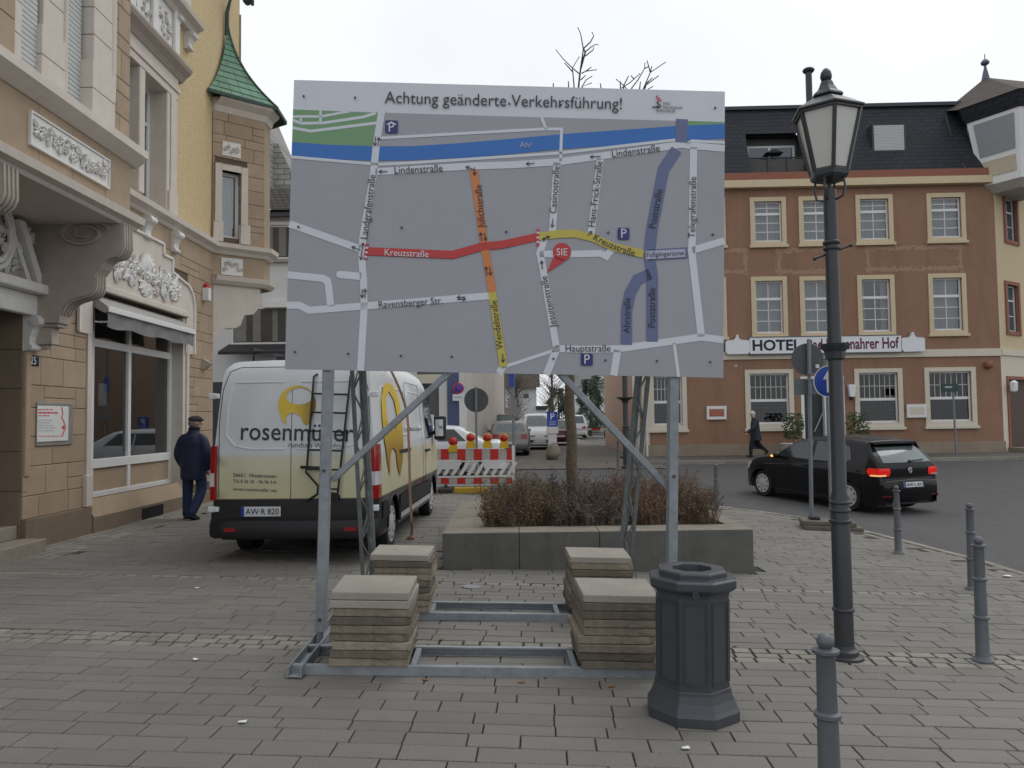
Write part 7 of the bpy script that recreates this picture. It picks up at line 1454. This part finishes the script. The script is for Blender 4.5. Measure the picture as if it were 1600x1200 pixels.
skin = mat('skin', (.42, .25, .19), .55, var=.08, scale=20); navyj = mat('jacket_navy', (.013, .02, .055), .6, var=.2, scale=5, bump=.3, bscale=9); jeans = mat('jeans_blue', (.02, .035, .085), .85, var=.2, scale=6, bump=.3, bscale=12); shoe = mat('shoe_black', (.014, .013, .013), .5); capm = mat('cap_tweed', (.045, .038, .04), .9, var=.4, scale=60); coat = mat('coat_navy', (.02, .024, .04), .7, var=.2, scale=8, bump=.3, bscale=14); hairw = mat('hair_white', (.55, .53, .5), .8, var=.2, scale=40, bump=.5, bscale=60); hairg = mat('hair_grey', (.2, .19, .18), .9, var=.3, scale=40); legsb = mat('trousers_black', (.013, .013, .016), .85, var=.2)
def head(mb, c, yaw, s=1.0):
    T = Matrix.Translation(c) @ Matrix.Rotation(yaw, 4, 'Z') @ Matrix.Scale(s, 4)      # faces local +y
    mb.sphere((0, -.012, .02), .1, 16, 12, (.78, .97, 1.05), T); mb.sphere((0, .03, -.06), .062, 12, 8, (.95, 1, .95), T); mb.sphere((0, .098, -.015), .018, 8, 6, (.75, 1.1, 1.5), T); mb.sphere((0, .078, -.065), .024, 8, 6, (1.2, .8, .5), T)
    for q in (-1, 1): mb.sphere((q*.08, -.012, -.01), .024, 8, 6, (.35, .8, 1.2), T); mb.sphere((q*.032, .08, .022), .02, 8, 6, (1.2, .6, .6), T)
    return T
# man seen from behind, walking away
mp = gp(301, 811); man = thing('person', 'person in navy jacket, jeans and flat cap walking past the shop window', 'person', mp, R(-12)); K = 1.72/1.74
Z = lambda a: [(x*K, y*K, z*K, rx*K, ry*K) for x, y, z, rx, ry in a]
body = MB(); hc = Vector((.025, .03, 1.60)); T = head(body, hc, R(-38)); limb(body, [(.0, 0, 1.42), (.01, .01, 1.5), (.02, .02, 1.56)], [.062, .056, .055]); trunk(body, [(0, 0, .84, .155, .11), (0, 0, .95, .165, .12), (0, 0, 1.15, .16, .115), (0, 0, 1.3, .185, .12), (0, 0, 1.4, .15, .095), (0, 0, 1.45, .07, .06)])
LEG = {-1: [(-.095, 0, .9), (-.11, .02, .5), (-.105, .0, .08)], 1: [(.095, 0, .9), (.125, .06, .5), (.085, -.14, .13)]}
for q in (-1, 1): limb(body, LEG[q], [.085, .055, .04])
ARM = {-1: [(-.19, 0, 1.34), (-.255, -.02, 1.08), (-.2, .07, .86)], 1: [(.19, 0, 1.34), (.265, .0, 1.08), (.2, .1, .86)]}
for q in (-1, 1): limb(body, ARM[q], [.05, .04, .03]); hand(body, ARM[q][2], (0, .15, -1), (-q, .3, 0))
skinmesh(body, 'body', skin, man, .011, 3)
jk = MB(); trunk(jk, [(0, .0, .655, .205, .155), (0, .0, .72, .215, .165), (0, 0, .9, .218, .165), (0, 0, 1.1, .222, .16), (0, -.01, 1.28, .225, .155), (0, -.01, 1.37, .19, .13), (0, .0, 1.43, .11, .095), (.01, .01, 1.50, .088, .085)])
for q in (-1, 1): limb(jk, [(q*.1, -.005, 1.375), (q*.185, -.005, 1.32)]+ARM[q][1:], [.06, .085, .085, .07])
skinmesh(jk, 'jacket', navyj, man, .014, 8)
mb = MB(); mb.lathe([(.083, 1.47), (.093, 1.5), (.088, 1.535), (.078, 1.535), (.078, 1.49)], 20, Matrix.Translation((.012, .01, 0))); mb.build('collar', mat('collar_dark', (.01, .012, .025), .8), man, smooth=50)
tr_ = MB()
for q in (-1, 1): L3 = LEG[q]; limb(tr_, [L3[0], L3[1], (L3[2][0], L3[2][1], L3[2][2])], [.112, .085, .074])
skinmesh(tr_, 'trousers', jeans, man, .014, 4)
for q, (x, y, z, pit) in {-1: (-.105, .03, 0, 0), 1: (.09, -.13, .01, R(-26))}.items():
    mb = MB(); T2 = Matrix.Translation((x, y, z)) @ Matrix.Rotation(pit, 4, 'X') @ Matrix.Rotation(R(-q*6), 4, 'Z'); mb.sphere((0, .04, .05), .06, 12, 8, (.85, 2.1, .75), T2); mb.sphere((0, -.05, .06), .05, 10, 7, (.9, 1, 1.15), T2); mb.box((-.05, -.1, 0), (.05, .16, .022), T2); skinmesh(mb, 'shoe', shoe, man, .01, 3)
mb = MB(); mb.sphere((0, -.005, .065), .105, 16, 10, (.92, 1.12, .62), T); mb.sphere((0, .085, .055), .07, 14, 6, (1.05, .95, .22), T); skinmesh(mb, 'flat_cap', capm, man, .009, 2)
mb = MB(); mb.sphere((0, -.04, -.0), .095, 14, 10, (.84, .86, .85), T); skinmesh(mb, 'hair', hairg, man, .01, 2)
# woman across the road, walking left, looking over
wpn = gp(1179, 716); wpn = Vector((wpn.x, 27.6, 0)); q_ = ray(1181, 716); wpn.x = EYE.x + q_.x/q_.y*27.6; wpn.z = gz(wpn.x, 27.6)+.07
wm = thing('person', 'person with white hair in a dark coat carrying a bag past the hotel', 'person', wpn, R(90))     # local +y = walking direction (world -x)
body = MB(); hc = Vector((0, .08, 1.53)); T = head(body, hc, R(62), .98); limb(body, [(0, .0, 1.34), (0, .04, 1.42), (0, .06, 1.48)], [.055, .048, .048]); trunk(body, [(0, -.02, .8, .15, .11), (0, -.01, 1.0, .14, .11), (0, 0, 1.2, .165, .115), (0, 0, 1.33, .14, .09), (0, 0, 1.38, .06, .05)])
LEG = {-1: [(-.08, 0, .85), (-.085, .17, .48), (-.085, .2, .09)], 1: [(.08, -.02, .85), (.09, -.14, .5), (.09, -.44, .2)]}
for q in (-1, 1): limb(body, LEG[q], [.08, .052, .036])
ARM = {1: [(.17, 0, 1.3), (.22, -.08, 1.05), (.22, -.06, .82)], -1: [(-.17, 0, 1.3), (-.22, .12, 1.08), (-.2, .33, .9)]}
for q in (-1, 1): limb(body, ARM[q], [.045, .036, .027]); hand(body, ARM[q][2], (0, .1 if q > 0 else .6, -1), (0, 1, .1), .95)
skinmesh(body, 'body', skin, wm, .011, 3)
jk = MB(); trunk(jk, [(0, -.03, .60, .2, .21), (0, -.02, .75, .2, .19), (0, -.01, .95, .19, .165), (0, 0, 1.15, .195, .15), (0, 0, 1.27, .19, .14), (0, .01, 1.35, .12, .1), (0, .03, 1.42, .075, .075)])
for q in (-1, 1): limb(jk, [(q*.12, 0, 1.29)]+ARM[q][:2]+[tuple(Vector(ARM[q][1]).lerp(Vector(ARM[q][2]), .92))], [.075, .08, .068, .052])
skinmesh(jk, 'coat', coat, wm, .016, 4); tr_ = MB()
for q in (-1, 1): limb(tr_, LEG[q], [.1, .075, .058])
skinmesh(tr_, 'trousers', legsb, wm, .014, 3)
for q, (x, y, z, pit) in {-1: (-.085, .22, 0, R(6)), 1: (.09, -.46, .13, R(-52))}.items():
    mb = MB(); T2 = Matrix.Translation((x, y, z)) @ Matrix.Rotation(pit, 4, 'X'); mb.sphere((0, .04, .045), .055, 12, 8, (.8, 2.1, .75), T2); mb.sphere((0, -.05, .055), .046, 10, 7, (.9, 1, 1.3), T2); skinmesh(mb, 'shoe', shoe, wm, .01, 2)
mb = MB(); mb.sphere((0, -.025, .035), .115, 16, 10, (.86, .95, .95), T); mb.sphere((0, -.06, -.03), .09, 12, 8, (.95, .8, 1.1), T); skinmesh(mb, 'hair', hairw, wm, .011, 2)
hp_ = Vector(ARM[1][2])+Vector((0, .02, -.09)); WM = Matrix.Translation(wpn) @ Matrix.Rotation(R(90), 4, 'Z'); bag = thing('handbag', 'dark blue bag carried by the person with white hair', 'handbag', tuple(WM @ (hp_-Vector((0, 0, .42)))), R(90))
mb = MB(); mb.prism([(-.19, 0), (.17, 0), (.13, .27), (-.12, .27)], lambda u, v, d: Vector((d, u, v)), -.07, .07); mb.build('bag_body', mat('bag_blue', (.025, .03, .05), .7, var=.3, scale=12), bag, bevel=.025); mb = MB(); mb.tube([(0, -.1, .26), (0, -.05, .38), (0, .0, .42), (0, .05, .38), (0, .11, .26)], .011, 6); mb.build('bag_handle', shoe, bag); mb = MB(); mb.prism([(-.14, .05), (.05, .04), (.06, .14), (-.1, .16)], lambda u, v, d: Vector((d, u, v)), .0705, .074); mb.build('bag_print', mat('bag_print', (.3, .3, .32), .7, var=.4, scale=20), bag)
# ------------------------------------------------------------------ signs on poles
sgrey = mat('sign_back_grey', (.085, .092, .098), .6, .2, var=.12, scale=5); polem = mat('pole_grey', (.2, .22, .24), .5, .4, var=.15)
def disc_sign(mb, c, n, r, th=.012):
    z = Vector(n).normalized(); x = z.orthogonal().normalized(); y = z.cross(x); T = Matrix(((x.x, y.x, z.x, c[0]), (x.y, y.y, z.y, c[1]), (x.z, y.z, z.z, c[2]), (0, 0, 0, 1))); mb.lathe([(r, -th/2), (r, th/2), (r-.01, th/2+.006), (.001, th/2+.004)], 36, T); return T
b0 = gp(1268, 808); sgn = thing('sign_post', 'grey pole with the back of a round traffic sign before the hotel', 'traffic sign', b0, world=True)
D = b0.y; zc = atY(1264, 561, D).z; zt = atY(1264, 534, D).z; xt = atY(1264, 540, D).x
mb = MB(); mb.tube([(b0.x, D, b0.z), (xt, D, zt+.03)], .038, 12); mb.lathe([(.04, 0), (.035, .02), (.01, .03)], 12, Matrix.Translation((xt, D, zt+.03))); mb.build('pole', polem, sgn, smooth=40)
mb = MB(); disc_sign(mb, (xt-.01, D+.07, zc), (0, 1, .0), .305); mb.build('sign_disc', sgrey, sgn, smooth=40)
a = atY(1243, 617, D); c = atY(1291, 591, D); mb = MB(); mb.box((a.x, D+.06, a.z), (c.x, D+.075, c.z)); mb.build('sign_plate', mat('plate_greengrey', (.13, .15, .155), .6, .2), sgn, bevel=.004)
mb = MB()
for py in (584, 594, 614): z = atY(1264, py, D).z; mb.box((xt-.055, D-.05, z-.014), (xt+.055, D+.065, z+.014))
mb.build('clamp', polem, sgn, bevel=.005); mb = MB(); q = atY(1279, 572, D); mb.box((q.x-.035, D+.05, q.z-.035), (q.x+.035, D+.062, q.z+.035)); mb.build('sticker', platew, sgn)
bp = gp(1299, 814); bs = thing('blue_sign', 'round blue sign with white arrow half hidden behind the lamp pole', 'traffic sign', bp, world=True); mb = MB(); z = atY(1303, 568, bp.y).z; mb.tube([(bp.x, bp.y, bp.z), (bp.x, bp.y, z+.1)], .03, 10); mb.build('pole', polem, bs)
mb = MB(); bn_ = Vector((-.78, -.62, 0)).normalized(); c = atY(1297, 596, bp.y-.02); c = c + bn_*.05; T = disc_sign(mb, c, bn_, .29); mb.build('sign_disc', mat('sign_blue', (.015, .06, .36), .4), bs, smooth=40); mb = MB(); xv = Vector((-bn_.y, bn_.x, 0)); 
for P in ([(-.03, -.2), (.03, -.2), (.03, .05), (-.03, .05)], [(-.1, .04), (.1, .04), (0, .2)], ): mb.prism(P, lambda u, v, d: c + xv*u + Vector((0, 0, v)) + bn_*d, .014, .017)
mb.build('arrow', platew, bs); mb = MB(); mb.lathe([(.29, .009), (.29, .0145), (.272, .0145), (.272, .011)], 36, T, cap=False); mb.build('rim', platew, bs)
FT = Matrix.Translation(gp(1296, 826)) @ Matrix.Rotation(R(-14), 4, 'Z') @ Matrix.Rotation(math.atan(-CS), 4, 'Y'); w_ = mat('foot_plate', (.13, .115, .095), .9, var=.25, scale=10)
for i, (dx, dz, sx, sy) in enumerate(((.02, 0, .46, .3), (-.04, .075, .42, .26))): mb = MB(); mb.box((dx-sx, -sy, dz), (dx+sx, sy, dz+.07), FT); mb.build('foot_plate', w_, sgn, bevel=.012)
for u in (-.24, .2): mb = MB(); mb.box((u-.08, -.12, .148), (u+.08, .12, .19), FT); mb.build('foot_socket', carblk, sgn)
# street name post at the hotel pavement
g = Vector((atY(1494, 706, 27.2).x, 27.2, 0)); g.z = gz(g.x, g.y)+.07; sn = thing('street_name_sign', 'thin grey pole with green sign before the rightmost hotel window', 'street sign', g, world=True); mb = MB(); zt = atY(1493, 600, 27.2).z; mb.tube([g, (g.x-.03, g.y, zt)], .033, 10); mb.build('pole', polem, sn); a = atY(1471, 612, 27.1); c = atY(1498, 599, 27.1); mb = MB(); mb.box((a.x, 27.13, a.z), (c.x, 27.16, c.z)); mb.build('sign_plate', mat('sign_green', (.02, .06, .04), .4, var=.2), sn, bevel=.01); mb = MB(); ribbon(mb, [(a.x+.14, a.z+.16), (c.x-.22, a.z+.16)], .05, lambda u, v: Vector((u, 27.128, v))); mb.build('fine_print', px_, sn)
# barrier with warning lamps
BYD = 18.2; brr = thing('road_barrier', 'red and white plastic road barrier with four warning lamps right of the van', 'barrier', tuple(Vector((atY(745, 760, BYD).x, BYD, gz(-.8, BYD)))), world=True)
rw = mat('barrier_red', (.5, .025, .02), .5, var=.1); ww = mat('barrier_white', (.66, .65, .63), .6, var=.08, dirt=.3, dirtc=(.45, .43, .4), dscale=3); def_y = lambda px, py: atY(px, py, BYD)
def bbx(mb, x0, x1, y0, y1, d0=-.025, d1=.025): a = def_y(x0, y1); c = def_y(x1, y0); mb.box((a.x, BYD+d0, a.z), (c.x, BYD+d1, c.z))
x = 676; k = 0
while x < 799:
    mb = MB(); bbx(mb, x, min(x+12.8, 801), 701.5, 718.5, -.02, .02); mb.build('stripe', rw if k % 2 == 1 else mat('barrier_grey', (.4, .39, .37), .6), brr); mb = MB(); bbx(mb, x, min(x+12.8, 801), 747, 756, -.02, .02); mb.build('stripe', rw if k % 2 == 1 else MT['barrier_grey'], brr); x += 12.85; k += 1
mb = MB(); bbx(mb, 672, 803, 718.6, 722.5); bbx(mb, 672, 803, 742.5, 746.9); bbx(mb, 672, 803, 756.1, 759.5); bbx(mb, 672, 803, 699.5, 701.4); bbx(mb, 800.5, 804, 696, 760, -.035, .035); bbx(mb, 670, 673, 696, 760, -.035, .035); mb.build('rail', ww, brr, bevel=.006)
for i in range(10):
    x0 = 683+i*12.4; mb = MB(); P = [def_y(x0-4.0, 742.6), def_y(x0+2.0, 742.6), def_y(x0+14.2, 722.4), def_y(x0+8.2, 722.4)]; P = [(p.x, p.z) for p in P]; mb.prism(P, lambda u, v, d: Vector((u, BYD+d, v)), -.02, .02); mb.build('slat', ww, brr)
for xx in (697, 780): mb = MB(); a = def_y(xx, 765); mb.box((a.x-.16, BYD-.42, gz(a.x, BYD)+.0), (a.x+.16, BYD+.42, gz(a.x, BYD)+.09)); mb.box((a.x-.035, BYD-.03, gz(a.x, BYD)+.09), (a.x+.035, BYD+.03, def_y(xx, 757).z)); mb.build('barrier_foot', mat('foot_rubber', (.05, .045, .04), .9), brr)
a = def_y(712, 767); c = def_y(764, 758.5); mb = MB(); mb.box((a.x, BYD-.5, gz(a.x, BYD)+.0), (c.x, BYD-.3, c.z)); mb.build('yellow_foot', mat('foot_yellow', (.42, .28, .03), .8, var=.3, scale=8), brr, bevel=.02)
ylm = mat('lamp_yellow', (.6, .38, .02), .5, var=.08); rl = mat('lamp_red_lens', (.42, .012, .012), .25, var=.15, scale=30, coat=.3)
for px, py in ((708, 690), (735.5, 684), (761.5, 684), (787.5, 684.5)):
    c = def_y(px, py); lo = def_y(px, py+15.5 if px != 708 else 705.5); z1 = c.z - .04
    mb = MB(); mb.prism([(c.x-.1, lo.z), (c.x+.1, lo.z), (c.x+.1, lo.z+.09), (c.x+.05, z1), (c.x-.05, z1), (c.x-.1, lo.z+.09)], lambda u, v, d: Vector((u, BYD+d, v)), -.05, .05); wl = mb.build('warning_lamp', ylm, brr, bevel=.012)
    mb = MB(); T = Matrix.Translation((c.x, BYD, c.z)) @ Matrix.Rotation(math.pi/2, 4, 'X'); mb.lathe([(.02, -.07), (.085, -.05), (.098, -.02), (.098, .02), (.085, .05), (.02, .07)], 20, T); mb.build('lens', rl, wl, smooth=60); mb = MB(); mb.lathe([(.1, -.02), (.112, -.015), (.112, .015), (.1, .02)], 20, T); mb.build('lens_ring', ylm if px != 708 else rl, wl)
# round sign back behind the barrier, no stopping sign, blue sign pole
bb = Vector((atY(744.5, 700, 19).x, 19, gz(-.9, 19))); rs_ = thing('sign_post', 'round sign seen from the back on a pole behind the barrier', 'traffic sign', bb, world=True); mb = MB(); c = atY(744, 625, 19); mb.tube([bb, (c.x, 19, c.z+.33)], .03, 10); mb.build('pole', polem, rs_); mb = MB(); disc_sign(mb, (c.x, 19.06, c.z), (0, 1, 0), .302); mb.build('sign_disc', sgrey, rs_, smooth=40); mb = MB(); mb.box((c.x-.02, 18.95, c.z-.28), (c.x+.03, 18.965, c.z+.27)); mb.build('stiffener', polem, rs_)
c = atY(716.5, 606.5, 25.6); ns = thing('no_stopping_sign', 'round red and blue no stopping sign on the blue pillar', 'traffic sign', (c.x, 25.6, c.z-.4), world=True); mb = MB(); disc_sign(mb, (c.x, 25.6, c.z), (0, -1, 0), .185); mb.build('sign_disc', mat('sign_red', (.5, .03, .04), .4), ns, smooth=40); mb = MB(); T = disc_sign(mb, (c.x, 25.585, c.z), (0, -1, 0), .14); mb.build('sign_centre', MT['sign_blue'], ns, smooth=40); mb = MB(); mb.bar((c.x-.1, 25.565, c.z+.1), (c.x+.1, 25.565, c.z-.1), .03, .006, (0, 1, 0)); mb.build('sign_bar', MT['sign_red'], ns); mb = MB(); mb.box((c.x-.2, 25.59, c.z-.42), (c.x+.2, 25.61, c.z-.2)); mb.build('text_plate', platew, ns); mb = MB(); ribbon(mb, [(c.x-.15, c.z-.31), (c.x+.15, c.z-.31)], .03, lambda u, v: Vector((u, 25.588, v))); mb.build('fine_print', pg, ns)
mb = MB(); mb.tube([(c.x, 25.63, c.z-.3), (c.x, 25.75, c.z-.3), (c.x-.2, 25.79, c.z-.3)], .02, 6); mb.build('bracket', polem, ns)
pb_ = Vector((atY(803.5, 735, 24.4).x, 24.4, gz(0, 24.4))); bl = thing('sign_post', 'tall grey pole with blue sign and grey plates at the lane entrance', 'traffic sign', pb_, world=True); mb = MB(); zt = atY(803, 540, 24.4).z; mb.tube([pb_, (pb_.x, 24.4, zt)], .05, 10); mb.build('pole', polem, bl)
def plt(x0, x1, y0, y1, m, nm, Y=24.3): a = atY(x0, y1, Y); c = atY(x1, y0, Y); mb = MB(); mb.box((a.x, Y, a.z), (c.x, Y+.03, c.z)); mb.build(nm, m, bl)
plt(796, 803, 582, 604, MT['sign_blue'], 'blue_plate'); plt(790, 814, 636, 649, mat('plate_brown_grey', (.22, .21, .2), .7), 'grey_plate'); plt(794, 808, 622, 636, MT['plate_brown_grey'], 'grey_plate')
# parking pillar, boulder, boom barrier, far lamp
pq = Vector((atY(863, 708, 30).x, 30, gz(1.5, 30))); pk_ = thing('parking_pillar', 'white pillar with blue parking sign at the car park entrance', 'parking sign', pq, world=True)
def pbx(nm, x0, x1, y0, y1, m, d0, d1, Y=30): a = atY(x0, y1, Y); c = atY(x1, y0, Y); mb = MB(); mb.box((a.x, Y+d0, a.z), (c.x, Y+d1, c.z)); return mb.build(nm, m, pk_, bevel=.01)
pbx('pillar', 857, 869, 677, 713, ww, -.1, .3); pbx('pillar_head', 855, 872, 667, 677.5, ww, -.15, .35); pbx('parking_panel', 855, 871, 643, 667, MT['sign_blue'], -.02, .04)
a = atY(860, 655.5, 29.97); c = atY(866.5, 655.5, 29.97); mb = MB(); text_on(mb, 'P', (a.x, a.z), (c.x, c.z), lambda u, v: Vector((u, 29.975, v)), .02); mb.build('lettering', platew, pk_)
for y in (658.5, 661, 663.5): a = atY(858, y, 29.97); c = atY(868.5, y, 29.97); mb = MB(); ribbon(mb, [(a.x, a.z), (c.x, c.z)], .025, lambda u, v: Vector((u, 29.975, v))); mb.build('fine_print', px_, pk_)
g = gp(860, 713); r = random.Random(3); mb = MB(); n, m_ = 20, 14; vs_b = []
for i in range(m_+1):
    t = math.pi*i/m_
    for k in range(n): a = 2*math.pi*k/n; s_ = 1+.07*math.sin(3*a+2*t)+.05*math.sin(5*t+a); vs_b.append((.29*s_*math.sin(t)*math.cos(a)*(1.05 if math.cos(t) < 0 else .95), .27*s_*math.sin(t)*math.sin(a), .30+.33*s_*math.cos(t)))
mb.add(vs_b, [(i*n+k, (i+1)*n+k, (i+1)*n+(k+1) % n, i*n+(k+1) % n) for i in range(m_) for k in range(n)]); bo = mb.build('boulder', mat('boulder_stone', (.23, .2, .16), .95, var=.25, scale=6, bump=.5, bscale=20), None, smooth=70); bo.location = (g.x, 29.5, gz(g.x, 29.5)-.02); tag(bo, 'rounded grey boulder at the foot of the parking pillar', 'boulder')
bm2 = thing('boom_barrier', 'red and white boom barrier across the car park lane', 'boom barrier', tuple(Vector((atY(975, 690, 38).x, 38, .2))), world=True); zb = atY(930, 670.5, 38).z
for i in range(8):
    a = atY(868+i*14, 670, 38); c = atY(868+(i+1)*14, 670, 38); mb = MB(); mb.box((a.x, 37.96, zb-.05), (c.x, 38.04, zb+.05)); mb.build('boom_section', rw if i in (4, 7) else ww, bm2)
a = atY(982, 670, 38); mb = MB(); mb.box((a.x-.2, 37.8, .2), (a.x+.25, 38.2, zb+.15)); mb.build('boom_post', ww, bm2, bevel=.02); a = atY(866, 670, 38); mb = MB(); mb.box((a.x-.06, 37.9, .2), (a.x+.06, 38.1, zb-.05)); mb.build('boom_rest', ww, bm2)
fl = Vector((atY(979, 735, 24.8).x, 24.8, 0)); fl.z = gz(fl.x, fl.y); lp2 = thing('street_lamp', 'distant dark lamp pole rising behind the planter left of the hotel', 'street lamp', fl); mb = MB(); mb.lathe([(.16, 0), (.16, .05), (.11, .08), (.1, 1.2), (.085, 1.3), (.08, 5.2), (.06, 5.6)], 16); mb.build('pole', lampm, lp2, smooth=40); mb = MB(); z = atY(978, 621, 24.8).z-fl.z; mb.lathe([(.085, z-.2), (.12, z-.1), (.3, z-.01), (.3, z+.01), (.08, z+.02)], 12); mb.build('collar', lampm, lp2)
mb = MB(); z = 1.25
for zz in (1.2, 1.3): mb.lathe([(.1, zz-.03), (.13, zz-.02), (.13, zz+.02), (.1, zz+.03)], 16)
mb.build('ring', lampm, lp2); mb = MB(); mb.lathe([(.15, 5.6), (.3, 6.3), (.33, 6.32), (.12, 6.55), (.05, 6.7)], 6); mb.build('lantern', lampm, lp2)
